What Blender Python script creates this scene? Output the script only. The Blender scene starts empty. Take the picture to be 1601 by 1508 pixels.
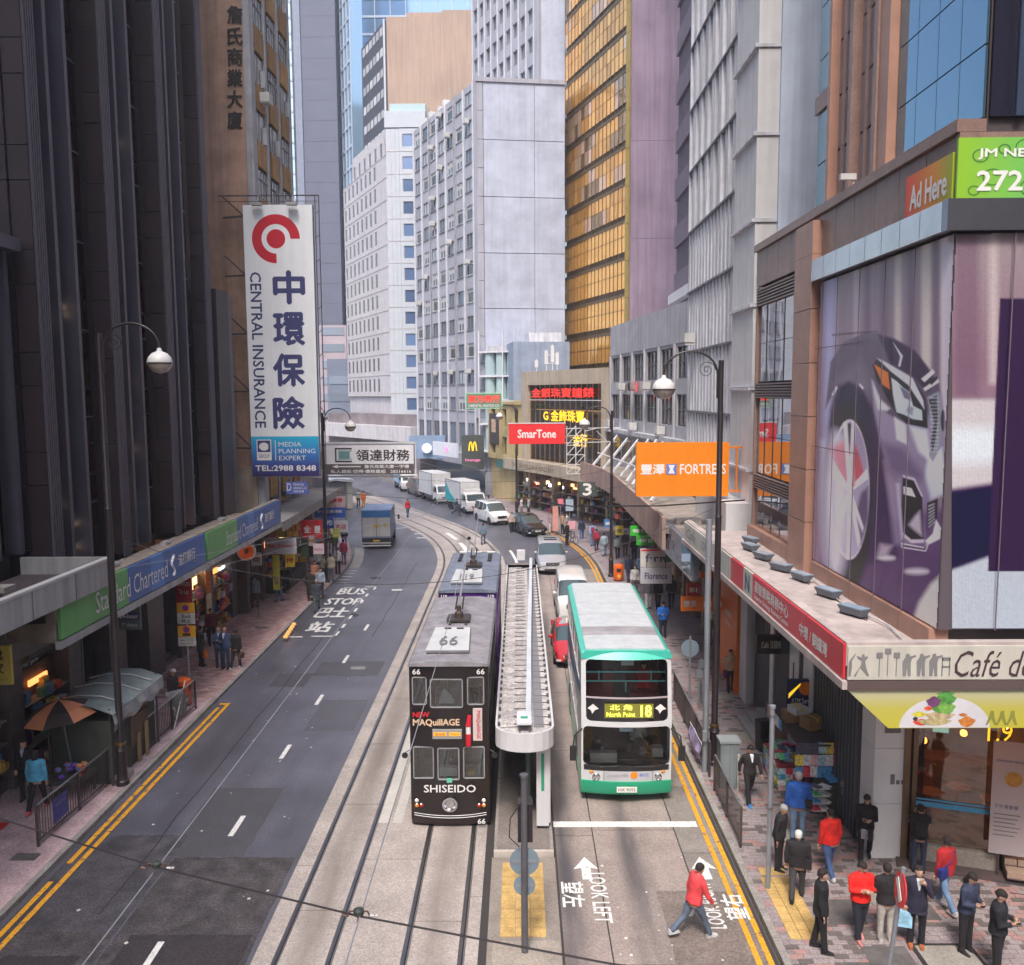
import bpy, math, random
from mathutils import Vector, Matrix, noise
PI=math.pi
R=math.radians
rnd=random.Random(11)
sc=bpy.context.scene
COL=sc.collection
# ---------------------------------------------------------------- camera
cam=bpy.data.objects.new('camera',bpy.data.cameras.new('camera')); COL.objects.link(cam)
cam.data.lens=30.51; cam.data.sensor_width=36; cam.data.clip_end=3000; cam.data.clip_start=.1
cam.matrix_world=Matrix.Translation((0,0,11.4))@(Matrix.Rotation(R(.5),4,'Z')@Matrix.Rotation(R(90-5.85),4,'X')@Matrix.Rotation(R(-.33),4,'Z'))
sc.camera=cam
# ---------------------------------------------------------------- sky, sun, exposure
SUN_EL,SUN_AZ=R(56),R(190)      # azimuth measured clockwise from +Y
W=bpy.data.worlds.new('World'); sc.world=W; W.use_nodes=True
wn=W.node_tree; bg=wn.nodes['Background']
sky=wn.nodes.new('ShaderNodeTexSky'); sky.sky_type='NISHITA'; sky.sun_disc=False
sky.sun_elevation=SUN_EL; sky.sun_rotation=SUN_AZ; sky.air_density=1.2; sky.dust_density=4.5; sky.ozone_density=1.2
wn.links.new(sky.outputs[0],bg.inputs[0]); bg.inputs[1].default_value=.115
sun=bpy.data.objects.new('sun',bpy.data.lights.new('sun','SUN')); COL.objects.link(sun)
sun.data.energy=1.5; sun.data.angle=R(14); sun.data.color=(1,.93,.86)
sd=Vector((math.sin(SUN_AZ)*math.cos(SUN_EL),math.cos(SUN_AZ)*math.cos(SUN_EL),math.sin(SUN_EL)))
sun.rotation_euler=sd.to_track_quat('Z','Y').to_euler()
sc.view_settings.view_transform='Standard'; sc.view_settings.look='None'; sc.view_settings.gamma=1
sc.view_settings.use_curve_mapping=False; sc.view_settings.exposure=1.3
sc.cycles.use_denoising=True; sc.cycles.max_bounces=7; sc.cycles.diffuse_bounces=4; sc.cycles.glossy_bounces=4
sc.cycles.transmission_bounces=4; sc.cycles.transparent_max_bounces=12; sc.cycles.volume_bounces=1
sc.cycles.use_adaptive_sampling=True; sc.cycles.adaptive_threshold=.02; sc.cycles.caustics_reflective=False; sc.cycles.caustics_refractive=False
# ---------------------------------------------------------------- materials
MATS={}
def M(key,c=None,rough=.65,metal=0,var=.12,scale=1.2,bump=0,bscale=60,emit=0,coat=0,streak=0,spec=.5,alpha=1,orand=0,speck=0):
    if key in MATS: return MATS[key]
    m=bpy.data.materials.new(key); m.use_nodes=True; MATS[key]=m
    nt=m.node_tree; N=nt.nodes; L=nt.links; b=N['Principled BSDF']
    b.inputs['Roughness'].default_value=rough; b.inputs['Metallic'].default_value=metal
    b.inputs['Coat Weight'].default_value=coat; b.inputs['Specular IOR Level'].default_value=spec
    c=tuple(c)
    def math_(op,a,bv):
        n=N.new('ShaderNodeMath'); n.operation=op
        for i,x in enumerate((a,bv)):
            if isinstance(x,(int,float)): n.inputs[i].default_value=x
            else: L.new(x,n.inputs[i])
        return n.outputs[0]
    def mul(col,fac,lo,hi):
        mr=N.new('ShaderNodeMapRange'); mr.inputs[3].default_value=lo; mr.inputs[4].default_value=hi; L.new(fac,mr.inputs[0])
        vm=N.new('ShaderNodeVectorMath'); vm.operation='SCALE'; L.new(col,vm.inputs[0]); L.new(mr.outputs[0],vm.inputs['Scale']); return vm.outputs[0]
    if var or streak or orand or speck:
        rgb=N.new('ShaderNodeRGB'); rgb.outputs[0].default_value=(*c[:3],1); out=rgb.outputs[0]
        geo=N.new('ShaderNodeNewGeometry')
        if var:
            nz=N.new('ShaderNodeTexNoise'); nz.inputs['Scale'].default_value=scale; nz.inputs['Detail'].default_value=6; nz.inputs['Roughness'].default_value=.65
            L.new(geo.outputs['Position'],nz.inputs['Vector']); mr=N.new('ShaderNodeMapRange'); mr.inputs[1].default_value=.3; mr.inputs[2].default_value=.7; L.new(nz.outputs[0],mr.inputs[0])
            out=mul(out,mr.outputs[0],1-var,1+var)
        if streak:
            mp=N.new('ShaderNodeMapping'); mp.inputs['Scale'].default_value=(2.2,2.2,.09); L.new(geo.outputs['Position'],mp.inputs[0])
            n2=N.new('ShaderNodeTexNoise'); n2.inputs['Scale'].default_value=1.3; n2.inputs['Detail'].default_value=5; L.new(mp.outputs[0],n2.inputs['Vector'])
            mr2=N.new('ShaderNodeMapRange'); mr2.inputs[1].default_value=.42; mr2.inputs[2].default_value=.72; L.new(n2.outputs[0],mr2.inputs[0])
            out=mul(out,mr2.outputs[0],1,1-streak)
        if speck:
            n3=N.new('ShaderNodeTexNoise'); n3.inputs['Scale'].default_value=22; n3.inputs['Detail'].default_value=3; L.new(geo.outputs['Position'],n3.inputs['Vector'])
            mr3=N.new('ShaderNodeMapRange'); mr3.inputs[1].default_value=.35; mr3.inputs[2].default_value=.7; L.new(n3.outputs[0],mr3.inputs[0])
            out=mul(out,mr3.outputs[0],1-speck,1+speck)
        if orand:
            oi=N.new('ShaderNodeObjectInfo'); out=mul(out,oi.outputs['Random'],1-orand,1+orand)
        L.new(out,b.inputs['Base Color'])
    else: b.inputs['Base Color'].default_value=(*c[:3],1)
    if bump:
        geo=N.new('ShaderNodeNewGeometry'); nb=N.new('ShaderNodeTexNoise'); nb.inputs['Scale'].default_value=bscale; nb.inputs['Detail'].default_value=4
        L.new(geo.outputs['Position'],nb.inputs['Vector']); bp=N.new('ShaderNodeBump'); bp.inputs['Strength'].default_value=bump; bp.inputs['Distance'].default_value=.02
        L.new(nb.outputs[0],bp.inputs['Height']); L.new(bp.outputs[0],b.inputs['Normal'])
    if emit: b.inputs['Emission Color'].default_value=(*c[:3],1); b.inputs['Emission Strength'].default_value=emit
    if alpha<1: b.inputs['Alpha'].default_value=alpha
    return m
def GLASS(key,c=(.02,.03,.04),rough=.03,metal=.0,wave=0,alpha=1,spec=1.0,orand=.0):
    """window glass: dark body, mirror-like sheen, slightly warped when wave>0"""
    if key in MATS: return MATS[key]
    m=M(key,c,rough=rough,metal=metal,var=0,spec=spec,alpha=alpha,orand=orand)
    b=m.node_tree.nodes['Principled BSDF']; b.inputs['IOR'].default_value=1.6
    if wave:
        N=m.node_tree.nodes; L=m.node_tree.links; g=N.new('ShaderNodeNewGeometry'); n=N.new('ShaderNodeTexNoise'); n.inputs['Scale'].default_value=.55; n.inputs['Detail'].default_value=1
        L.new(g.outputs['Position'],n.inputs['Vector']); bp=N.new('ShaderNodeBump'); bp.inputs['Strength'].default_value=wave; bp.inputs['Distance'].default_value=.1
        L.new(n.outputs[0],bp.inputs['Height']); L.new(bp.outputs[0],b.inputs['Normal'])
    return m
def CLEAR(key,tint=(.75,.8,.8),mix=.12):
    """see-through pane"""
    if key in MATS: return MATS[key]
    m=bpy.data.materials.new(key); m.use_nodes=True; MATS[key]=m; N=m.node_tree.nodes; L=m.node_tree.links
    N.remove(N['Principled BSDF']); t=N.new('ShaderNodeBsdfTransparent'); t.inputs[0].default_value=(*tint,1)
    g=N.new('ShaderNodeBsdfGlossy'); g.inputs['Roughness'].default_value=.03; fr=N.new('ShaderNodeFresnel'); fr.inputs[0].default_value=1.5
    ad=N.new('ShaderNodeMath'); ad.operation='ADD'; ad.inputs[1].default_value=mix; L.new(fr.outputs[0],ad.inputs[0])
    mx=N.new('ShaderNodeMixShader'); L.new(ad.outputs[0],mx.inputs[0]); L.new(t.outputs[0],mx.inputs[1]); L.new(g.outputs[0],mx.inputs[2]); L.new(mx.outputs[0],N['Material Output'].inputs[0])
    return m
# ---------------------------------------------------------------- objects
KIDS={}
def tag(o,label=None,cat=None,group=None,kind=None):
    if label: o['label']=label
    if cat: o['category']=cat
    if group: o['group']=group
    if kind: o['kind']=kind
    return o
def thing(name,label,cat,loc=(0,0,0),rot=0,group=None):
    o=bpy.data.objects.new(name,None); COL.objects.link(o); o.location=loc; o.rotation_euler=(0,0,rot); o.empty_display_size=.2
    return tag(o,label,cat,group)
def inst(name,mesh,parent=None,loc=(0,0,0),rot=(0,0,0),scale=None,mats=None):
    o=bpy.data.objects.new(name,mesh); COL.objects.link(o); o.parent=parent; o.location=loc; o.rotation_euler=rot
    if parent is not None: KIDS.setdefault(parent.name,[]).append(o)
    if scale: o.scale=scale
    if mats:
        for i,m in enumerate(mats): o.material_slots[i].link='OBJECT'; o.material_slots[i].material=m
    return o
def copy_tree(o,loc=None,rot=None,parent=None):
    c=o.copy(); COL.objects.link(c)
    if parent is not None: c.parent=parent; KIDS.setdefault(parent.name,[]).append(c)
    if loc is not None: c.location=loc
    if rot is not None: c.rotation_euler=(0,0,rot)
    for ch in list(KIDS.get(o.name,())): copy_tree(ch,parent=c)
    return c
class MB:
    def __init__(s): s.v=[]; s.f=[]; s.m=[]
    def add(s,vs,fs,mi=0):
        n=len(s.v); s.v+= [tuple(p) for p in vs]; s.f+=[tuple(i+n for i in f) for f in fs]; s.m+=[mi]*len(fs); return s
    def box(s,x0,x1,y0,y1,z0,z1,mi=0,T=None):
        vs=[(x0,y0,z0),(x1,y0,z0),(x1,y1,z0),(x0,y1,z0),(x0,y0,z1),(x1,y0,z1),(x1,y1,z1),(x0,y1,z1)]
        if T is not None: vs=[T@Vector(p) for p in vs]
        return s.add(vs,[(0,3,2,1),(4,5,6,7),(0,1,5,4),(1,2,6,5),(2,3,7,6),(3,0,4,7)],mi)
    def cbox(s,c,d,mi=0,T=None): return s.box(c[0]-d[0]/2,c[0]+d[0]/2,c[1]-d[1]/2,c[1]+d[1]/2,c[2]-d[2]/2,c[2]+d[2]/2,mi,T)
    def quad(s,a,b,c,d,mi=0): return s.add([a,b,c,d],[(0,1,2,3)],mi)
    def beam(s,p0,p1,w,h=None,mi=0):
        p0=Vector(p0);p1=Vector(p1);h=h or w; d=p1-p0; l=d.length
        up=Vector((0,0,1)) if abs(d.normalized().z)<.95 else Vector((1,0,0))
        x=d.cross(up).normalized(); z=x.cross(d).normalized(); y=d.normalized()
        T=Matrix(((x.x,y.x,z.x,p0.x),(x.y,y.y,z.y,p0.y),(x.z,y.z,z.z,p0.z),(0,0,0,1)))
        return s.box(-w/2,w/2,0,l,-h/2,h/2,mi,T)
    def tube(s,pts,r,n=8,mi=0,caps=True):
        pts=[Vector(p) for p in pts]; k=len(pts); rs=r if isinstance(r,(list,tuple)) else [r]*k
        rings=[]; prev=None
        for i,p in enumerate(pts):
            d=(pts[min(i+1,k-1)]-pts[max(i-1,0)]).normalized()
            if prev is None: prev=d.orthogonal().normalized()
            u=(prev-d*prev.dot(d)); u=u.normalized() if u.length>1e-6 else d.orthogonal().normalized(); w=d.cross(u); prev=u
            rings.append([p+(u*math.cos(2*PI*j/n)+w*math.sin(2*PI*j/n))*rs[i] for j in range(n)])
        return s.loft(rings,mi,caps)
    def cyl(s,p0,p1,r0,r1=None,n=12,mi=0): return s.tube([p0,p1],[r0,r0 if r1 is None else r1],n,mi)
    def loft(s,rings,mi=0,caps=True,closed=True):
        n=len(rings[0]); vs=[p for r in rings for p in r]; fs=[]
        for i in range(len(rings)-1):
            for j in range(n if closed else n-1):
                a=i*n+j; b=i*n+(j+1)%n; fs.append((a,b,b+n,a+n))
        if caps: fs.append(tuple(range(n-1,-1,-1))); fs.append(tuple(range((len(rings)-1)*n,len(rings)*n)))
        return s.add(vs,fs,mi)
    def lathe(s,prof,c=(0,0,0),n=16,mi=0,caps=True): return s.loft([[(c[0]+r*math.cos(2*PI*j/n),c[1]+r*math.sin(2*PI*j/n),c[2]+z) for j in range(n)] for r,z in prof],mi,caps)
    def ball(s,c,r,n=12,k=8,mi=0,a0=-.499,a1=.499):
        r=(r,r,r) if isinstance(r,(int,float)) else r
        return s.loft([[(c[0]+r[0]*math.cos(t)*math.cos(2*PI*j/n),c[1]+r[1]*math.cos(t)*math.sin(2*PI*j/n),c[2]+r[2]*math.sin(t)) for j in range(n)] for t in [PI*(a0+(a1-a0)*i/k) for i in range(k+1)]],mi)
    def prism(s,poly,o,u,v,d,mi=0,side=None):
        """2-D polygon (in u,v from o) pushed along d"""
        o=Vector(o);u=Vector(u);v=Vector(v);d=Vector(d); n=len(poly)
        a=[o+u*p[0]+v*p[1] for p in poly]; s.add(a+[q+d for q in a],[tuple(range(n-1,-1,-1)),tuple(range(n,2*n))],mi)
        k=len(s.v)-2*n; fs=[(i,(i+1)%n,(i+1)%n+n,i+n) for i in range(n)]
        s.f+=[tuple(i+k for i in f) for f in fs]; s.m+=[mi if side is None else side]*n; return s
    def mesh(s,name,mats,smooth=0):
        me=bpy.data.meshes.new(name); me.from_pydata([tuple(p) for p in s.v],[],s.f)
        for m in (mats if isinstance(mats,(list,tuple)) else [mats]): me.materials.append(m)
        if any(s.m): me.polygons.foreach_set('material_index',s.m)
        if smooth: me.polygons.foreach_set('use_smooth',[True]*len(s.f)); me.set_sharp_from_angle(angle=R(smooth))
        me.update(); return me
    def build(s,name,mats,parent=None,loc=(0,0,0),rot=(0,0,0),smooth=0,label=None,cat=None,group=None,kind=None):
        o=inst(name,s.mesh(name,mats,smooth),parent,loc,rot); return tag(o,label,cat,group,kind)
def B(name,mat,x0,x1,y0,y1,z0,z1,parent=None,**k): return MB().box(x0,x1,y0,y1,z0,z1).build(name,mat,parent,**k)
# ---------------------------------------------------------------- lettering (built-in typeface, turned into flat raised meshes at the end)
TXT=[]
def text(body,mat,c,u,v,w=None,h=None,parent=None,name='lettering',weight=0,shear=0,depth=.008,align='C',lift=.006,space=1):
    """body centred at c (or left aligned), u = reading direction, v = up; fitted to w x h metres"""
    TXT.append((body,mat,Vector(c),Vector(u).normalized(),Vector(v).normalized(),w,h,parent,name,weight,shear,depth,align,lift,space))
def flush_text():
    tmp=[]
    for t in TXT:
        cu=bpy.data.curves.new('t','FONT'); cu.body=t[0]; cu.size=1; cu.offset=0; cu.shear=t[10]; cu.resolution_u=2; cu.space_character=t[14]; cu.fill_mode='FRONT'
        o=bpy.data.objects.new('t',cu); COL.objects.link(o); tmp.append(o)
    dg=bpy.context.evaluated_depsgraph_get()
    for t,o in zip(TXT,tmp):
        me=bpy.data.meshes.new_from_object(o.evaluated_get(dg)); body,mat,c,u,v,w,h,parent,name,_,_,depth,align,lift,_=t
        n=u.cross(v); co=[x.co.copy() for x in me.vertices]
        if not co: continue
        x0=min(p.x for p in co);x1=max(p.x for p in co);y0=min(p.y for p in co);y1=max(p.y for p in co)
        sy=h/(y1-y0) if h else None; sx=w/(x1-x0) if w else sy
        if sy is None: sy=sx
        ox=(x0+x1)/2 if align=='C' else x0
        for q,p in zip(me.vertices,co): q.co=c+u*((p.x-ox)*sx)+v*((p.y-(y0+y1)/2)*sy)+n*lift
        me.materials.clear(); me.materials.append(mat); me.update()
        ob=inst(name,me,parent)
        if (any(ord(q)>0x2e80 for q in body) or t[9]>.005) and h and h>.12:
            k=.018*h*(2 if t[9]>.02 else 1.2); vs=[q.co.copy() for q in me.vertices]; fs=[tuple(q.vertices) for q in me.polygons]; nv=len(vs); av=[];af=[]
            for i,(a,b2) in enumerate(((0,0),(k,0),(-k,0),(0,k),(0,-k))):
                av+=[q+u*a+v*b2+n*(.0006*i) for q in vs]; af+=[tuple(j+nv*i for j in f) for f in fs]
            m2=bpy.data.meshes.new(name); m2.from_pydata(av,[],af); m2.materials.append(mat); ob.data=m2
    for o in tmp: bpy.data.objects.remove(o)
    TXT.clear()
# ---------------------------------------------------------------- the street's centre line: straight, then bending left
def path(s,off,z=0):
    if s<=54.5: return Vector((-3.2+off,s,z))
    a=min((s-54.5)/48,.4538); r=48+off; p=Vector((-51.2+r*math.cos(a),54.5+r*math.sin(a),z))
    rest=s-54.5-48*a
    if rest>0: p+=Vector((-math.sin(a),math.cos(a),0))*rest
    return p
def hdg(s): return min(max(s-54.5,0)/48,.4538)
def strip(mb,o0,o1,s0,s1,z=0,z1=None,ds=2,mi=0):
    """ribbon between two offsets; with z1 a solid slab whose top is z1"""
    ss=[s0]
    while ss[-1]<s1-1e-6:
        nx=ss[-1]+ds if ss[-1]>=54.4 else (54.5 if s1>54.5 else s1)
        ss.append(min(nx,s1))
    if z1 is None:
        for a,b in zip(ss,ss[1:]): mb.quad(path(a,o0,z),path(a,o1,z),path(b,o1,z),path(b,o0,z),mi)
    else:
        mb.loft([[path(a,o0,z),path(a,o1,z),path(a,o1,z1),path(a,o0,z1)] for a in ss],mi)
    return mb
# camera-independent survey helpers: picture measurement -> a point on a known plane
_M=cam.matrix_world.to_3x3()
def _ray(x,y): return _M@Vector(((x-800)/1357,(754-y)/1357,-1))
def G(x,y,z=0): d=_ray(x,y); return Vector((0,0,11.4))+d*((z-11.4)/d.z)
def AY(x,y,Y): d=_ray(x,y); return Vector((0,0,11.4))+d*(Y/d.y)
def AX(x,y,X): d=_ray(x,y); return Vector((0,0,11.4))+d*(X/d.x)
X_=Vector((1,0,0)); Y_=Vector((0,1,0)); Z_=Vector((0,0,1))
# ================================================================ GROUND
asphalt=M('asphalt',(.12,.122,.155),rough=.36,var=.3,scale=.35,bump=.08,bscale=45,speck=.3)
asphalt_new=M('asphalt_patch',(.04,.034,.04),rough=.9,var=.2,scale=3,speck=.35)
asphalt_old=M('asphalt_worn_dimmed',(.07,.062,.068),rough=.7,var=.55,scale=2.2,speck=.5)
def stained(key,c,dark,cx,width,period=None):
    """concrete with tyre-worn darker bands running along the lane"""
    m=M(key,c,rough=.85,var=.2,scale=.8,bump=.15,bscale=30,speck=.22); N=m.node_tree.nodes; L=m.node_tree.links; b=N['Principled BSDF']
    src=b.inputs['Base Color'].links[0].from_socket; g=N.new('ShaderNodeNewGeometry'); sp=N.new('ShaderNodeSeparateXYZ'); L.new(g.outputs['Position'],sp.inputs[0])
    mp=N.new('ShaderNodeMapping'); mp.inputs['Scale'].default_value=(1.4,.16,1); L.new(g.outputs['Position'],mp.inputs[0]); n=N.new('ShaderNodeTexNoise'); n.inputs['Scale'].default_value=1; n.inputs['Detail'].default_value=5; L.new(mp.outputs[0],n.inputs['Vector'])
    tot=None
    for x in cx:
        a=N.new('ShaderNodeMath'); a.operation='SUBTRACT'; L.new(sp.outputs[0],a.inputs[0]); a.inputs[1].default_value=x
        ab=N.new('ShaderNodeMath'); ab.operation='ABSOLUTE'; L.new(a.outputs[0],ab.inputs[0])
        mr=N.new('ShaderNodeMapRange'); mr.interpolation_type='SMOOTHSTEP'; mr.inputs[1].default_value=0; mr.inputs[2].default_value=width; mr.inputs[3].default_value=1; mr.inputs[4].default_value=0; L.new(ab.outputs[0],mr.inputs[0])
        if tot is None: tot=mr.outputs[0]
        else:
            mx=N.new('ShaderNodeMath'); mx.operation='MAXIMUM'; L.new(tot,mx.inputs[0]); L.new(mr.outputs[0],mx.inputs[1]); tot=mx.outputs[0]
    mm=N.new('ShaderNodeMath'); mm.operation='MULTIPLY'; L.new(tot,mm.inputs[0]); mr=N.new('ShaderNodeMapRange'); mr.inputs[1].default_value=.25; mr.inputs[2].default_value=.65; L.new(n.outputs[0],mr.inputs[0]); L.new(mr.outputs[0],mm.inputs[1])
    mix=N.new('ShaderNodeMix'); mix.data_type='RGBA'; L.new(mm.outputs[0],mix.inputs[0]); L.new(src,mix.inputs[6]); mix.inputs[7].default_value=(*dark,1); L.new(mix.outputs[2],b.inputs['Base Color'])
    return m
conc_track=stained('track_concrete',(.4,.355,.335),(.2,.17,.155),(-4.45,-1.8),.55)
conc_lane=stained('lane_concrete',(.33,.275,.255),(.075,.07,.078),(1.05,2.75,4.35),.62)
concrete=M('concrete',(.32,.3,.285),rough=.85,var=.18,scale=1.5,speck=.15)
kerbstone=M('kerb_granite',(.3,.28,.265),rough=.8,var=.25,scale=2,speck=.25)
steel=M('rail_steel',(.25,.25,.27),rough=.35,metal=.9,var=.2)
groove=M('rail_groove',(.022,.018,.018),rough=.8)
white_paint=M('white_road_paint',(.72,.72,.72),rough=.7,var=.16,scale=6,speck=.15)
yellow_paint=M('yellow_road_paint',(.75,.36,.02),rough=.7,var=.15,scale=5,speck=.12)
def wear(m,under,amt=.62):
    """paint rubbed off in spots down to the road colour"""
    N=m.node_tree.nodes; L=m.node_tree.links; b=N['Principled BSDF']; src=b.inputs['Base Color'].links[0].from_socket; g=N.new('ShaderNodeNewGeometry'); n=N.new('ShaderNodeTexNoise'); n.inputs['Scale'].default_value=5; n.inputs['Detail'].default_value=8; n.inputs['Roughness'].default_value=.75; L.new(g.outputs['Position'],n.inputs['Vector'])
    mr=N.new('ShaderNodeMapRange'); mr.inputs[1].default_value=amt-.06; mr.inputs[2].default_value=amt+.02; L.new(n.outputs[0],mr.inputs[0]); mx=N.new('ShaderNodeMix'); mx.data_type='RGBA'; L.new(mr.outputs[0],mx.inputs[0]); L.new(src,mx.inputs[6]); mx.inputs[7].default_value=(*under,1); L.new(mx.outputs[2],b.inputs['Base Color'])
wear(white_paint,(.12,.12,.14),.655); wear(yellow_paint,(.1,.09,.09),.6)
base_m=M('city_ground',(.12,.115,.115),rough=.9,var=.2,scale=.1)
MB().quad((-1500,-300,-.06),(1500,-300,-.06),(1500,2500,-.06),(-1500,2500,-.06)).build('ground',base_m,kind='structure')
road=thing('road',None,None); road['kind']='structure'
strip(MB(),-8.15,-2.25,-2,170,0,ds=2).build('carriageway',asphalt,road)
strip(MB(),2.3,8.4,55.5,170,0).build('carriageway',asphalt,road)
MB().box(-.9,5.15,-2,55.5,-.05,0).build('carriageway',M('joint_dark',(.05,.045,.045)),road)
strip(MB(),-2.25,2.3,-2,170,-.01).build('track_bed',M('joint_dark'),road)
def wheelpaths(m,cx,width,dark):
    N=m.node_tree.nodes; L=m.node_tree.links; b=N['Principled BSDF']; src=b.inputs['Base Color'].links[0].from_socket; g=N.new('ShaderNodeNewGeometry'); mp=N.new('ShaderNodeMapping'); mp.inputs['Scale'].default_value=(.55,.05,1); L.new(g.outputs['Position'],mp.inputs[0]); n=N.new('ShaderNodeTexNoise'); n.inputs['Scale'].default_value=1.6; n.inputs['Detail'].default_value=5; L.new(mp.outputs[0],n.inputs['Vector'])
    mr=N.new('ShaderNodeMapRange'); mr.inputs[1].default_value=.45; mr.inputs[2].default_value=.7; mr.inputs[4].default_value=.55; L.new(n.outputs[0],mr.inputs[0]); mx=N.new('ShaderNodeMix'); mx.data_type='RGBA'; L.new(mr.outputs[0],mx.inputs[0]); L.new(src,mx.inputs[6]); mx.inputs[7].default_value=(*dark,1); L.new(mx.outputs[2],b.inputs['Base Color'])
wheelpaths(asphalt,(0,),1,(.05,.048,.058))
# concrete slabs: pieces with open joints
def slab(o0,o1,s0,s1,z,mat,nm='road_slab',par=None):
    g=.016; mb=MB()
    if s1<=54.5: a=path(s0,o0);b=path(s1,o1); mb.box(a.x+g,b.x-g,a.y+g,b.y-g,-.02,z)
    else: strip(mb,o0+g,o1-g,s0+g,s1-g,-.02,z,ds=2.3)
    mb.build(nm,mat,par or road)
tb=[(-2.28,-1.84),(-1.76,-.75),(-.67,.76),(.84,1.91),(1.99,2.32)]
for o0,o1 in tb:
    s=3.5+rnd.random()*2
    while s<100:
        n=s+rnd.choice((4.2,5,5.6)) if s<50 else s+9
        slab(o0,o1,s,min(n,100),.012,conc_track); s=n
for o0,o1,st in ((4.06,5.05,5.4),(5.05,7.2,5.4),(7.2,8.28,3.6)):
    s=4.0+o0*.3
    while s<55:
        n=min(s+st,55.5); slab(o0,o1,s,n,.012,conc_lane if o0<7 else M('gutter_concrete',(.25,.225,.21),rough=.85,var=.2,scale=1.5,speck=.2)); s=n
# rails
for o in (-1.8,-.71,.8,1.95):
    strip(MB(),o-.05,o+.02,-2,120,.0,.02,ds=1.5).build('rail',steel,road)
    strip(MB(),o+.02,o+.062,-2,120,-.01,.002,ds=1.5).build('rail_groove',groove,road)
    strip(MB(),o+.062,o+.085,-2,120,.0,.018,ds=1.5).build('check_rail',steel,road)
# asphalt repairs and covers, some widened to dim the near road
def patch(x0,x1,y0,y1,mat,nm='asphalt_patch',z=.005,rot=0,par=None):
    T=Matrix.Translation(((x0+x1)/2,(y0+y1)/2,0))@Matrix.Rotation(rot,4,'Z'); w=(x1-x0)/2;l=(y1-y0)/2
    n=16; pts=[]
    for i in range(n): pts.append((-w+2*w*i/n+rnd.uniform(-.04,.04),-l+rnd.uniform(-.06,.06)))
    for i in range(n): pts.append((w+rnd.uniform(-.02,.02),-l+2*l*i/n))
    for i in range(n): pts.append((w-2*w*i/n,l+rnd.uniform(-.03,.03)))
    for i in range(n): pts.append((-w+rnd.uniform(-.02,.02),l-2*l*i/n))
    vs=[T@Vector((a,b,z)) for a,b in pts]
    return MB().add(vs,[tuple(range(len(vs)))]).build(nm,mat,par or road)
patch(-11.2,-8.65,12.5,21.5,M('asphalt_worn_dimmed2',(.075,.07,.082),rough=.6,var=.5,scale=1.6,speck=.45),z=.0045); patch(-8.6,-5.58,13.2,20.4,asphalt_old); patch(-8.9,-6.9,20.4,24.2,M('asphalt_mid2',(.085,.082,.097),rough=.5,speck=.3),z=.004); patch(-11,-8.7,13,17.4,asphalt_old,z=.006)  # worn repairs, spread wide to put vignette-like darkening into the near road colour
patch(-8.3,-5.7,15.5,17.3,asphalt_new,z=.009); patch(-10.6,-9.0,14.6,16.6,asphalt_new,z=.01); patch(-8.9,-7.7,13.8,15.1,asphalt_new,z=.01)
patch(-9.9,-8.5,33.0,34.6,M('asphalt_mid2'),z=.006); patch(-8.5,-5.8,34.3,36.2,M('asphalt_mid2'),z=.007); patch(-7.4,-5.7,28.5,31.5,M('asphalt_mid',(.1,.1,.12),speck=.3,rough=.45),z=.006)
patch(3.1,4.95,16.2,18.9,M('concrete_patch',(.2,.165,.15),rough=.85,var=.25,speck=.3),z=.016); patch(1.7,3.3,12.5,15.6,M('concrete_patch_b',(.28,.22,.185),rough=.85,var=.25,speck=.3),z=.017)
patch(-7.1,-6.5,35.1,35.5,M('cover_grey',(.25,.25,.26),var=.3,scale=8),'drain_cover',z=.012)
for x,y in ((-9.0,53.2),(-6.6,66.3),(-7.7,69.2),(-8.7,44)): MB().lathe([(.33,.0),(.33,.011)],(x,y,0),18).build('manhole_cover',M('iron_cover',(.06,.06,.065),rough=.6,metal=.4),road)
# cracks and dark seams in the asphalt
cr=MB()
for x,y0,y1 in ((-9.35,18,40),(-7.0,40,58)):
    y=y0; xx=x
    while y<y1:
        n=y+1.5; nx=x+rnd.uniform(-.05,.05); cr.quad((xx-.012,y,.006),(xx+.018,y,.006),(nx+.018,n,.006),(nx-.012,n,.006)); y=n; xx=nx
cr.build('road_seam',M('seam',(.02,.018,.02)),road)
# litter flecks
lt=MB()
for i in range(70):
    if i<40: x,y=rnd.uniform(-11,-5.8),rnd.uniform(14,40)
    else: x,y=rnd.uniform(.9,5),rnd.uniform(14,21)
    a=rnd.uniform(0,PI); d=rnd.uniform(.015,.05); c,s_=math.cos(a)*d,math.sin(a)*d; lt.add([(x-c,y-s_,.016),(x+s_,y-c,.016),(x+c,y+s_,.022),(x-s_,y+c,.016)],[(0,1,2,3)])
lt.build('litter_flecks',M('litter_white',(.6,.58,.55)),kind='stuff',label='small white scraps of litter scattered over the road',cat='litter')
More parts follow.
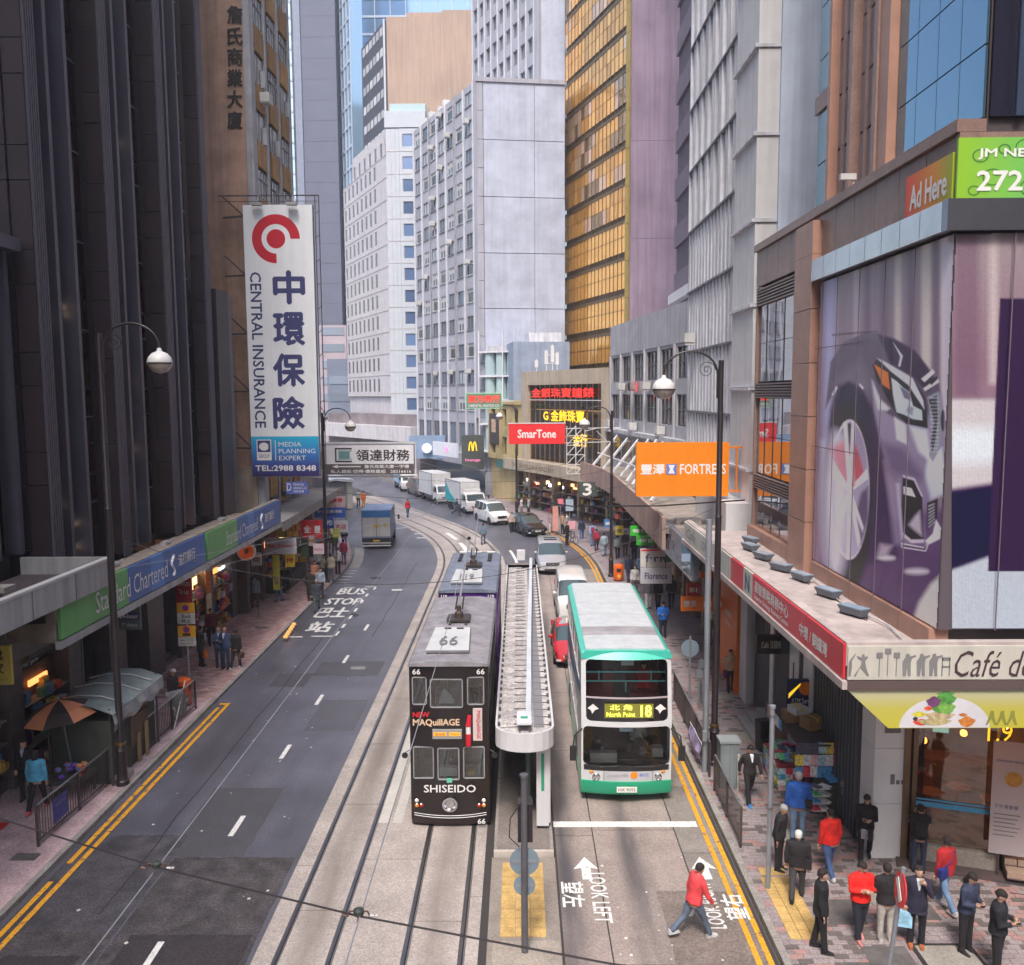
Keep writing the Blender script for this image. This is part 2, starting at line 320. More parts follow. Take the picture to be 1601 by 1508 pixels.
# ---- markings
def mk(nm,o0,o1,s0,s1,mat=white_paint,z=.02,ds=2): return strip(MB(),o0,o1,s0,s1,z,ds=ds).build(nm,mat,road)
for x in ((-7.95,-7.82),(-7.70,-7.57)):
    mk('yellow_line',x[0],x[1],6,19.3 if x[0]<-7.8 else 19.9,yellow_paint); mk('yellow_line',x[0],x[1],20.1 if x[0]<-7.8 else 19.9,30.7 if x[0]<-7.8 else 31.1,yellow_paint)
mk('yellow_line',-7.95,-7.57,30.95,31.15,yellow_paint,z=.024)
for o0 in (7.90,8.14): mk('yellow_line',o0,o0+.12,6,86,yellow_paint)
for y in (16.5,21.95,26.75,31.5,36.5,41.6,): mk('lane_dash',-4.42,-4.28,y-.55,y+.55)
mk('stop_line',4.05,7.85,21.85,22.15)
mk('road_dash',-4.3,-3.7,49.6,49.95)
# bus box
for o0,o1,a,b in ((-7.9,-7.1,39.9,40.05),(-6.7,-5.5,40.0,40.15),(-5.62,-5.5,40.0,40.9),(-7.2,-6.6,50.3,50.45),(-6.0,-5.3,50.55,50.7),(-5.42,-5.3,49.9,50.7)): mk('bus_box_line',o0,o1,a,b)
for y in (41.9,43.6,45.1,46.9,48.5): mk('bus_box_line',-5.6,-5.46,y-.35,y+.35)
for k in range(5): mk('kerb_hatch',-8.0,-7.35,51.6+k*.95,51.8+k*.95)
for bdy,y,h,x,w in (('BUS',49.45,1.5,-9.75,1.55),('STOP',47.0,1.45,-9.75,1.9),('巴士',44.6,2.1,-9.85,1.6),('站',41.75,1.9,-9.85,1.15)):
    text(bdy,white_paint,(x,y,.02),X_,Y_,w,h,road,'road_lettering',weight=.012,lift=0)
text('LOOK LEFT',white_paint,(1.78,18.65,.03),-Y_,X_,1.95,.38,road,'road_lettering',weight=.02,lift=0)
text('望左',white_paint,(1.18,18.75,.03),-Y_,X_,1.0,.5,road,'road_lettering',weight=.012,lift=0)
text('LOOK RIGHT',white_paint,(4.2,18.35,.03),Y_,-X_,1.75,.36,road,'road_lettering',weight=.02,lift=0)
text('望右',white_paint,(4.72,18.25,.034),Y_,-X_,.95,.5,road,'road_lettering',weight=.012,lift=0)
for x in (1.55,4.38):
    MB().add([(x-.11,19.35,.03),(x+.11,19.35,.03),(x+.11,19.85,.03),(x+.3,19.8,.03),(x,20.35,.03),(x-.3,19.8,.03),(x-.11,19.85,.03)],[tuple(range(7))]).build('arrow_marking',white_paint,road)
# white slab beside the tracks and the painted chevrons further on
mk('white_track_band',-.62,-.36,22.1,52,M('white_band',(.55,.53,.5),var=.15,speck=.1),z=.016)
mk('white_track_band',-.24,.02,22.1,52,M('white_band'),z=.016)
mk('track_edge_line',3.0,3.2,53,62,z=.02); 
for k in range(3): mk('chevron_marking',-2.9+k*.25,-2.2,69+k*2.2,69.4+k*2.2)
mk('chevron_marking',-3.4,-2.35,75,75.3); mk('chevron_marking',-3.5,-2.35,77.5,77.8)
for i,(a,b) in enumerate(((57,60),(62,66),(67.5,71))): mk('track_marking',-.2,.15,a,b,z=.018)
mk('gutter_strip',-8.05,-7.4,56.5,66,M('gutter_pale',(.36,.34,.32),var=.15),z=.012)
# ---- kerbs: single granite stones
def kerb(o,s0,s1,step,h=.13,w=.16,side=1,nm='kerb_stone',par=None):
    s=s0
    while s<s1:
        e=min(s+step,s1); strip(MB(),o if side>0 else o-w,o+w if side>0 else o,s+.008,e-.008,-.05,h+.004,ds=1.2).build(nm,kerbstone,par); s=e
# ---- pavements
pv_l=strip(MB(),-13.2,-8.32,-2,92,-.05,.12,ds=2).build('pavement_west',M('paving_red',(.5,.36,.38),rough=.85,var=.3,scale=1.4,speck=.25),kind='structure')
pv_r=strip(MB(),8.57,17.5,-2,100,-.05,.12,ds=2).build('pavement_east',M('paving_grey',(.27,.22,.235),rough=.85,var=.25,scale=1.2,speck=.2),kind='structure')
kerb(-8.15,6,92,1.0,side=-1,par=pv_l); kerb(8.4,6,100,1.0,side=1,par=pv_r)
brick_g=M('paver_grey',(.27,.23,.235),rough=.8,var=.15,scale=3,orand=.3,speck=.25)
brick_r=M('paver_red',(.33,.2,.19),rough=.8,var=.15,scale=3,orand=.25,speck=.2)
def pavers(par,x0,x1,y0,y1,mats,w=.3,l=.15,keep=None,zt=.135,limit=300,near=None,nm='paver'):
    cells=[]; r=0; y=y0
    while y<y1:
        x=x0+(w/2 if r%2 else 0)
        while x<x1:
            if keep is None or keep(x,y): cells.append((x,y))
            x+=w
        y+=l; r+=1
    cells.sort(key=lambda c:(c[0])**2+(c[1])**2)
    ms=[MB().box(-w/2+.008,w/2-.008,-l/2+.008,l/2-.008,-.05,0).mesh('paver',m) for m in mats]
    for x,y in cells[:limit]: inst(nm,rnd.choice(ms),par,(x,y,zt+rnd.uniform(-.004,.003)),(rnd.uniform(-.01,.01),rnd.uniform(-.01,.01),rnd.uniform(-.015,.015)))
    st=MB()
    for x,y in cells[limit:]:
        k=rnd.randrange(len(mats)); z=zt+rnd.uniform(-.004,.003); a,b=w/2-.008,l/2-.008
        st.add([(x-a,y-b,z),(x+a,y-b,z),(x+a,y+b,z),(x-a,y+b,z),(x-a,y-b,z-.02),(x+a,y-b,z-.02),(x+a,y+b,z-.02),(x-a,y+b,z-.02)],[(0,1,2,3),(0,4,5,1),(1,5,6,2),(2,6,7,3),(3,7,4,0)],k)
    if st.f: st.build('small_pavers',mats,par,kind='stuff')
def keep_r(x,y):
    if 5.5<x<6.35 and 16.85<y<19.6: return False
    if 7.6<x<9.2 and 15.2<y<16.9: return False
    return x>5.42
cov=M('cover_slab',(.3,.28,.25),rough=.85,var=.2,scale=2,speck=.2)
pavers(pv_r,5.5,12.0,12.5,40,[brick_g,brick_g,brick_g,brick_r,M('paver_dark',(.13,.11,.105),rough=.8,orand=.2,speck=.2)],.3,.15,keep_r,limit=300)
pavers(pv_l,-14.3,-11.55,31.5,58,[brick_r,brick_r,M('paver_pink',(.42,.3,.3),rough=.8,orand=.2,speck=.2)],.3,.15,None,limit=300)
# larger service slabs and yellow tactile plates
def tactile(cx,cy,w,l,nx,ny,par,z):
    tw,tl=w/nx,l/ny; mb=MB().box(-tw/2+.006,tw/2-.006,-tl/2+.006,tl/2-.006,-.03,0)
    for i in range(5):
        a=-tw/2+tw*(i+.5)/5; mb.box(a-.012,a+.012,-tl/2+.03,tl/2-.03,0,.006)
    me=mb.mesh('tactile_plate',M('tactile_yellow',(.55,.37,.14),rough=.8,var=.2,scale=4,orand=.1,speck=.15))
    for i in range(nx):
        for j in range(ny): inst('tactile_plate',me,par,(cx-w/2+tw*(i+.5),cy-l/2+tl*(j+.5),z))
for x,y,w,l in ((7.0,17.9,.75,.9),(7.8,18.6,.7,.7),(7.35,16.4,.9,.6),(6.7,21.2,.6,.6),(8.6,17.9,.8,.6),(6.55,15.9,.7,.6),(7.2,27.5,.8,.9),(7.4,31.5,.8,.8),(6.9,36.5,.9,.8)):
    B('service_slab',rnd.choice([cov,M('cover_dark',(.12,.11,.11),rough=.7,var=.3,scale=5)]),x-w/2,x+w/2,y-l/2,y+l/2,.1,.146,pv_r)
B('service_slab',M('cover_black',(.03,.03,.032),rough=.6,var=.3),7.0,7.9,15.3,16.0,.1,.147,pv_r)
for x,y in ((8.55,16.25),): 
    B('service_frame',M('cover_black'),x-.62,x+.62,y-.55,y+.55,.1,.144,pv_r); B('service_slab',cov,x-.54,x+.54,y-.47,y+.47,.1,.15,pv_r)
B('drain_grate',M('cover_black'),5.16,5.4,15.75,16.3,.0,.05,pv_r)
for x,y in ((-12.3,36.8),(-12.6,41.2),(-13.0,47),(-12.2,20.2)): B('drain_cover',M('cover_dark'),x-.3,x+.3,y-.15,y+.15,.1,.145,pv_l)
tactile(5.92,18.1,.72,2.3,3,8,pv_r,.146); tactile(5.92,19.5,.62,.3,2,1,pv_r,.146)
# lights / studs by the kerb
# tram island
isl=thing('tram_platform','long narrow raised concrete tram platform between the tracks and the bus lane','tram platform')
strip(MB(),2.6,3.92,20.5,57,-.03,.15,ds=3).build('platform_slab',M('platform_conc',(.2,.175,.165),rough=.85,var=.2,scale=1.5,speck=.2),isl)
for x0,x1 in ((-.68,-.6),(.72,.8)):
    for k in range(9): B('platform_kerb',kerbstone,x0,x1,20.45+k*4,24.4+k*4,-.02,.175,isl)
B('platform_kerb',M('kerb_white',(.5,.45,.42),var=.2),-.68,.8,20.35,20.45,-.02,.17,isl)
ref=thing('crossing_refuge','flat concrete crossing refuge with yellow ribbed plates in front of tram platform','traffic island')
B('refuge_slab',M('platform_conc2',(.27,.235,.21),rough=.85,var=.2,scale=1.5,speck=.2),-.72,.82,13.4,20.3,-.03,.045,ref)
B('refuge_slab',M('platform_conc3',(.33,.29,.255),rough=.85,var=.2,scale=1.5,speck=.2),-.6,.8,13.6,16.95,-.02,.1,ref)
tactile(.03,18.6,.98,2.9,3,9,ref,.06)
# west near pavement extras: brown coloured crossing plates at the kerb
tactile(-13.2,18.6,1.2,1.2,3,3,pv_l,.14)
B('red_mat',M('red_mat',(.5,.03,.02)),-14.6,-13.6,20.4,21.9,.12,.15,pv_l)
# ================================================================ BUILDINGS
def bld(name,label,p0,p1,cat='building',group=None):
    """a building whose local x runs along its main face from p0 to p1, local y into the building, z up"""
    d=Vector((p1[0]-p0[0],p1[1]-p0[1])); t=thing(name,label,cat,(p0[0],p0[1],0),math.atan2(d.y,d.x),group); t['len']=d.length; return t,d.length
def windowmesh(nm,w,h,glass,frame,bars=1,hbars=0,sill=None,dep=.12,fw=.06,blind=0):
    mb=MB().box(-w/2,w/2,.0,.02,0,h,0)
    for x in [-w/2,w/2-fw]+[-w/2+w*(k+1)/(bars+1)-fw/2 for k in range(bars)]: mb.box(x,x+fw,-dep,-.002,0,h,1)
    for z in [0,h-fw]+[h*(k+1)/(hbars+1) for k in range(hbars)]: mb.box(-w/2+fw,w/2-fw,-dep+.004,-.004,z,z+fw,1)
    if sill: mb.box(-w/2-.06,w/2+.06,-sill,.0,-.1,-.004,1)
    if blind: mb.box(-w/2+fw,w/2-fw,-.012,-.003,h*blind,h-fw,1)
    return mb.mesh(nm,[glass,frame])
def facade(t,x0,x1,z0,nx,nz,fh,ww,wh,sillz,wallm,meshes,y=0,dep=.16,rib=None,ribm=None,name='window',wallname='wall',ribd=.12):
    """wall layer with real openings and a window object in each"""
    bw=(x1-x0)/nx; mb=MB()
    for i in range(nx+1):
        a=x0 if i==0 else x0+bw*i-(bw-ww)/2; b=x1 if i==nx else x0+bw*i+(bw-ww)/2
        if b>a: mb.box(a,b,y,y+dep,z0,z0+nz*fh)
    for j in range(nz+1):
        a=z0 if j==0 else z0+fh*(j-1)+sillz+wh; b=z0+nz*fh if j==nz else z0+fh*j+sillz
        for i in range(nx): mb.box(x0+bw*i+(bw-ww)/2,x0+bw*(i+1)-(bw-ww)/2,y+.003,y+dep,a,b)
    mb.build(wallname,wallm,t)
    if rib:
        rm=MB().box(-rib/2,rib/2,y-ribd,y-.002,z0,z0+nz*fh).mesh('rib',ribm or wallm)
        for i in range(nx+1): inst('rib',rm,t,(x0+bw*i,0,0))
    for j in range(nz):
        for i in range(nx): inst(name,rnd.choice(meshes),t,(x0+bw*(i+.5),y+dep-.03,z0+fh*j+sillz))
dark_pier=M('dark_cladding',(.028,.018,.024),rough=.45,var=.12,scale=.6,orand=.1)
dark_pier2=M('dark_cladding_ribs',(.075,.07,.097),rough=.4,var=.1)
dark_glass=GLASS('bank_glass',(.016,.005,.006),rough=.2,wave=.25,orand=.4,spec=.12)
joint=M('joint_dark')
# ---------------- bank tower on the west side
t,_=bld('office_tower','dark brown office tower with deep vertical piers above the blue and green bank fascia',(-14.6,26.7),(-14.6,44.0))
B('core',M('core_dark',(.018,.01,.012)),.05,17.2,.95,22,5.5,46,t)
zz=[]; z=5.6
while z<46: zz.append((z,1.0)); zz.append((z+1.02,2.03)); z+=3.07
p1=MB().box(0,.66,0,.62,0,.99).mesh('cladding_panel',dark_pier); p2=MB().box(0,.66,0,.62,0,2.02).mesh('cladding_panel',dark_pier)
for x in (0,4.78,9.65,14.4):
    for z,h in zz: inst('cladding_panel',p1 if h<1.5 else p2,t,(x,.06,z))
    mb=MB()
    for k in range(5): mb.box(x+.05+k*.125,x+.115+k*.125,-.02,.058,5.5,46)
    mb.build('pier_ribs',dark_pier2,t)
    pg={}
    for dx in (1.72,2.92):
        if x<14: B('mullion',dark_pier2,x+dx,x+dx+.2,.3,.94,5.5,46,t)
for x0,x1 in ((.7,1.72),(1.92,2.92),(3.12,4.76)):
    a=MB().box(.02,x1-x0-.02,0,.03,.06,2.0,0).box(.02,x1-x0-.02,.0,.03,2.08,3.0,0).box(0,x1-x0,-.03,-.002,2.01,2.07,1).mesh('glass_bay',[dark_glass,dark_pier2])
    for bx in (0,4.82,9.7):
        for k in range(13): inst('glass_pane',a,t,(bx+x0,.88,5.55+k*3.07))
q1=MB().box(0,1.88,0,.1,0,.99).mesh('cladding_panel',dark_pier); q2=MB().box(0,1.88,0,.1,0,2.02).mesh('cladding_panel',dark_pier)
for z,h in zz:
    for k in range(4): inst('cladding_panel',q1 if h<1.5 else q2,t,(-.04,.72+k*1.9+1.88,z),(0,0,-PI/2))
B('end_block',dark_pier,15.6,17.3,-.05,.9,5.5,16.5,t); B('end_block',dark_pier2,17.35,18.2,.1,.9,5.5,16.4,t)
lm=MB().box(0,.12,0,.02,0,.16).mesh('office_lamp',M('office_lamp_warm',(1,.7,.4),emit=2.2,var=0)); lm2=MB().box(0,.3,0,.02,0,.09).mesh('office_lamp',M('office_lamp_cool',(.6,.9,1),emit=.8,var=0))
for k in range(46):
    bx=rnd.choice((0,4.82,9.7)); x0=rnd.choice((.8,2.0,3.3)); inst('office_lamp',lm if k%3 else lm2,t,(bx+x0+rnd.random()*.7,.86,6.0+rnd.random()**2*22))
bl=MB().box(0,.8,0,.02,0,1.1).mesh('roller_blind',M('blind_dull',(.13,.13,.16),orand=.4))
for k in range(34): bx=rnd.choice((0,4.82,9.7)); x0=rnd.choice((.74,1.95,3.2)); inst('roller_blind',bl,t,(bx+x0,.865,6.5+rnd.randrange(12)*3.07))
# near lower wing
t,_=bld('office_wing','low dark glazed wing with metal mullions at the left edge in front of the tower',(-15.1,14.0),(-15.1,26.4))
B('core',M('core_dark'),0,12.4,.7,15,5.5,15.7,t); B('coping',dark_pier2,-.1,12.45,-.2,.7,15.7,16.1,t)
for k in range(11):
    B('mullion',dark_pier2,k*1.2,k*1.2+.2,.1,.7,6.6,15.7,t)
    for j in range(3): B('glass_pane',dark_glass,k*1.2+.22,k*1.2+1.18,.6,.66,6.6+j*3.05,9.55+j*3.05,t)
# ---------------- ground floor of the tower, under the canopy
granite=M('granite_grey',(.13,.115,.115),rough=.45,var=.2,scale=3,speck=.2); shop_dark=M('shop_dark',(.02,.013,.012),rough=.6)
warm=M('warm_interior',(.42,.2,.06),rough=.7,var=.5,scale=2.5); lampw=M('shop_lamp',(1,.42,.1),emit=4,var=0)
t,_=bld('shop_row','dark granite shopfronts with steps and a lit orange bakery under the bank fascia',(-14.7,14),(-14.7,47.8))
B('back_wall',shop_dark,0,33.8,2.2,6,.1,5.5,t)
B('soffit_beam',granite,0,33.8,.0,.35,3.7,4.75,t)
for x,w in ((0,3.2),(6.1,.8),(9.9,.7),(13.2,.8),(16.0,1.3),(19.2,1.5),(22.4,.5),(25.6,.9),(29.1,.8),(32.4,1.2)):
    B('column',granite,x,x+w,-.1,2.2,.1,4.76,t)
for x0,x1,m in ((3.2,6.1,'v'),(6.9,9.9,'v'),(10.6,13.2,'v'),(14,16,'d')):
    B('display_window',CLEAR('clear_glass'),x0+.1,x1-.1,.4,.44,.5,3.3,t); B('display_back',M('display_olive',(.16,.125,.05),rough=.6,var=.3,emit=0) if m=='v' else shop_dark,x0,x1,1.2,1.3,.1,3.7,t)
    B('window_sill',granite,x0,x1,.1,.6,.1,.5,t); B('window_frame',M('alu',(.35,.35,.36),rough=.3,metal=.8),(x0+x1)/2-.03,(x0+x1)/2+.03,.36,.48,.5,3.3,t)
for k in range(5): B('step',M('step_stone',(.2,.185,.17),rough=.8,var=.2),17.3,22.4,.1+k*.3,2.2,.12+k*.15,.27+k*.15,t)
B('bakery_back',M('bakery_brown',(.16,.07,.025),var=.5,scale=3),23,25.5,1.9,2.1,.3,3.7,t); B('counter',M('counter_brown',(.2,.08,.03)),23.1,25.5,.9,1.4,.1,1.1,t)
for k in range(9): MB().ball((23.3+rnd.random()*2.1,rnd.uniform(.9,1.7),rnd.uniform(2.2,3.3)),.09,8,5).build('lamp_globe',lampw,t)
for k in range(12): B('tray',M('bread',(.55,.28,.08),rough=.7,orand=.3),23.2+k%4*.55,23.6+k%4*.55,1.5,1.8,1.2+k//4*.45,1.3+k//4*.45,t)
sp=bpy.data.objects.new('bakery_lamp',bpy.data.lights.new('bakery_lamp','POINT')); COL.objects.link(sp); sp.location=(-15.6,38.3,3.2); sp.data.energy=60; sp.data.color=(1,.55,.25); sp.data.shadow_soft_size=.3
for k,(c,h) in enumerate((((.6,.16,.02),1.0),((.62,.5,.33),1.15))): B('poster',M('poster_%d'%k,c,var=.25,scale=5),25.0,25.62,-.3,-.26,2.3-k*1.2,2.3-k*1.2+h,t)
B('poster_board',M('grey_board',(.5,.5,.52)),25.0,25.62,-.3,-.25,3.3,3.5,t)
# ---------------- canopy with the bank fascia
alu_lt=M('alu_light',(.42,.43,.45),rough=.45,metal=.3,streak=.35)
t=thing('canopy','long concrete canopy carrying the blue and green bank name boards','canopy',(-12.2,0,0))
can_m=M('canopy_top',(.3,.255,.22),rough=.85,var=.3,scale=1.5,streak=.2)
B('canopy_slab',can_m,-2.5,-.1,22.3,43.8,4.9,5.42,t); B('canopy_edge',can_m,-.32,-.06,22.3,43.8,5.42,6.12,t)
B('lower_trim',alu_lt,-.1,.05,22.3,43.8,4.72,4.93,t)
bank_blue=M('bank_blue',(.04,.13,.42),rough=.4,var=.06,streak=.1); bank_blue2=M('bank_blue_light',(.07,.22,.6),rough=.4,var=.06); bank_green=M('bank_green',(.13,.4,.12),rough=.4,var=.06,streak=.15)
wht=M('white_letters',(.78,.78,.78),rough=.5,var=0)
for a,b,m in ((22.4,26.4,bank_green),(26.4,28.1,bank_blue),(28.1,29.1,bank_blue2),(29.1,33.05,bank_blue),(33.3,36.9,bank_green),(36.9,38.4,bank_blue),(38.4,39.3,bank_blue2),(39.3,43.7,bank_blue)):
    B('sign_panel',m,-.06,.03,a,b,4.97,6.08,t)
text('Standard Chartered',wht,(.035,26.85,5.48),Y_,Z_,5.1,.62,t,'sign_lettering'); text('渣打銀行',wht,(.035,31.15,5.55),Y_,Z_,1.6,.42,t,'sign_lettering',weight=.01)
text('Standard Chartered',wht,(.035,37.6,5.48),Y_,Z_,4.3,.6,t,'sign_lettering'); text('渣打銀行',wht,(.035,41.7,5.55),Y_,Z_,1.6,.42,t,'sign_lettering',weight=.01)
for y in (29.85,40.35):
    mb=MB()
    for k in range(7): a=k*1.05; mb.tube([(.05,y+.13*math.sin(a),5.12+k*.1),(.05,y+.13*math.sin(a+1.05),5.22+k*.1)],.045,6)
    mb.build('knot_emblem',wht,t)
for y in (26.2,30.2,36): # little lamps on the edge
    MB().box(-.5,-.3,y,y+.45,6.13,6.25).tube([(-.4,y+.2,6.12),(-.1,y+.2,6.35)],.03,6).build('edge_lamp',M('lamp_grey',(.35,.35,.36),rough=.4),t)
t=thing('canopy','pale grey metal faced canopy at the far left overlapping the bank fascia','canopy',(-12.05,0,0))
for k,y in enumerate((12.5,14.6,16.7,18.8,20.9,23.0)): B('fascia_panel',alu_lt,-.05,.03,y+.02,y+2.06,5.9,6.62,t)
B('roof_sheet',M('bitumen',(.06,.045,.05),rough=.8,var=.3),-2.6,-.05,12.5,25.05,6.0,6.2,t); B('rim',M('rim_white',(.5,.5,.52),rough=.5),-.14,.05,12.5,25.07,6.63,6.7,t); B('rim',alu_lt,-2.6,-.14,24.95,25.07,6.2,6.7,t)
for y in (19.5,20.6): MB().box(-1.6,-.9,y,y+.6,6.3,6.5).tube([(-1.3,y,6.2),(-1.2,y+.3,6.75),(-.7,y+.5,6.6)],.035,6).box(-1.0,-.6,y+.2,y+.7,6.6,6.72).build('roof_lamp',M('lamp_dirty',(.28,.27,.25),var=.3),t)
# ---------------- tan building with the vertical lettering
tan=M('tan_render',(.46,.29,.21),rough=.85,var=.25,scale=.8,streak=.3); tanw=M('old_white',(.42,.42,.45),rough=.8,var=.2,streak=.4); tanp=M('ochre_spandrel',(.36,.2,.07),rough=.7,var=.25,orand=.2,streak=.2)
t,_=bld('tan_office_block','weathered tan office block with black vertical characters and ochre window bays',(-30,48.1),(-14.2,48.1))
B('wall',tan,0,15.4,0,8.5,5.2,58,t); B('corner_pilaster',tanw,15.42,15.8,-.02,.7,5.2,58,t); B('core',tan,14.4,15.4,.7,8.5,5.2,58,t)
blk=M('black_characters',(.03,.022,.02),rough=.5)
for ch,py in zip('詹氏商業大廈',(23,57,89,122,155,188)):
    p=AY(367,py,48.1); text(ch,blk,(p.x+30,-.02,p.z),X_,Z_,.78,.88,t,'wall_character',weight=.03,depth=.05,lift=.03)
gl2=GLASS('old_glass',(.05,.06,.07),rough=.1,orand=.5); wm=[MB().box(0,1.5,0,.03,0,1.45,0).box(.45,.5,-.05,0,0,1.45,1).box(1,1.05,-.05,0,0,1.45,1).box(0,1.5,-.06,0,.95,1.0,1).mesh('window',[gl2,tanw]),MB().box(0,1.5,0,.03,0,1.45,0).box(.45,.5,-.05,0,0,1.45,1).box(1,1.05,-.25,0,0,.9,1).mesh('window',[GLASS('old_glass_b',(.15,.16,.17),rough=.2),tanw])]
spm=MB().box(0,1.5,0,.12,0,1.35).mesh('spandrel',tanp)
for b,yb in enumerate((.95,3.55,6.1)):
    B('fin',tanw,15.4,15.86,yb+1.62,yb+1.95,5.2,58,t)
    for j in range(16):
        z=5.6+j*3.05; inst('spandrel',spm,t,(15.82,yb,z),(0,0,PI/2)); inst('window',rnd.choice(wm),t,(15.74,yb,z+1.42),(0,0,PI/2))
for py,px in ((158,405),(430,402),(700,410)):
    p=AX(px,py,-14.2); MB().box(-.1,.5,0,.7,0,.5).box(-.1,.5,.05,.65,-.06,0).build('air_conditioner',M('ac_white',(.5,.5,.5),rough=.6,var=.2),t,(15.85,p.y-48.1,p.z))
B('drain_pipe',tanw,15.95,16.05,8.2,8.3,5,58,t)
# beyond it
t,_=bld('grey_block','plain bluish block standing right behind the tan office block',(-15.5,57),(-14.6,66))
B('wall',M('blue_grey_wall',(.2,.21,.25),rough=.8,streak=.2),0,9,0,6,0,7.6,t)
t,_=bld('low_arcade','beige low building with orange shutters above the market signs',(-14.3,48),(-14.6,62))
B('wall',M('beige_wall',(.4,.33,.27),rough=.85,var=.2,streak=.3),0,14,.3,3,3.4,7.4,t); B('ledge',concrete,-4,13.5,-2.0,.3,4.55,4.8,t); B('ledge_front',concrete,-4,13.5,-2.05,-2.0,4.4,4.9,t)
for k,x in enumerate((3.0,7.5)): B('shutter',M('ochre_shutter',(.5,.3,.07)),x,x+3,.22,.3,5.0,6.4,t)
B('shop_wall',shop_dark,-4,13.5,.6,1,0,4.5,t)
for x in (-4,-1,2.2,5.4,8.6,11.8): B('pier',M('pier_brown',(.1,.06,.055)),x,x+.45,-.1,.6,0,4.55,t)
for x in (-3,-.2,3,6.2,9.4): B('display',M('display_%d'%int(x*10),rnd.choice([(.5,.42,.3),(.4,.1,.06),(.5,.3,.05),(.35,.4,.4)]),var=.6,scale=6),x,x+1.6,.45,.58,.5,3.2,t)
GT=-1.2
# ---------------- right side mall
brown=M('brown_granite',(.27,.175,.15),rough=.4,var=.14,scale=3,orand=.08,speck=.12,streak=.12); brown2=M('brown_granite_warm',(.36,.2,.15),rough=.4,var=.15,orand=.06)
blue_glass=GLASS('mall_glass',(.16,.3,.42),rough=.03,metal=.75,wave=.12); teal_glass=GLASS('teal_glass',(.2,.33,.37),rough=.08,metal=.6); dkg=GLASS('mirror_dark',(.35,.36,.4),rough=.02,metal=.9,wave=.05)
t,_=bld('shopping_block','brown granite shopping block with mirror glass and a giant car advertisement on its corner',(8.6,31.8),(8.6,17.5))
B('core',M('core_brown',(.06,.045,.05)),0,14.1,.25,20,5.9,16.2,t)
def panels(nm,x0,x1,z0,z1,n,mat,y0=-.03,y1=.22):
    w=(x1-x0)/n; me=MB().box(.012,w-.012,y0,y1,.01,z1-z0-.01).mesh(nm,mat)
    for k in range(n): inst(nm,me,t,(x0+k*w,0,z0))
panels('cladding_panel',0,14.3,15.12,16.35,11,brown,-.06); B('cornice_cap',brown,-.05,14.45,-.16,.4,16.36,16.6,t)
for x in (0,): B('cornice_front',brown,14.32,14.46,-.1,11,15.1,16.35,t)
panels('plinth_panel',0,5.1,6.1,6.56,5,brown2,-.2,.2); panels('plinth_panel',7.0,14.3,6.1,6.56,5,brown2,-.2,.2)
for k in range(6): B('column_block',brown2,5.2,6.75,-.32,.25,6.1+k*1.53+.01,6.1+(k+1)*1.53-.01,t)
B('column_block',brown2,5.2,6.75,-.32,.25,15.28,16.2,t)
for z0,z1 in ((14.45,15.08),(11.2,11.76),(7.95,8.5)):
    for k in range(6): B('louvre',M('louvre',(.22,.18,.18),rough=.5),.15,5.15,-.06,.12,z0+(z1-z0)*k/6,z0+(z1-z0)*(k+.5)/6,t)
    B('louvre_back',joint,.15,5.15,.13,.2,z0,z1,t)
for z0,z1 in ((6.58,7.93),(8.52,9.85),(9.87,11.18),(11.78,13.1),(13.12,14.43)):
    for k in range(5): B('glass_pane',dkg,-.492,.492,-.03,.03,z0,z1,t,loc=(.66+k,.06,0),rot=(0,0,R(GT)))
B('reveal',brown,0,.14,-.05,.2,6.1,15.1,t)
panels('soffit_strip',6.8,14.4,14.48,15.08,8,M('polished_strip',(.5,.48,.5),rough=.12,metal=.8),-.35,.2)
B('soffit_strip',M('polished_dark',(.2,.2,.24),rough=.15,metal=.7),14.4,14.62,-.35,11,14.48,15.08,t)
# upper tower of the block
for k in range(14):
    B('glass_pane',teal_glass,4.9,5.7,.35,.4,16.62+k*1.5,18.08+k*1.5,t); B('glass_pane',teal_glass,5.74,6.5,.35,.4,16.62+k*1.5,18.08+k*1.5,t)
    if k%4==1: B('spandrel',brown,4.8,6.5,.28,.36,18.1+k*1.5,18.6+k*1.5,t)
for x in (6.52,8.1,9.7): B('pilaster',brown2 if x<7 else brown,x,x+.22,.05,.5,16.6,46,t)
for x in (6.76,8.34):
    me=MB().box(0,1.3,0,.06,.03,1.42).box(.42,.5,-.08,-.0,0,1.45).mesh('cladding_panel',M('mauve_panel',(.27,.2,.2),rough=.5,orand=.1))
    for k in range(20): inst('cladding_panel',me,t,(x,.3,16.62+k*1.46))
B('corner_fin',brown2,9.94,10.5,.1,.6,16.6,46,t)
me=MB().box(.01,.96,0,.05,.012,1.34).mesh('glass_pane',blue_glass)
for k in range(4):
    for j in range(21): inst('glass_pane',me,t,(10.55+k*.975,.32,16.62+j*1.36))
B('upper_core',M('core_brown'),4.8,14.4,.42,20,16.3,46,t)
me=MB().box(0,.05,.02,1.5,.012,2.7).mesh('glass_pane',GLASS('deep_glass',(.05,.05,.09),rough=.04,metal=.6))
for k in range(6):
    for j in range(8): inst('glass_pane',me,t,(14.44,.42+k*1.52,16.62+j*2.74))
    B('blade',M('blade_blue',(.07,.1,.17),rough=.3,metal=.5),14.5,14.56,.9+k*1.1,1.05+k*1.1,16.62,42,t)
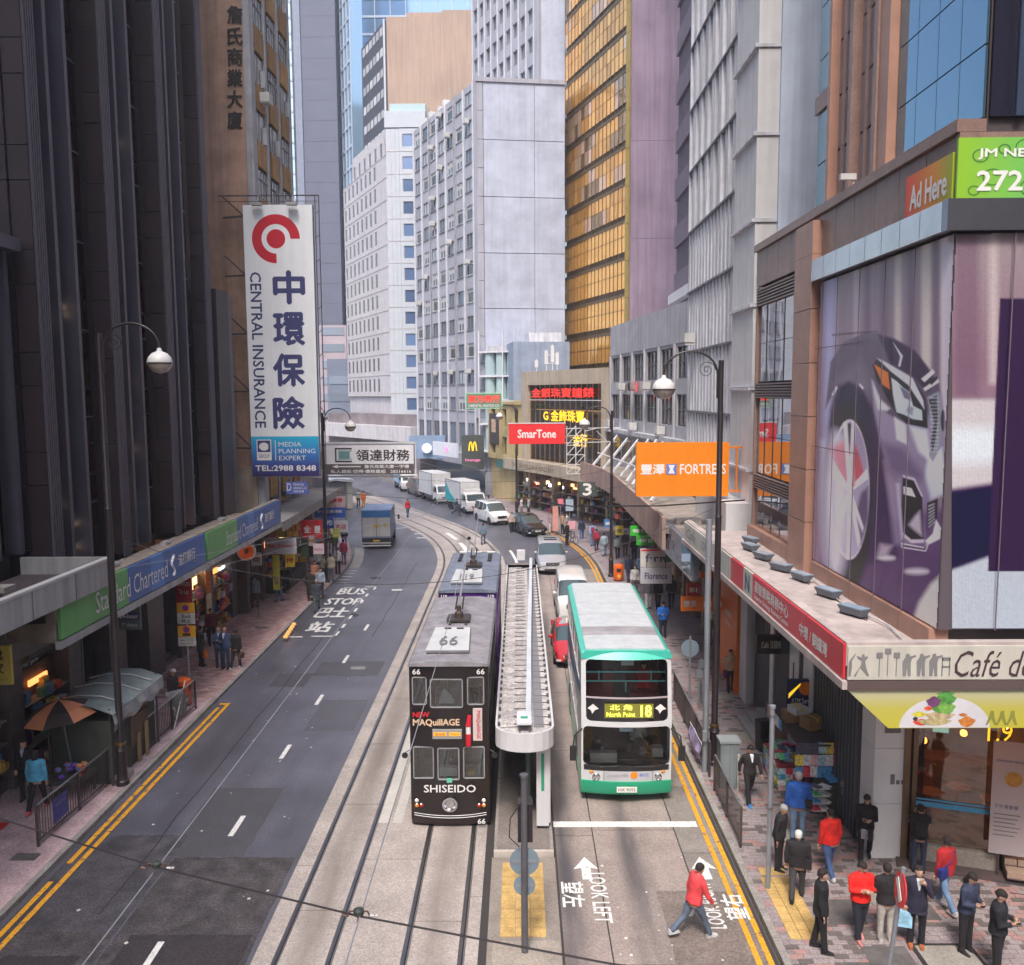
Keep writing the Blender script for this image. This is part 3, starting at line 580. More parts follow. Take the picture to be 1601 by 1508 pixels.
# name board on the cornice
t2=thing('cornice_sign','bright advertising hoarding board wrapped round the corner of the brown cornice reading Ad Here','sign',(8.6,17.5,0))
def grad(key,stops,axis=2,lo=0,hi=1,rough=.45):
    """printed colour blend along one world axis"""
    if key in MATS: return MATS[key]
    m=M(key,(1,1,1),rough=rough,var=0); N=m.node_tree.nodes; L=m.node_tree.links; g=N.new('ShaderNodeNewGeometry'); sp=N.new('ShaderNodeSeparateXYZ'); L.new(g.outputs['Position'],sp.inputs[0])
    mr=N.new('ShaderNodeMapRange'); mr.inputs[1].default_value=lo; mr.inputs[2].default_value=hi; L.new(sp.outputs[axis],mr.inputs[0]); r=N.new('ShaderNodeValToRGB'); L.new(mr.outputs[0],r.inputs[0])
    e=r.color_ramp.elements
    while len(e)<len(stops): e.new(.5)
    for q,(p,c) in zip(e,stops): q.position=p; q.color=(*c,1)
    L.new(r.outputs[0],N['Principled BSDF'].inputs['Base Color']); return m
B('sign_face',grad('ad_red',[(0,(.35,.45,.02)),(.35,(.75,.28,.02)),(1,(.75,.03,.02))],1,17.5,19.7),-.14,-.08,0,2.05,15.02,16.02,t2)
B('sign_face',grad('ad_green',[(0,(.25,.5,.03)),(.45,(.14,.5,.12)),(.75,(.06,.4,.3)),(1,(.25,.55,.05))],0,8.6,12),-.13,4,-.18,-.12,15.06,16.24,t2)
text('Ad Here',wht,(-.145,1.0,15.52),-Y_,Z_,1.6,.5,t2,'sign_lettering',weight=.03)
text('JM NETWORK',wht,(.25,-.185,15.93),X_,Z_,2.2,.2,t2,'sign_lettering',weight=.03,align='L'); text('2723 0308',wht,(.25,-.185,15.43),X_,Z_,2.55,.36,t2,'sign_lettering',weight=.025,align='L')
for x,z,r in ((.3,15.9,.16),(.75,16.02,.12),(.55,15.5,.2),(1.3,15.3,.22),(.2,15.25,.12),(1.15,16.05,.2),(2.1,15.6,.2)):
    MB().loft([[(x+math.cos(a)*q,-.184,z+math.sin(a)*q*.8) for a in [2*PI*k/20 for k in range(20)]] for q in (r,r-.028)],caps=False).build('printed_swirl',M('swirl_green',(.05,.2,.03)),t2)
# ---------------- fin fronted white block
pale=M('pale_concrete',(.55,.62,.76),rough=.8,var=.14,scale=.35,streak=.22,bump=.1,bscale=8); palew=M('pale_fins',(.66,.67,.73),rough=.75,var=.15,scale=1,streak=.35)
t,_=bld('finned_office_block','pale office block faced with dense vertical concrete fins and a blank side wall',(9.6,50.2),(9.6,35.1))
B('wall',pale,0,15.08,.62,18,4.8,60,t)
sm=MB().box(0,11.4,.1,.35,0,.7).mesh('spandrel',palew)
for j in range(16):
    z=6.3+j*3.3; inst('spandrel',sm,t,(0,.28,z)); B('ledge',M('ledge_stained',(.2,.2,.22),var=.4,streak=.4),0,11.45,-.06,.6,z+.72,z+.82,t)
fm=[MB().box(0,.16,0,.5,-.35,2.9).mesh('fin',palew),MB().box(0,.4,.05,.5,-.35,2.9).mesh('fin',palew)]
gm=MB().box(0,.55,0,.04,0,2.1,0).box(0,.55,-.03,-.005,1.2,1.26,1).mesh('window',[GLASS('fin_glass',(.06,.065,.08),rough=.12,orand=.5),palew])
for j in range(13):
    for k in range(15):
        z=7.46+j*3.3; inst('fin',fm[k%2 if j>3 else 1],t,(k*.76,-.02,z-.98+1.0))
        if j>3: inst('window',gm,t,(k*.76+.22,.5,z+.02))
MB().box(0,11.4,.3,.6,7.4,17.5).build('infill_wall',palew,t)
for j in range(13): B('corner_bay',M('pale_white',(.66,.66,.68),rough=.6,var=.08,streak=.15),11.55,15.0,-.25,.6,4.9+j*3.3+.12,4.9+(j+1)*3.3,t); B('bay_ledge',palew,11.5,15.06,-.4,.6,4.9+j*3.3-.02,4.9+j*3.3+.1,t)
for x,j,yo in ((8.8,9,.0),(9.6,9,0),(6.2,8,0),(7,8,0),(10.2,10,0),(2.2,2,0)): MB().box(0,.6,-.65,-.15,0,.5).box(.05,.55,-.6,-.1,-.15,-.02).box(.08,.5,-.67,-.655,.05,.42).build('air_conditioner',M('ac_white'),t,(x,0,7.5+j*3.3))
B('white_band',M('pale_white'),9,15.1,-1.2,.0,5.6,6.9,t)
# ---------------- low grey window block, its facade turning with the street
t,L=bld('low_window_block','low grey four-storey block with framed dark windows behind the orange sign',(7.55,71.9),(10.05,50.6))
g3=GLASS('block_glass',(.05,.05,.06),rough=.08,orand=.4); fr=M('frame_dark',(.07,.07,.08),rough=.5)
lw=[windowmesh('window',2.7,1.95,g3,fr,2,1,None,.06,.07)]
grey1=M('grey_render',(.42,.42,.46),rough=.85,var=.15,scale=.8,streak=.3)
facade(t,0,L,8.6,6,2,2.9,2.75,1.95,.75,grey1,lw,dep=.2,rib=.3,ribm=M('grey_frame',(.5,.5,.54),streak=.3),ribd=.1)
B('parapet',grey1,0,L,-.05,12,14.4,16.75,t); B('body',grey1,.02,L-.02,.52,12,4.6,14.4,t); B('ledge',M('grey_frame'),-.2,L,-.5,.1,8.3,8.6,t); B('lower_wall',grey1,0,L,.05,.52,4.6,8.3,t)
for k in range(6): B('low_window',g3,.6+k*3.5,3.4+k*3.5,-.0,.06,6.2,7.9,t)
for k in range(3): text('金',M('red_neon',(.8,.03,.02),var=0,emit=.4),(8.5+k*1.1,-.3,11.9),X_,Z_,.7,.7,t,'window_lettering',weight=.04) if k<2 else None
st=thing('steel_struts','row of white slanting steel struts standing on the pink canopy','steel frame')
for k in range(9):
    b=path(44+k*2.5,9.9); a=path(44+k*2.5-1.0,11.6); MB().beam((b.x,b.y,5.9),(a.x+.4,a.y+2.6,8.4),.14,.14).build('strut',M('strut_white',(.6,.6,.62),rough=.6,var=.15),st)
MB().tube([path(42,10.3,6.9),path(54,10.3,6.9),path(64,10.3,6.9)],.05,6).build('rail',M('strut_white'),st)
# pink canopy following the kerb
t=thing('canopy','curving pinkish concrete canopy beneath the slanted white struts','canopy')
pink=M('pink_render',(.42,.29,.25),rough=.85,var=.15,scale=.7,streak=.3)
strip(MB(),9.25,9.4,36.5,65,4.75,6.15,ds=1.2).build('fascia',pink,t); strip(MB(),9.4,13.2,36.5,65,5.45,5.7,ds=1.2).build('deck',can_m,t)
t=thing('canopy','grey glossy slanted fascia canopy with an air conditioner on top','canopy')
MB().loft([[(6.25,31.2,4.55),(6.35,31.2,5.75),(6.6,31.2,5.75),(6.5,31.2,4.55)],[(6.25,42.5,4.55),(6.35,42.5,5.75),(6.6,42.5,5.75),(6.5,42.5,4.55)]]).build('fascia',M('glossy_grey',(.14,.14,.18),rough=.2,var=.3,scale=.8),t)
B('deck',can_m,6.6,9.5,31.2,42.5,4.9,5.1,t); B('end_glass',GLASS('mall_glass'),6.22,6.3,31.3,33.0,4.7,5.6,t)
text('SUPERIOR',M('dull_letters',(.3,.3,.33)),(6.26,37.5,5.1),-Y_,Z_,5,.4,t,'sign_lettering')
t=thing('air_conditioner','white outdoor air conditioning unit on the canopy behind the lamp post','air conditioner',(7.35,37.6,5.1))
MB().box(-.55,.55,-.2,.2,.0,.85).build('casing',M('ac_white'),t); MB().lathe([(.33,0),(.33,.03)],(0,0,0),20).build('fan_grille',M('fan_grey',(.12,.12,.12)),t,(-.12,-.2,.44),(PI/2,0,0)); MB().lathe([(.08,0),(.08,.05)],(0,0,0),12).build('fan_hub',M('ac_white'),t,(-.12,-.21,.44),(PI/2,0,0)); B('bracket',fr,-.5,.5,-.15,.15,-.1,-.0,t)
# ---------------- gold tower
gold=GLASS('gold_glass',(.95,.5,.13),rough=.12,metal=.55,wave=.25,orand=.25); gold2=GLASS('gold_glass_pink',(.8,.55,.4),rough=.1,metal=.5,wave=.25,orand=.2); gold3=GLASS('gold_glass_dim',(.4,.28,.16),rough=.08,metal=.6,wave=.2,orand=.3); gframe=M('gold_frame',(.16,.11,.05),rough=.4,metal=.5)
t,L=bld('gold_glass_tower','tower clad in gold mirror glass with slim dark mullions',(5.3,101.2),(10.6,85))
B('core',M('core_gold',(.1,.06,.02)),0,L-.05,.2,10,3,82,t)
n=17; w=(L-.8)/n; pa=MB().box(.02,w-.02,0,.05,.02,1.42).mesh('glass_pane',gold); pb=MB().box(.02,w-.02,0,.05,0,1.28).mesh('glass_pane',gold)
cnt=0; rest=MB()
for j in range(12,-1,-1):
    z=14+j*3.5
    for k in range(n-1,-1,-1):
        for zo,me,h in ((.5,pa,1.42),(1.98,pb,1.28)):
            if cnt<300: inst('glass_pane',me,t,(k*w,.05,z+zo-.02),mats=[(gold,gold2,gold3)[0 if (q:=noise.noise(Vector((k*.16,j*.3,zo*.2)))+rnd.uniform(-.12,.12))>-.04 else 1 if q>-.22 else 2]],rot=(rnd.uniform(-.012,.012),0,rnd.uniform(-.012,.012))); cnt+=1
            else: rest.box(k*w+.02,(k+1)*w-.02,.05,.1,z+zo+.02,z+zo+h)
for j in range(6):
    for k in range(n): rest.box(k*w+.02,(k+1)*w-.02,.05,.1,59.5+j*3.5+.5,59.5+j*3.5+3.3)
rest.build('small_panes',gold,t,kind='stuff')
mb=MB()
for k in range(n+1): mb.box(k*w-.018,k*w+.018,-.0,.05,3,82)
mb.build('mullions',gframe,t)
for j in range(20): B('floor_band',gframe,0,L-.8,-.01,.04,13.75+j*3.5,14.02+j*3.5,t)
for j in range(22): B('corner_panel',M('gold_edge',(.42,.3,.06),rough=.4,metal=.4),L-.78,L,-.1,.5,3+j*3.5+.04,3+(j+1)*3.5,t)
t,_=bld('mauve_wall_block','tall windowless mauve block between the gold tower and the finned block',(10.65,84.6),(17.5,84.9))
B('wall',M('mauve_render',(.26,.195,.265),rough=.9,var=.18,scale=.25,streak=.25,bump=.2,bscale=4),0,6.9,0,12,3,85,t)
for k in range(2): B('joint',M('mauve_joint',(.14,.1,.15)),.1,6.8,-.006,-.002,26+k*9,26.06+k*9,t)
t,_=bld('dark_mauve_block','dark purple office block squeezed behind the finned block',(12.2,69.6),(12.2,51))
B('wall',M('dark_mauve',(.1,.075,.11),rough=.7,var=.2,streak=.2),0,18,.2,10,16.0,85,t)
for j in range(17): B('floor_band',M('dark_mauve_b',(.16,.125,.17)),0,18,0,.19,19+j*3.6,20.6+j*3.6,t)
B('roof_ledge',M('pale_white'),-.2,18,-.4,.4,18.3,19.0,t)
# ---------------- curved glass shop block (gold jewellery windows)
t,L=bld('glazed_shop_block','beige framed shop block with tall dark glazing and red neon characters',(.5,86.3),(7.5,72.2))
bei=M('beige_concrete',(.44,.37,.29),rough=.85,var=.12,streak=.25)
B('frame_top',bei,0,L,-.3,6,12.2,13.5,t); B('frame_side',bei,0,1.3,-.3,6,4.4,12.2,t); B('frame_side',bei,L-.9,L,-.3,6,4.4,12.2,t); B('frame_bottom',bei,1.3,L-.9,-.1,6,4.4,5.0,t)
B('inner_wall_glow',M('shop_inner_glow',(.7,.4,.12),rough=.6,var=.6,scale=.9,emit=.35),1.3,L-.9,.75,.95,5,12.2,t); B('floor_slab',fr,1.3,L-.9,.1,.75,7.5,7.65,t); B('floor_slab',fr,1.3,L-.9,.1,.75,9.9,10.05,t)  # back wall itself emits, standing in for the shop's interior lighting
for k in range(14):
    w=(L-2.2)/14; B('mullion',M('mullion_bronze',(.16,.1,.05),rough=.5),1.3+k*w-.02,1.3+k*w+.02,.03,.07,5,12.2,t)
    for z0,z1 in ((5,7.45),(7.55,9.85),(9.95,12.2)): B('glass_pane',CLEAR('amber_pane',(.95,.82,.6),.04),1.3+k*w+.05,1.3+(k+1)*w-.04,.04,.06,z0,z1,t)
for i in range(26):
    x=rnd.uniform(1.6,L-1.4); z=rnd.choice((5.2,7.8,10.2)); B('display_case',M('display_gold_%d'%(i%3),[(.6,.42,.15),(.3,.18,.08),(.5,.4,.3)][i%3],var=.3),x,x+rnd.uniform(.3,.9),.45,.7,z,z+rnd.uniform(.6,1.7),t)
neon=M('red_neon',(.8,.03,.02),var=0,emit=.6)
text('金銀珠寶鐘錶',neon,(L/2,-.25,11.45),X_,Z_,11.5,.85,t,'neon_lettering',weight=.02,depth=.1); B('neon_rail',M('strut_white'),1.6,L-1,-.22,-.16,10.75,10.82,t)
text('G 金飾珠寶',M('yellow_neon',(.85,.5,.02),var=0,emit=.5),(L/2+.3,-.2,9.35),X_,Z_,7.5,1.0,t,'neon_lettering',weight=.04)
text('金行',M('yellow_neon'),(L/2+3.4,-.2,7.3),X_,Z_,2.4,1.1,t,'neon_lettering',weight=.04)
t=thing('canopy','beige rounded concrete canopy with raised lettering over the shops at the bend','canopy')
A0=Vector((-1.6,86.5,0)); pts=[Vector((-1.6,86.5,0)),Vector((2.0,79.5,0)),Vector((4.2,74.2,0)),Vector((5.6,70.8,0)),Vector((6.5,70.2,0)),Vector((7.4,70.6,0)),Vector((9.4,73,0))]
MB().loft([[p+Vector((0,0,4.0)),p+Vector((0,0,5.05)),p+Vector((.25,.2,5.05)),p+Vector((.25,.2,4.0))] for p in pts]).build('fascia',bei,t)
MB().add([p+Vector((.1,.1,4.9)) for p in pts]+[Vector((8,76,4.9)),Vector((1.5,88,4.9))],[tuple(range(len(pts)+2))]).add([p+Vector((.1,.1,4.15)) for p in pts]+[Vector((8,76,4.15)),Vector((1.5,88,4.15))],[tuple(range(len(pts)+2))[::-1]]).build('deck',bei,t)
d=(pts[2]-pts[0]).normalized(); text('THE JEWELLERY GALLERY',M('bronze_letters',(.12,.09,.06)),(pts[0]+pts[2])/2+Vector((-.05,-.02,4.5)),d,Z_,9,.5,t,'canopy_lettering',weight=.02,lift=.1)
t,_=bld('ground_shops','dark shop interiors beneath the beige rounded canopy',(-.5,87.5),(8.6,71.5))
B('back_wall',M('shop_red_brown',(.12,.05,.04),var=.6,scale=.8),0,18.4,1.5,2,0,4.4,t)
for i in range(9):
    B('pier',bei if i%2 else M('pier_brown'),i*2.2,i*2.2+.35,.3,1.5,.0,4.3,t); B('display',M('disp_b%d'%(i%4),[(.45,.35,.2),(.5,.06,.05),(.3,.35,.3),(.5,.45,.4)][i%4],var=.5,scale=4),i*2.2+.5,i*2.2+1.9,1.2,1.45,.6,3.0,t)
# yellow block, blue block and glass lift
t,L=bld('yellow_block','small cream yellow block with green windows beside the red sign',(-3.4,94.6),(.3,86.9))
cy=M('cream_yellow',(.5,.39,.2),rough=.85,var=.12,streak=.2); cg=GLASS('green_glass',(.03,.1,.08),rough=.2)
B('body',cy,.05,L-.05,.4,6,0,10.3,t); facade(t,0,L,4.5,3,2,2.9,1.1,1.9,.5,cy,[windowmesh('window',1.1,1.9,cg,cy,1,0,.1)],dep=.38); B('cornice',cy,-.1,L+.1,-.2,.4,10.3,10.7,t)
B('poster',M('poster_black',(.05,.04,.045)),.6,2.9,-.12,-.03,6.0,9.3,t); B('poster_face',M('poster_skin',(.5,.35,.25),var=.5,scale=3),1.2,2.3,-.125,-.121,7.3,8.7,t)
B('shop_band',M('green_band',(.05,.16,.14)),2.5,L,-.2,0,3.6,4.4,t)
t,_=bld('blue_grey_block','plain blue grey rendered block behind the roof antennas',(-.6,90),(5.2,90.8)); B('wall',M('blue_render',(.28,.34,.46),rough=.9,var=.12,streak=.2),0,5.9,0,6,0,16.7,t); B('plant_room',palew,1.8,5.2,1,5,16.7,17.7,t)
t=thing('roof_antennas','group of white mobile phone antennas standing on the beige shop roof','antenna',(1.7,84.8,13.5))
for x,h in ((0,1.2),(.95,2.1),(1.55,2.6),(2.0,1.9)): 
    MB().cyl((x,0,0),(x,0,h),.05,n=6).build('mast',M('strut_white'),t); MB().box(x-.16,x+.16,-.12,.12,h*.35,h-.1).build('panel_antenna',M('pale_white'),t)
MB().beam((.9,0,.8),(2,0,.8),.06).beam((.9,0,1.6),(2,0,1.6),.06).build('cross_bar',M('strut_white'),t)
t,L=bld('glass_lift_block','narrow block with pale green glass tubes beside the concrete office block',(-4.4,95.4),(-.4,93.5))
B('body',grey1,0,L,1.3,5,0,16.6,t)
for k in range(3): MB().lathe([(.62,0),(.62,10.8)],(1.1+k*1.35,.7,5),16).build('glass_tube',GLASS('aqua_glass',(.38,.5,.53),rough=.1,spec=.5),t)
for z in (5,8,10.6,13.2,15.8): B('floor_ring',palew,0,L,-.1,1.3,z,z+.18,t)
for x in (0,L-.1,2.9): B('post',palew,x,x+.12,-.12,0,4,18.2,t)
# ---------------- large grey concrete office block
t,L=bld('concrete_office_block','large grey concrete office block with rows of square windows and a blank end wall',(-13.3,114.5),(-4.4,96.2))
gconc=M('grey_concrete',(.36,.37,.44),rough=.85,var=.12,scale=.3,streak=.2,bump=.1,bscale=6); gw=GLASS('sky_glass',(.1,.14,.2),rough=.08,orand=.5,metal=.2); gw2=GLASS('sky_glass_b',(.3,.36,.42),rough=.2,orand=.3)
wf=M('win_frame_grey',(.17,.17,.2))
wm=[windowmesh('window',1.75,1.5,gw,wf,1,0,.22,.1),windowmesh('window',1.75,1.5,gw,wf,0,0,.22,.1),windowmesh('window',1.75,1.5,gw2,wf,1,0,.22,.1),windowmesh('window',1.75,1.5,gw,M('blind_pale',(.42,.43,.46)),1,0,.22,.1,.06,.55),windowmesh('window',1.75,1.5,GLASS('win_dark',(.03,.04,.05),rough=.1),M('blind_pale'),0,0,.22,.1,.05,.75)]
facade(t,0,L-.9,8.7,7,12,3.0,1.8,1.5,.85,gconc,wm,rib=.14,ribm=M('pale_rib',(.55,.56,.6)),ribd=.16)
B('corner_strip',gconc,L-.88,L,-.05,.3,8.7,44.8,t); B('body',gconc,0,L-.05,.3,9,4,44.6,t)
facade(t,0,L-.9,4.6,7,1,4.1,2.0,2.5,1.0,gconc,[windowmesh('window',2.0,2.6,gw,wf,1,0,.2,.1)],rib=.14,ribm=M('pale_rib'),ribd=.16)
B('shop_band',gconc,-1,L,-.4,.0,3.3,4.6,t)
for k in range(6): B('roof_box',M('pale_white'),1+k*1.6,1.6+k*1.6,.5,1.2,44.7,45.3+.3*(k%3),t)
t['category']='building'
t,L=bld('blank_end_wall','huge blank pale concrete wall of square panels left of the gold tower',(-4.4,96.25),(5.1,97.6))
cw=M('blank_panel',(.42,.46,.58),rough=.85,var=.16,scale=.5,streak=.12,bump=.12,bscale=5,orand=.04)
B('core',gconc,.7,L,.3,12,2,44.5,t)
me=MB().box(.02,L*.58-.02,0,.25,.03,5.92).mesh('wall_panel',cw); me2=MB().box(.02,L*.42-.72,0,.25,.03,5.92).mesh('wall_panel',cw)
for j in range(7): inst('wall_panel',me,t,(.7,0,2.8+j*5.96)); inst('wall_panel',me2,t,(.7+L*.58,0,2.8+j*5.96))
me=MB().box(0,.66,-.04,.3,.03,2.95).mesh('quoin_panel',gconc)
for j in range(14): inst('quoin_panel',me,t,(0,0,2.8+j*2.98))
B('coping',gconc,-.1,L,-.15,.4,44.5,44.95,t)
t,L=bld('upper_office_tower','upper concrete tower with a grid of blue windows rising behind the blank wall',(-5.9,119.4),(2.4,101.8))
facade(t,0,L-1.2,40,9,11,3.1,1.25,1.7,.8,gconc,[windowmesh('window',1.25,1.7,GLASS('blue_pane',(.3,.42,.55),rough=.1,orand=.35,metal=.3),wf,1,0,.15)],rib=.12,ribm=M('pale_rib'),dep=.35)
B('corner_strip',gconc,L-1.18,L,-.05,.3,40,74,t); B('body',gconc,0,L-.05,.36,14,38,74,t)
t,_=bld('upper_tower_end','pale plain flank of the upper concrete tower',(2.45,101.9),(8,102.6)); B('wall',cw,0,5.5,0,10,38,74,t)
acm=MB().box(0,.7,-.55,-.03,0,.5).box(.05,.65,-.5,-.05,-.1,-.01).mesh('air_conditioner',M('ac_white'))
for k in range(16): inst('air_conditioner',acm,COL.objects['concrete_office_block'],(1.0+2.72*rnd.randrange(7)+rnd.random()*.4,0,10.5+3*rnd.randrange(12)+.25))
for x in (5.9,14.1): MB().tube([(x,-.22,5.7),(x,-.22,46)],.07,6).build('drain_pipe',M('pipe_stone',(.3,.3,.33)),COL.objects['concrete_office_block'])
for k in range(9): inst('air_conditioner',acm,COL.objects['low_window_block'],(1.2+3.6*rnd.randrange(5),-.1,8.75+2.9*rnd.randrange(2)))
# ---------------- white block with narrow windows
whc=M('white_cladding',(.53,.51,.54),rough=.6,var=.1,streak=.2); whb=M('white_cladding_cool',(.44,.48,.54),rough=.55,var=.06)
t,L=bld('white_office_block','white stepped office block with narrow dark window slots',(-28.6,145.9),(-18.4,125))
slot=windowmesh('window',1.1,2.0,GLASS('slot_glass',(.08,.075,.09),rough=.2,orand=.2),M('slot_frame',(.4,.38,.4)),0,0,None,.05)
facade(t,0,L-4.5,11.2,8,11,3.05,1.15,2.0,.55,whc,[slot],dep=.08); B('body',whc,0,L-.05,.3,14,8,44.7,t); B('end_strip',whc,L-4.5,L,0,.28,11.2,44.75,t)
for j in range(12): B('stone_band',M('band_grey',(.45,.42,.42)),0,L,-.05,-.002,11.1+j*3.05,11.2+j*3.05,t)
facade(t,2,L-4,45.0,6,1,3.3,1.2,2.05,.6,whc,[slot],y=1,dep=.08); B('upper_body',whc,2,L-.5,1.16,14,44.8,49.2,t)
t,L=bld('white_corner_bay','cool white corner bay with wide blue windows facing the street',(-18.35,124.9),(-12.8,124.9))
wbw=windowmesh('window',2.7,1.75,GLASS('blue_wide',(.12,.2,.38),rough=.12,orand=.3,metal=.2),M('slot_frame'),0,0,None,.05)
facade(t,1.8,5.4,8.5,1,13,3.05,2.75,1.75,.6,whb,[wbw]); B('body',whb,0,5.5,.3,8,7,48.3,t); B('plain_strip',whb,0,1.78,0,.28,8.5,48.1,t); [B('stone_band',M('band_grey'),0,5.45,-.04,-.003,8.45+j*3.05,8.53+j*3.05,t) for j in range(13)]; [B('stone_band',M('band_grey'),x,x+.06,-.035,-.003,8.5,48,t) for x in (.6,1.2)]; B('crown',whb,-.2,5.5,-.05,6,48.3,50.5,t); B('crown_glass',GLASS('aqua_glass'),.5,5.5,.4,5,50.5,51.6,t)
t,_=bld('podium_slab','long white podium band under the white office block',(-31,139),(-13.5,116)); B('podium',whc,0,28.5,-1,3,5.0,7.0,t); B('lower',M('podium_dark',(.2,.17,.18),var=.4,scale=.4),0,28.5,.5,3,0,8.6,t)
# ---------------- tan tower behind
t,_=bld('tan_tower','plain tan tower with a dark windowed flank rising above the white block',(-21.6,150),(-7.6,150))
B('wall',M('tan_tower_render',(.37,.27,.21),rough=.9,var=.12,scale=.15,streak=.2),0,14,0,14,20,73.3,t); B('roof_room',M('tan_tower_render'),3,9,3,9,73.3,75.2,t); B('roof_block',M('tan_tower_render'),9.2,14,0,7,73.3,74.3,t)
t,L=bld('dark_flank_tower','dark slab facade with white dashes of windows left of the tan tower',(-27.9,162),(-21.9,150))
B('wall',M('dark_slab',(.05,.05,.07),rough=.6),0,L,0,8,20,72.8,t)
dm=MB().box(0,1.3,-.08,0,0,1.3).mesh('window',M('blind_white',(.45,.46,.5),orand=.3))
for j in range(14):
    for k in range(6): inst('window',dm,t,(.9+k*2,0,28+j*3.3))
B('edge',M('pale_rib'),L-.4,L,-.2,0,20,73,t)
# ---------------- far towers
def gtower(name,label,p0,p1,z1,glass,nx,fh,frame,dep=20):
    t,L=bld(name,label,p0,p1); B('body',glass,0,L,.1,dep,0,z1,t)
    w=L/nx; n=int(z1/fh); 
    for k in range(nx+1): B('mullion',frame,k*w-.1,k*w+.1,-.12,.09,0,z1,t)
    for j in range(n): B('floor_band',frame,0,L,-.06,.08,j*fh,j*fh+.5,t)
gtower('glass_tower','pale blue glass tower rising behind the grey slab tower',(-42,196),(-32.5,176),120,GLASS('far_glass',(.3,.46,.62),rough=.15,metal=.5),9,4,M('far_frame',(.38,.46,.58)),2.5)
gtower('glass_tower','blue glass tower closing the view above the tan tower roof',(-52,215),(-8,215),130,GLASS('far_blue',(.22,.38,.6),rough=.08,metal=.5),12,4,M('far_frame_b',(.42,.5,.62)))
t,_=bld('slab_tower','very tall plain grey slab tower behind the hanging white sign',(-44.6,180),(-36,180)); B('wall',M('slab_grey',(.115,.125,.18),rough=.8,var=.08,scale=.2),1.6,8.5,0,14,0,130,t); B('edge',M('slab_pale',(.19,.22,.3)),-.1,1.55,-.3,13,0,130,t)
for k in range(30): B('joint',M('slab_joint',(.1,.11,.16)),1.6,8.5,-.03,-.002,10+k*4,10.08+k*4,t)
gtower('glass_tower','narrow pale blue glass tower at the far left of the gap',(-63,210),(-52,210),130,GLASS('far_glass2',(.45,.65,.8),rough=.1,metal=.4),5,3.5,M('far_frame',(.38,.46,.58)),14)
# low far street end
for nm,lab,x0,x1,Y,z,c in (('distant_block','pinkish striped low block left of the far white block',-36.5,-31.5,160,24,(.38,.32,.36)),('distant_block','pale glazed low block at the far end of the street',-31.4,-24,162,27,(.5,.55,.6)),('distant_block','dark blue low block beneath the pale glazed one',-33,-22,150,17.5,(.16,.19,.26)),('distant_block','broad grey block closing the far end of the street',-62,-37,165,19,(.2,.2,.24)),('distant_block','dim low shops at the end of the street',-30,-12,152,9,(.15,.14,.17))):
    t,L=bld(nm,lab,(x0,Y),(x1,Y)); B('body',M('dist_%d'%int(x0*10),c,rough=.8,var=.15,scale=.2),0,L,.1,9,0,z,t)
    for j in range(int(z/3)): B('window_band',GLASS('dist_glass',(.15,.19,.26),rough=.2,orand=.5),.4,L-.4,0,.09,1.2+j*3,2.6+j*3,t)

# ---------------- the street goes on behind the camera
for nm,lab,x0,x1,y0,y1,z1,m in (('office_tower','dark office slab beside the footpath behind the camera on the west side',-30,-15.2,-60,11,55,dark_pier),('office_block','brown office slab behind the camera on the east side',13,28,-60,6,42,brown)):
    t=thing(nm,lab,'building',((x0+x1)/2,(y0+y1)/2,0)); w=(x1-x0)/2; l=(y1-y0)/2; B('wall',m,-w,w,-l,l,0,z1,t)
    s_=1 if x1<0 else -1
    for k in range(14): B('window_strip',dark_glass if s_>0 else dkg,s_*w-.02 if s_>0 else -w-.06,s_*w+.06 if s_>0 else -w+.02,-l+2+k*5,-l+5.5+k*5,6,z1-2,t)
# ================================================================ SIGNS AND CANOPIES
# ---- tall hanging sign
t=thing('hanging_sign','tall white vertical hanging sign with red ring logo and dark blue characters','sign',(-12.78,47.2,0))
sw=M('sign_white',(.82,.85,.9),rough=.5,var=.06,scale=.5,streak=.06); navy=M('navy_print',(.045,.05,.17),rough=.5,var=0); red_p=M('red_print',(.55,.01,.03),rough=.5,var=0)
za,zb,zc=6.95,9.15,21.45; hw=1.86
B('sign_box',M('sign_edge',(.25,.26,.3)),-hw,hw,.0,.3,za,zc,t); B('sign_face',sw,-hw+.02,hw-.02,-.012,0,zb,zc-.02,t)
B('sign_face',grad('media_blue',[(0,(.03,.02,.1)),(.25,(.04,.05,.25)),(.6,(.03,.2,.55)),(1,(.02,.45,.72))],2,za,zb),-hw+.02,hw-.02,-.012,0,za+.02,zb-.002,t)
def flat(mb,pts,o,u,v,k=0): o=Vector(o); n=u.cross(v); mb.add([o+u*p[0]+v*p[1]+n*k for p in pts],[tuple(range(len(pts)))]); return mb
def px2(x,y): p=AY(x,y,47.2); return (p.x+12.78,p.z)
cx,cz=px2(431,373)
cz=AY(431,373,47.2).z; ring=MB(); ri,ro=.77,1.28
arc=[R(a) for a in range(0,271,9)]
for a,b in zip(arc,arc[1:]): ring.quad((cx+ri*math.cos(a),-.02,cz+ri*math.sin(a)),(cx+ro*math.cos(a),-.02,cz+ro*math.sin(a)),(cx+ro*math.cos(b),-.02,cz+ro*math.sin(b)),(cx+ri*math.cos(b),-.02,cz+ri*math.sin(b)))
ring.build('ring_logo',red_p,t); flat(MB(),[(cx+.5*math.cos(a),cz+.5*math.sin(a)) for a in [2*PI*k/28 for k in range(28)]],(0,-.02,0),X_,Z_).build('dot_logo',red_p,t)
for ch,py in zip('中環保險',(449,514,578,645)):
    x,z=px2(449,py); text(ch,navy,(x+.08,-.012,z),X_,Z_,1.62,1.68,t,'sign_character',weight=.03)
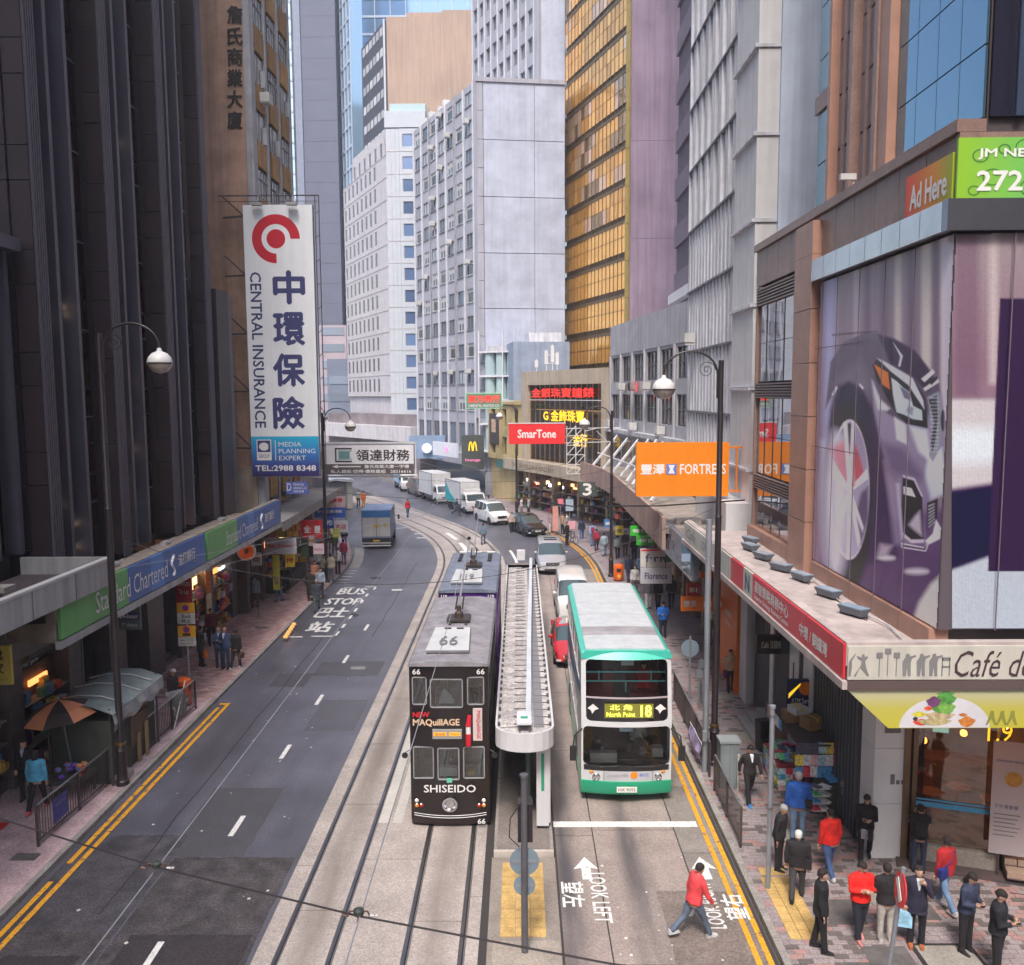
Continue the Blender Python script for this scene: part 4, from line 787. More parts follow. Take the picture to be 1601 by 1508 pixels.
x,z=px2(403,548); text('CENTRAL INSURANCE',navy,(x,-.012,z),-Z_,X_,8.3,.58,t,'sign_lettering',weight=.008)
text('MEDIA',wht,(-.35,-.014,8.72),X_,Z_,1.25,.25,t,'sign_lettering',align='L'); text('PLANNING',wht,(-.35,-.014,8.35),X_,Z_,2.0,.25,t,'sign_lettering',align='L'); text('EXPERT',wht,(-.35,-.014,7.97),X_,Z_,1.48,.25,t,'sign_lettering',align='L')
text('TEL:2988 8348',wht,(0,-.014,7.42),X_,Z_,3.3,.3,t,'sign_lettering',weight=.03)
B('logo_plate',wht,-1.55,-.75,-.02,-.012,7.85,8.98,t); B('logo_field',navy,-1.5,-.8,-.025,-.02,8.3,8.93,t)
flat(MB(),[(-1.15+.27*math.cos(a)*(1 if a>0 else .8),8.6+.22*math.sin(a)) for a in [2*PI*k/20 for k in range(20)]],(0,-.028,0),X_,Z_).build('logo_swirl',wht,t)
text('GROUP',navy,(-1.15,-.022,8.08),X_,Z_,.6,.2,t,'sign_lettering'); B('divider',wht,-.55,-.51,-.02,-.012,7.85,8.95,t)
stl=M('old_steel',(.1,.09,.1),rough=.6,metal=.4)
fr_=MB()
for x in (hw+.12,hw+.32): fr_.tube([(x,.1,6.6),(x,.1,zc+.5)],.03,6)
for k in range(12): fr_.tube([(hw+.12,.1,7.2+k*1.25),(hw+.32,.1,7.4+k*1.25)],.02,5)
fr_.tube([(-3.2,.15,zc+.5),(hw+.32,.15,zc+.5)],.035,6).tube([(-3.2,.15,zc+.2),(hw+.3,.15,zc+.2)],.02,5)
fr_.build('side_frame',stl,t)
for k in range(5):
    z=8.5+k*3.1; MB().beam((-3.1,.6,z),(-hw,.2,z),.09).beam((-3.1,.6,z+1.1),(-hw,.2,z),.06).build('bracket',stl,t)
for x in (-1.0,.85): MB().box(x-.26,x+.26,-.55,-.2,zc-.12,zc+.02).tube([(x,-.3,zc),(x,.05,zc+.5),(x+.1,.2,zc+.2)],.02,5).build('sign_lamp',M('lamp_grey'),t)
# ---- finance sign across the street
t=thing('projecting_sign','wide white projecting sign over the road with black characters and a dark lower band','sign',(-10.42,60,0))
B('sign_box',M('sign_edge'),-3.1,3.1,0,.35,5.85,7.95,t); B('sign_face',M('sign_white2',(.8,.8,.86),var=.1),-3.08,3.08,-.012,0,6.6,7.9,t); B('sign_face',M('sign_brown',(.11,.09,.1),var=.1),-3.08,3.08,-.012,0,5.9,6.585,t)
text('領達財務',M('black_characters'),(.95,-.014,7.2),X_,Z_,3.7,.78,t,'sign_character',weight=.02)
B('emblem',M('teal_grey',(.15,.3,.32)),-2.15,-1.35,-.02,-.013,6.95,7.5,t); 
for r_,w_,m in ((.62,.1,M('black_characters')),(.4,.08,M('teal_light',(.3,.5,.5)))):
    MB().box(-1.75-r_,-1.75-r_+w_,-.03,-.02,7.22-r_*.8,7.22+r_*.8).box(-1.75-r_,-1.2,-.03,-.02,7.22+r_*.8-w_,7.22+r_*.8).box(-1.75-r_,-1.2,-.03,-.02,7.22-r_*.8,7.22-r_*.8+w_).build('emblem_frame',m,t)
MB().box(-2.2,-.6,-.02,-.013,6.38,6.46).add([(-2.2,-.02,6.55),(-2.6,-.02,6.42),(-2.2,-.02,6.29)],[(0,1,2)]).build('arrow',wht,t)
text('詹氏商業大廈一字樓',wht,(1.2,-.014,6.42),X_,Z_,3.1,.24,t,'sign_lettering'); text('私人貸款·按揭·債務重組   28216616',wht,(.1,-.014,6.08),X_,Z_,5.6,.24,t,'sign_lettering')
stw=M('strut_white')
for z in (5.7,8.05): MB().beam((-4.2,.2,z),(3.3,.2,z),.12).build('frame_beam',stw,t)
MB().beam((-3.9,.2,5.7),(-3.3,.2,8.0),.08).beam((-3.9,.2,8.0),(-3.3,.2,5.7),.08).beam((3.2,.2,5.7),(3.2,.2,8.05),.08).build('frame_brace',stw,t)
for z in (5.7,8.05): MB().beam((-4.2,.2,z),(-4.3,.4,z),.1).build('wall_tie',stw,t)
# ---- orange shop sign on the east side
t=thing('projecting_sign','big bright orange projecting sign with white lettering over the east pavement','sign',(6.85,36.4,0))
org=M('sign_orange',(.85,.24,.006),rough=.45,var=.05,streak=.06); orf=M('orange_frame',(.72,.2,.01),rough=.5)
B('sign_box',org,-1.94,1.94,0,.28,7.05,9.32,t)
text('豐澤',wht,(-1.25,-.0,8.2),X_,Z_,.98,.42,t,'sign_character',weight=.03); text('FORTRESS',wht,(.86,0,8.2),X_,Z_,1.92,.42,t,'sign_lettering',weight=.012)
B('logo_square',M('logo_blue',(.12,.2,.6),var=0),-.68,-.24,-.014,-.002,7.98,8.42,t); MB().add([(-.6,-.02,8.02),(-.32,-.02,8.02),(-.4,-.02,8.2),(-.32,-.02,8.38),(-.6,-.02,8.38),(-.52,-.02,8.2)],[(0,1,2,3,4,5)]).build('logo_tower',wht,t)
for z in (7.25,9.1): MB().beam((1.94,.15,z),(2.8,.15,z),.08).build('frame_beam',orf,t)
MB().beam((2.3,.15,7.25),(2.3,.15,9.1),.07).beam((2.72,.15,7.25),(2.72,.15,9.1),.07).build('frame_upright',orf,t)
# same sign's mirror image needs no model: the mirror glass beside it shows it
# ---- red sign further on
t=thing('projecting_sign','bright red projecting sign with white rounded lettering at the bend','sign',(1.35,66.5,0))
B('sign_box',M('sign_red',(.78,.03,.035),rough=.45,var=.04),-2.15,2.15,0,.3,7.55,9.1,t); B('sign_rim',M('pale_white'),-2.2,2.2,-.02,.28,9.1,9.17,t)
text('SmarTone',wht,(0,0,8.33),X_,Z_,2.9,.62,t,'sign_lettering',weight=.03)
tr=MB()
for i,x in enumerate((2.3,3.0,3.7)): tr.tube([(x,.3,5.2),(x,.3,8.9)],.035,5)
for k in range(5):
    z=5.2+k*.74; tr.tube([(2.3,.3,z),(3.0,.3,z+.74)],.03,5).tube([(3.0,.3,z),(3.7,.3,z+.74)],.03,5).tube([(2.3,.3,z),(3.7,.3,z)],.03,5)
for k in range(4): tr.tube([(3.7+k*.9,.3,8.5),(4.6+k*.9,.6,7.6 if k%2 else 8.7)],.03,5)
tr.tube([(2.2,.3,8.7),(7.4,2,8.7)],.04,5).tube([(2.2,.3,7.6),(7.4,2,7.6)],.04,5); tr.build('lattice_frame',stw,t)
# ---- watch sign
t=thing('projecting_sign','green rimmed sign with four red round characters on the concrete block','sign',(-3.55,88,0))
B('sign_box',M('mint_rim',(.35,.6,.45)),-1.85,1.85,0,.3,9.9,11.5,t); B('sign_face',M('sign_dark_green',(.12,.22,.15)),-1.75,1.75,-.015,0,10.0,11.4,t)
text('東方表行',M('red_neon'),(0,-.014,10.88),X_,Z_,3.2,.72,t,'sign_character',weight=.05); text('ORIENTAL WATCH CO.',wht,(0,-.014,10.2),X_,Z_,3.2,.26,t,'sign_lettering',weight=.02)
B('bracket',stw,1.85,3.5,.1,.2,10.6,10.7,t)
# ---- 3 shop sign
t=thing('projecting_sign','dark projecting sign with a white numeral and the word Shop under the struts','sign',(6.35,62.5,0))
B('sign_box',M('charcoal_sign',(.07,.085,.08),rough=.4),-2.0,.75,0,.4,3.95,5.0,t)
text('3',wht,(-1.45,0,4.47),X_,Z_,.6,.85,t,'sign_lettering',weight=.09); text('Shop',wht,(-.15,0,4.45),X_,Z_,1.3,.5,t,'sign_lettering',weight=.02)
# ---- distant burger sign and shop boards at the concrete block
t=thing('projecting_sign','dark square sign with golden arches emblem above the far shops','sign',(-5.0,93,0))
B('sign_box',M('charcoal_sign'),-1.2,1.2,0,.3,3.3,7.0,t)
mb=MB()
for s in (-1,1): mb.tube([(s*.22-.2,-.05,5.3),(s*.22-.1,-.05,6.1),(s*.22,-.05,6.3),(s*.22+.1,-.05,6.1),(s*.22+.2,-.05,5.3)],.07,6)
mb.build('golden_arches',M('yellow_neon'),t); text('lounge',M('pink_neon',(.8,.2,.4),emit=.5,var=0),(0,-.0,4.3),X_,Z_,1.6,.4,t,'sign_lettering')
t=thing('shop_board','long white lit fascia board with a small round logo above the far shops','sign',(-8.6,101,0)); t.rotation_euler=(0,0,-1.05)
B('board',M('board_white',(.65,.67,.75),var=.05),-3.2,3.4,-.2,0,4.2,5.8,t); MB().lathe([(.33,0),(.33,.05)],n=18).build('round_logo',M('pink_neon'),t,(.8,-.2,5),(PI/2,0,0))
t=thing('shop_board','round white clock-like lit disc on the dark wall of the far corner','sign',(-11.2,105.2,0)); MB().lathe([(.6,0),(.6,.2)],n=20).build('disc',M('disc_white',(.7,.75,.8),emit=.15,var=0),t,(0,-.3,4.9),(PI/2,0,0)); B('blue_band',M('band_blue_l',(.2,.28,.42)),-2.2,2.2,0,.3,3.6,6.4,t)
# ---------------- east canopy with the red name board
t=thing('canopy','pinkish topped canopy with red and cream name boards around the corner cafe','canopy',(6.3,16.4,0))
pinktop=M('canopy_pink',(.45,.385,.375),rough=.8,var=.25,scale=.9,streak=.2); cream=M('cream_board',(.56,.55,.5),rough=.5,var=.06,streak=.2); redb=M('red_board',(.62,.03,.05),rough=.42,var=.06,streak=.12)
B('canopy_top',pinktop,.05,3.4,.05,16.6,5.75,6.12,t); B('canopy_top',pinktop,3.4,9,.05,1.1,5.75,6.12,t); B('canopy_edge',pinktop,.0,.22,.22,16.4,6.12,6.58,t); B('canopy_edge',pinktop,.0,9,.0,.2,6.12,6.58,t)
B('lower_rim',pinktop,-.1,.0,-.1,16.6,5.68,5.84,t); B('lower_rim',M('rim_brown',(.1,.07,.07)),0,9,-.06,.0,5.66,5.84,t)
for a,b,m in ((.02,2.2,redb),(2.22,4.4,redb),(4.42,6.6,redb),(6.62,7.55,cream),(7.57,9.0,redb),(9.02,11.5,cream),(11.52,16.4,cream)): B('sign_panel',m,-.05,-.0,a,b,5.86,6.54,t)
text('基智策略商務中心',wht,(-.052,4.9,6.28),-Y_,Z_,2.9,.3,t,'sign_lettering',weight=.02); text('Superior Strategy Business Centre',wht,(-.052,4.9,5.99),-Y_,Z_,2.9,.16,t,'sign_lettering',weight=.02)
text('中環 / 銅鑼灣',wht,(-.052,1.75,6.15),-Y_,Z_,1.75,.3,t,'sign_lettering',weight=.02); text('N',navy,(-.052,7.1,6.2),-Y_,Z_,.45,.45,t,'sign_lettering',weight=.03)
text('Cafe',M('grey_print',(.2,.2,.21)),(-.052,15,6.2),-Y_,Z_,1.6,.35,t,'sign_lettering',shear=.3); text('COFFEE',M('grey_print'),(-.052,12.5,6.2),-Y_,Z_,1.3,.3,t,'sign_lettering')
gp=M('grey_print')
for a,b in ((0.02,3.45),(3.47,6.2),(6.22,9)): B('sign_panel',cream,a,b,-.05,-.002,5.86,6.52,t)
text('Café de',M('coffee_print',(.06,.03,.04)),(2.82,-.052,6.17),X_,Z_,1.5,.52,t,'sign_lettering',shear=.35); 
# printed silhouettes
def fig(x,pts,s=.3): flat(MB(),[(x+a*s,5.93+b*s) for a,b in pts],(0,-.058,0),X_,Z_).build('printed_figure',gp,t)
fig(.28,[(-.5,0),(-.35,0),(-.1,.6),(.1,.35),(.4,0),(.5,.02),(.3,.55),(.22,1),(.4,1.25),(.3,1.35),(.2,1.25),(.15,1.45),(0,1.45),(0,1.25),(-.35,1.35),(-.2,1.1),(0,1.05),(-.05,.7)])
fig(.06,[(-.1,0),(.05,0),(.12,.6),(.1,1),(.35,1.5),(.3,1.5),(.0,1.1),(-.1,.9)])
for x,h in ((.62,.36),(.78,.44),(.95,.36)): MB().box(x-.008,x+.008,-.06,-.051,5.93,5.93+h).box(x-.06,x+.06,-.06,-.051,5.93+h,5.93+h+.11).build('printed_torch',gp,t)
for x in (1.15,1.42,1.66): fig(x,[(-.25,0),(-.05,0),(.02,.6),(.1,0),(.28,0),(.25,.9),(.3,1.2),(.6,1.35),(.55,1.45),(.2,1.35),(.1,1.55),(-.1,1.5),(-.12,1.3),(-.3,1.0)],.29)
MB().box(1.82,1.98,-.06,-.051,6.1,6.13).box(1.82,1.84,-.06,-.051,5.93,6.3).box(1.96,1.98,-.06,-.051,5.93,6.3).box(1.82,1.98,-.06,-.051,6.24,6.3).build('printed_chair',gp,t)
# yellow panel under it
t=thing('cafe_banner','yellow cafe banner with a printed plate of salad hanging under the cream name board','banner',(6.3,16.4,0))
MB().prism([(0.02,5.66),(9,5.66),(9,4.87),(.86,4.87)],(0,.0,0),X_,Z_,(0,.06,0)).build('banner_panel',grad('banner_yellow',[(0,(.5,.46,.05)),(.5,(.48,.45,.09)),(1,(.5,.5,.38))],2,4.87,5.66),t)
flat(MB(),[(1.95+.88*math.cos(a),4.88+max(0,.62*math.sin(a))) for a in [PI*k/24 for k in range(25)]],(0,-.004,0),X_,Z_).build('printed_plate',M('plate_print',(.6,.6,.66)),t)
import itertools
for (x,z,rx,rz,c) in ((1.75,5.0,.32,.07,(.45,.38,.2)),(1.85,5.12,.28,.09,(.5,.4,.25)),(1.5,4.99,.16,.06,(.6,.05,.03)),(1.45,5.15,.14,.05,(.55,.5,.05)),(1.85,5.35,.22,.16,(.1,.3,.05)),(1.98,5.28,.16,.12,(.18,.4,.08)),(1.72,5.4,.14,.1,(.15,.05,.15)),(2.02,5.45,.13,.09,(.08,.3,.06)),(2.38,5.0,.16,.1,(.55,.2,.04)),(1.62,5.27,.08,.04,(.6,.08,.03)),(1.38,5.06,.05,.04,(.04,.03,.05)),(2.3,5.14,.08,.03,(.5,.15,.03)),(1.95,5.55,.16,.05,(.1,.35,.08))):
    flat(MB(),[(x+rx*math.cos(a)*(1+.15*math.sin(5*a)),z+rz*math.sin(a)*(1+.15*math.cos(4*a))) for a in [2*PI*k/18 for k in range(18)]],(0,-.006-rnd.random()*.004,0),X_,Z_).build('printed_food',M('food_%d%d'%(int(x*100),int(z*100)),c,var=.4,scale=12),t)
text('1.9',M('yellow_neon'),(3.35,.55,4.55),X_,Z_,.5,.35,t,'menu_price')
for x in (2.85,3.05,3.25): flat(MB(),[(x+a*.22,4.93+b*.22) for a,b in [(-.5,0),(-.3,0),(0,.6),(.3,0),(.5,0),(.25,.8),(.2,1.3),(-.1,1.3),(-.2,.8)]],(0,-.006,0),X_,Z_).build('printed_figure',M('olive_print',(.25,.25,.05)),t)
# floodlights on the canopy
fl=thing('floodlight','grey floodlight on the pink canopy, farthest of the row','floodlight',(8.05,30,6.16),PI/2+.25,'floodlights on the corner canopy')
MB().loft([[(-.3,-.08,.02),(.3,-.08,.02),(.3,.08,.02),(-.3,.08,.02)],[(-.36,-.2,.2),(.36,-.2,.2),(.36,.16,.2),(-.36,.16,.2)]]).build('housing',M('flood_grey',(.13,.16,.2),rough=.5),fl); B('lens',GLASS('flood_glass',(.3,.4,.5),rough=.1),-.33,.33,-.17,.13,.202,.215,fl); MB().tube([(-.4,0,.1),(-.4,0,-.04),(.4,0,-.04),(.4,0,.1)],.02,5).build('yoke',stl,fl)
fpos=[(1147,840),(1172,853),(1192,867),(1220,884),(1252,899),(1294,924),(1334,952)]
for i,(x,y) in enumerate(fpos[1:]+[(1523,975),(1570,976)]):
    p=G(x,y,6.3); o=copy_tree(fl,(min(p.x,8.3) if i<6 else p.x,p.y if i<6 else 16.95,6.16),PI/2+.25+.1*(i%3) if i<6 else .1)
    o['label']=['grey floodlight on the pink canopy, second from the far end of the row','grey floodlight on the pink canopy, third from the far end of the row','grey floodlight above the small white logo panel of the red board','grey floodlight above the red board, level with the brown granite column','grey floodlight above the red board, second from the corner','grey floodlight nearest the canopy corner above the red board','left one of two floodlights above the cafe name on the cream board','right one of two floodlights above the cafe name on the cream board'][i]
wr=MB(); wr.tube([(8.2,24,6.2),(8.0,21,6.17),(8.25,19,6.2),(8.0,17.4,6.17),(8.7,17.0,6.2),(10,17.0,6.2)],.018,5); wr.build('cable',M('cable_white',(.5,.5,.5)),None,label='white cable lying along the floodlights on the pink canopy',cat='cable')
# ---------------- giant car advertisement
t=thing('billboard','giant wrap-around billboard on the corner block showing the front of a silver car','billboard')
LAY=[0]
def colr(c): return M('print_%02x%02x%02x'%tuple(int(min(.99,q)*255) for q in c),c,rough=.5,var=.1,scale=1.5)
def lay(nm,pts,c,side='A',mat=None):
    LAY[0]+=1; k=LAY[0]*.0012
    vs=[(AX(x,y,8.5-k) if side=='A' else AY(x,y,17.36-k)) for x,y in pts]
    MB().add(vs,[tuple(range(len(vs)))]).build(nm,mat or colr(c),t)
cor=AX(1491,400,8.5).y
B('board',M('board_back',(.1,.08,.1)),8.51,8.6,17.4,24.95,6.56,14.46,t); B('board',M('board_back'),8.52,20,17.37,17.45,6.56,14.46,t)
import numpy as np
def printed(name,side,x0,x1,y0,y1,step,layers,base):
    """the advertisement's picture, printed on the flat sheet: soft-edged colour areas stored per point of a fine mesh"""
    xs=np.arange(x0,x1+step,step); ys=np.arange(y0,y1+step,step); X,Yp=np.meshgrid(xs,ys); c=np.zeros(X.shape+(3,))
    t_=np.clip((Yp-y0)/(y1-y0),0,1)
    for k in range(3): c[...,k]=np.interp(t_,[q[0] for q in base],[q[1][k] for q in base])
    for pts,col,f,al,col2 in layers:
        P=np.array(pts,float); n=len(P); ins=np.zeros(X.shape,bool); d=np.full(X.shape,1e9)
        bx=(X>P[:,0].min()-3*f-2)&(X<P[:,0].max()+3*f+2)&(Yp>P[:,1].min()-3*f-2)&(Yp<P[:,1].max()+3*f+2)
        if not bx.any(): continue
        px,py=X[bx],Yp[bx]; i_=np.zeros(px.shape,bool); dd=np.full(px.shape,1e9)
        for i in range(n):
            ax,ay=P[i]; bx_,by=P[(i+1)%n]; cnd=((ay>py)!=(by>py))&(px<(bx_-ax)*(py-ay)/((by-ay) if by!=ay else 1e-9)+ax); i_^=cnd
            ex,ey=bx_-ax,by-ay; L=ex*ex+ey*ey+1e-9; u=np.clip(((px-ax)*ex+(py-ay)*ey)/L,0,1); dd=np.minimum(dd,np.hypot(px-ax-u*ex,py-ay-u*ey))
        sd_=np.where(i_,dd,-dd); m=np.clip(.5+sd_/(2*f+.6),0,1)*al; m=m*m*(3-2*m) if al==1 else m
        cc=np.array(col)[None,:]*np.ones((px.size,1))
        if col2 is not None:
            u=np.clip((py-P[:,1].min())/(np.ptp(P[:,1])+1e-6),0,1)[:,None]; cc=cc*(1-u)+np.array(col2)[None,:]*u
        c[bx]=c[bx]*(1-m[:,None])+cc*m[:,None]
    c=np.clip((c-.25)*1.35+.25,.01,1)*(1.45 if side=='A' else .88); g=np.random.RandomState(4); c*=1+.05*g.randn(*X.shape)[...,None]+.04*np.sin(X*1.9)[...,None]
    Mx=np.array([list(r) for r in _M]); d=np.stack([(X-800)/1357,(754-Yp)/1357,-np.ones_like(X)],-1)@Mx.T
    tt=(8.49/d[...,0]) if side=='A' else (17.35/d[...,1]); p=d*tt[...,None]; p[...,2]+=11.4
    h,w=X.shape; idx=np.arange(h*w).reshape(h,w); f=np.stack([idx[:-1,:-1],idx[1:,:-1],idx[1:,1:],idx[:-1,1:]],-1).reshape(-1,4)
    p=p.reshape(-1,3); ok=(p[:,2]>6.57)&(p[:,2]<14.45)&((p[:,1]>17.36)&(p[:,1]<24.93) if side=='A' else (p[:,0]>8.5))
    f=f[ok[f].all(1)]; me=bpy.data.meshes.new(name); me.from_pydata(p.tolist(),[],f.tolist()); ca=me.color_attributes.new('print','FLOAT_COLOR','POINT'); ca.data.foreach_set('color',np.concatenate([np.clip(c.reshape(-1,3),0,1),np.ones((h*w,1))],1).ravel().astype(np.float32))
    m=bpy.data.materials.get('ad_print') or bpy.data.materials.new('ad_print'); m.use_nodes=True; N=m.node_tree.nodes
    if 'att' not in N:
        at=N.new('ShaderNodeAttribute'); at.name='att'; at.attribute_name='print'; m.node_tree.links.new(at.outputs[0],N['Principled BSDF'].inputs['Base Color']); N['Principled BSDF'].inputs['Roughness'].default_value=.35
    me.materials.append(m); return inst(name,me,t)
def ell(cx,cy,rx,ry,n=40,a0=0,a1=360): return [(cx+rx*math.cos(R(a0+(a1-a0)*k/n)),cy+ry*math.sin(R(a0+(a1-a0)*k/n))) for k in range(n)]
A=[]
def L_(pts,c,f=1.5,al=1,c2=None): A.append((pts,c,f,al,c2))
for x,w,c in ((1334,9,(.42,.36,.4)),(1398,11,(.55,.48,.46)),(1440,15,(.6,.54,.5)),(1470,12,(.58,.52,.56)),(1365,7,(.26,.2,.25))): L_([(x,360),(x+w,360),(x+w,660),(x,650)],c,3,.85)
for x,w in ((1352,8),(1376,12),(1418,12),(1459,8)): L_([(x,360),(x+w,360),(x+w,600),(x,600)],(.14,.1,.14),4,.6)
L_([(1288,400),(1307,400),(1303,700),(1288,700)],(.4,.4,.6),6,.9); L_([(1286,690),(1304,690),(1322,960),(1296,940)],(.5,.52,.68),8,.9)
L_([(1283,905),(1290,800),(1350,820),(1490,790),(1490,900),(1440,965),(1400,985),(1300,930)],(.16,.11,.2),10,1,(.1,.07,.13))
L_([(1290,640),(1298,565),(1318,535),(1348,521),(1372,521),(1398,529),(1430,547),(1452,576),(1468,600),(1474,640),(1460,700),(1370,720),(1352,640),(1336,606),(1318,598),(1302,615)],(.17,.14,.18),2,1,(.12,.1,.14))
L_([(1372,522),(1398,530),(1430,548),(1452,577),(1464,600),(1450,612),(1425,588),(1392,568)],(.09,.07,.1),3)
L_([(1300,600),(1345,560),(1362,600),(1352,640),(1330,600)],(.22,.19,.24),8,.8)
L_([(1290,860),(1292,700),(1297,640),(1308,604),(1326,596),(1346,606),(1364,640),(1376,700),(1388,770),(1400,840),(1405,870),(1350,885)],(.07,.055,.09),5,1,(.1,.07,.13))
L_([(1362,592),(1378,640),(1400,655),(1448,668),(1456,622),(1472,614),(1478,700),(1480,750),(1476,772),(1452,782),(1442,800),(1449,852),(1412,850),(1404,800),(1402,745),(1388,735),(1376,690),(1366,640)],(.34,.3,.4),3,1,(.22,.18,.28))
L_([(1364,596),(1376,624),(1391,638),(1386,642),(1372,640),(1367,618)],(.62,.6,.66),3); L_([(1398,652),(1415,664),(1417,694),(1402,686)],(.72,.72,.78),3); L_([(1422,666),(1449,672),(1456,722),(1436,706)],(.6,.62,.7),5); L_([(1452,705),(1472,700),(1480,750),(1476,772),(1455,781),(1446,742)],(.66,.7,.78),5,1,(.5,.52,.6)); L_([(1377,690),(1412,700),(1442,742),(1438,752),(1412,742),(1402,742),(1390,735)],(.16,.12,.2),7,.8); L_([(1386,740),(1400,760),(1408,850),(1398,850)],(.3,.25,.36),6,.8); L_([(1400,755),(1406,755),(1412,840),(1408,845)],(.5,.45,.56),2,.8)
L_(ell(1324,782,38,150),(.045,.035,.06),6); L_(ell(1306,790,20,118),(.6,.58,.68),10,.9); L_(ell(1328,765,31,110),(.62,.55,.64),1); L_(ell(1329,765,29,106),(.3,.26,.36),1.5,1,(.42,.4,.52)); L_(ell(1312,770,12,90),(.62,.6,.7),7,.9); L_([(1300,700),(1316,690),(1336,700),(1346,745),(1330,765),(1308,745)],(.6,.2,.24),6,.8); L_([(1336,690),(1346,720),(1352,745),(1338,750),(1330,710)],(.45,.1,.12),2,.8)
L_([(1346,770),(1357,760),(1358,810),(1346,850),(1338,800)],(.12,.09,.15),3,.9)
for a,b_ in (((1318,660),(1324,659)),((1331,659),(1337,662)),((1299,745),(1302,718)),((1355,732),(1357,748)),((1341,856),(1345,846)),((1348,832),(1350,824)),((1303,830),(1307,846)),((1322,874),(1328,875))): L_([a,b_,(1331,768),(1325,768)],(.72,.66,.74),.8,.95)
L_([(1325,662),(1330,662),(1328,712)],(.05,.04,.07),.8); L_(ell(1328,766,5,18,16),(.7,.64,.72),1.5); L_(ell(1334,757,3,4,12),(.75,.25,.3),.8)
L_([(1364,570),(1372,560),(1390,568),(1426,589),(1446,622),(1450,669),(1416,662),(1399,643),(1385,619),(1370,593)],(.035,.028,.05),1); L_([(1366,569),(1388,582),(1391,609),(1380,601)],(.85,.2,.05),.8); L_([(1393,590),(1402,596),(1412,606),(1421,612),(1427,634),(1441,641),(1442,657),(1427,655),(1413,648),(1401,644),(1396,618)],(.6,.68,.72),1,1,(.5,.58,.64)); L_([(1406,603),(1420,612),(1424,626),(1413,622)],(.2,.18,.24),1.5); L_([(1420,634),(1428,637),(1426,650),(1416,642)],(.3,.32,.38),1.2); L_([(1371,560),(1380,563),(1426,590),(1443,625),(1445,640),(1420,602),(1392,580)],(.58,.56,.66),1.2); L_([(1396,535),(1411,556),(1407,573),(1404,572),(1407,557)],(.6,.56,.6),.8)
L_([(1440,592),(1458,577),(1461,582),(1445,597)],(.8,.76,.78),1); L_([(1443,607),(1466,591),(1468,597),(1446,611)],(.78,.74,.76),1); L_([(1452,597),(1464,588),(1466,592),(1456,602)],(.05,.04,.06),1); L_([(1449,620),(1468,611),(1474,650),(1470,700),(1458,722),(1452,712),(1458,672)],(.3,.31,.36),1.2); L_([(1452,624),(1464,618),(1466,650),(1462,690),(1457,708),(1455,690),(1460,660)],(.03,.025,.04),1)
for j in range(16):
    for i in range(4): x=1455+i*3.3+(j%2)*1.6; y=622+j*5.6; L_([(x,y-1.6),(x+1.2,y),(x,y+1.6),(x-1.2,y)],(.6,.6,.66),.4,.8)
L_(ell(1474,657,3.5,17,14),(.05,.04,.07),1); L_([(1411,744),(1428,749),(1441,775),(1444,842),(1424,847),(1412,833),(1409,790)],(.04,.028,.055),1.2); L_([(1411,742),(1430,747),(1443,776),(1440,776),(1428,751),(1411,746)],(.5,.44,.54),.8); L_([(1412,760),(1425,763),(1431,777),(1412,772)],(.66,.64,.68),.8); L_([(1420,820),(1430,806),(1438,798),(1441,838),(1428,828)],(.5,.45,.52),3,.9); L_([(1411,832),(1424,843),(1444,843),(1444,848),(1424,849),(1411,838)],(.55,.48,.56),1); L_([(1449,786),(1466,779),(1464,812),(1450,828)],(.04,.03,.05),1)
for j in range(7): L_([(1451,790+j*5.5),(1461,786+j*4.6),(1461,788+j*4.6),(1451,792.5+j*5.5)],(.5,.5,.56),.4,.8)
L_([(1463,812),(1472,828),(1469,842),(1453,850),(1446,846),(1458,834)],(.7,.72,.78),1.5); L_([(1408,848),(1445,855),(1452,841),(1455,842),(1447,862),(1409,856)],(.6,.54,.64),.8); L_([(1410,851),(1444,857),(1450,849),(1446,860),(1410,854)],(.05,.04,.07),.6); L_([(1376,850),(1394,853),(1386,868),(1370,872)],(.45,.38,.46),4,.9); L_(ell(1386,872,13,3.5,14),(.7,.66,.72),3,.9); L_(ell(1433,893,18,4,14),(.66,.64,.7),4,.9)
L_([(1425,975),(1436,942),(1455,912),(1480,890),(1500,885),(1500,1000),(1430,1000)],(.52,.52,.52),5,1,(.45,.45,.44)); L_([(1477,380),(1490,380),(1486,700),(1477,700)],(.5,.46,.54),3,.9); L_([(1300,525),(1345,521),(1372,519),(1372,517),(1345,518),(1300,522)],(.06,.04,.06),.6,.6); L_([(1300,617),(1305,606),(1308,603),(1309,606),(1303,618)],(.75,.7,.74),1); L_([(1344,599),(1350,606),(1348,608),(1343,602)],(.75,.7,.74),1)
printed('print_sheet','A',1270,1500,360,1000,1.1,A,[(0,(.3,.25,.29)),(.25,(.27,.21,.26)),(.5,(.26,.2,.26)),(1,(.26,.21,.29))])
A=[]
L_([(1480,624),(1700,624),(1700,742),(1480,764)],(.5,.48,.52),5); L_([(1480,668),(1700,668),(1700,714),(1480,726)],(.6,.66,.74),12,.95); L_([(1470,768),(1720,730),(1720,850),(1470,896)],(.07,.045,.1),6); L_([(1470,898),(1550,868),(1700,845),(1700,1000),(1470,1000)],(.42,.47,.55),4); L_([(1546,360),(1560,360),(1560,600),(1546,600)],(.5,.44,.46),5,.8); L_([(1492,360),(1530,360),(1530,620),(1492,620)],(.2,.14,.19),6,.7); L_([(1563,466),(1720,466),(1720,893),(1544,893)],(.09,.075,.11),.8)
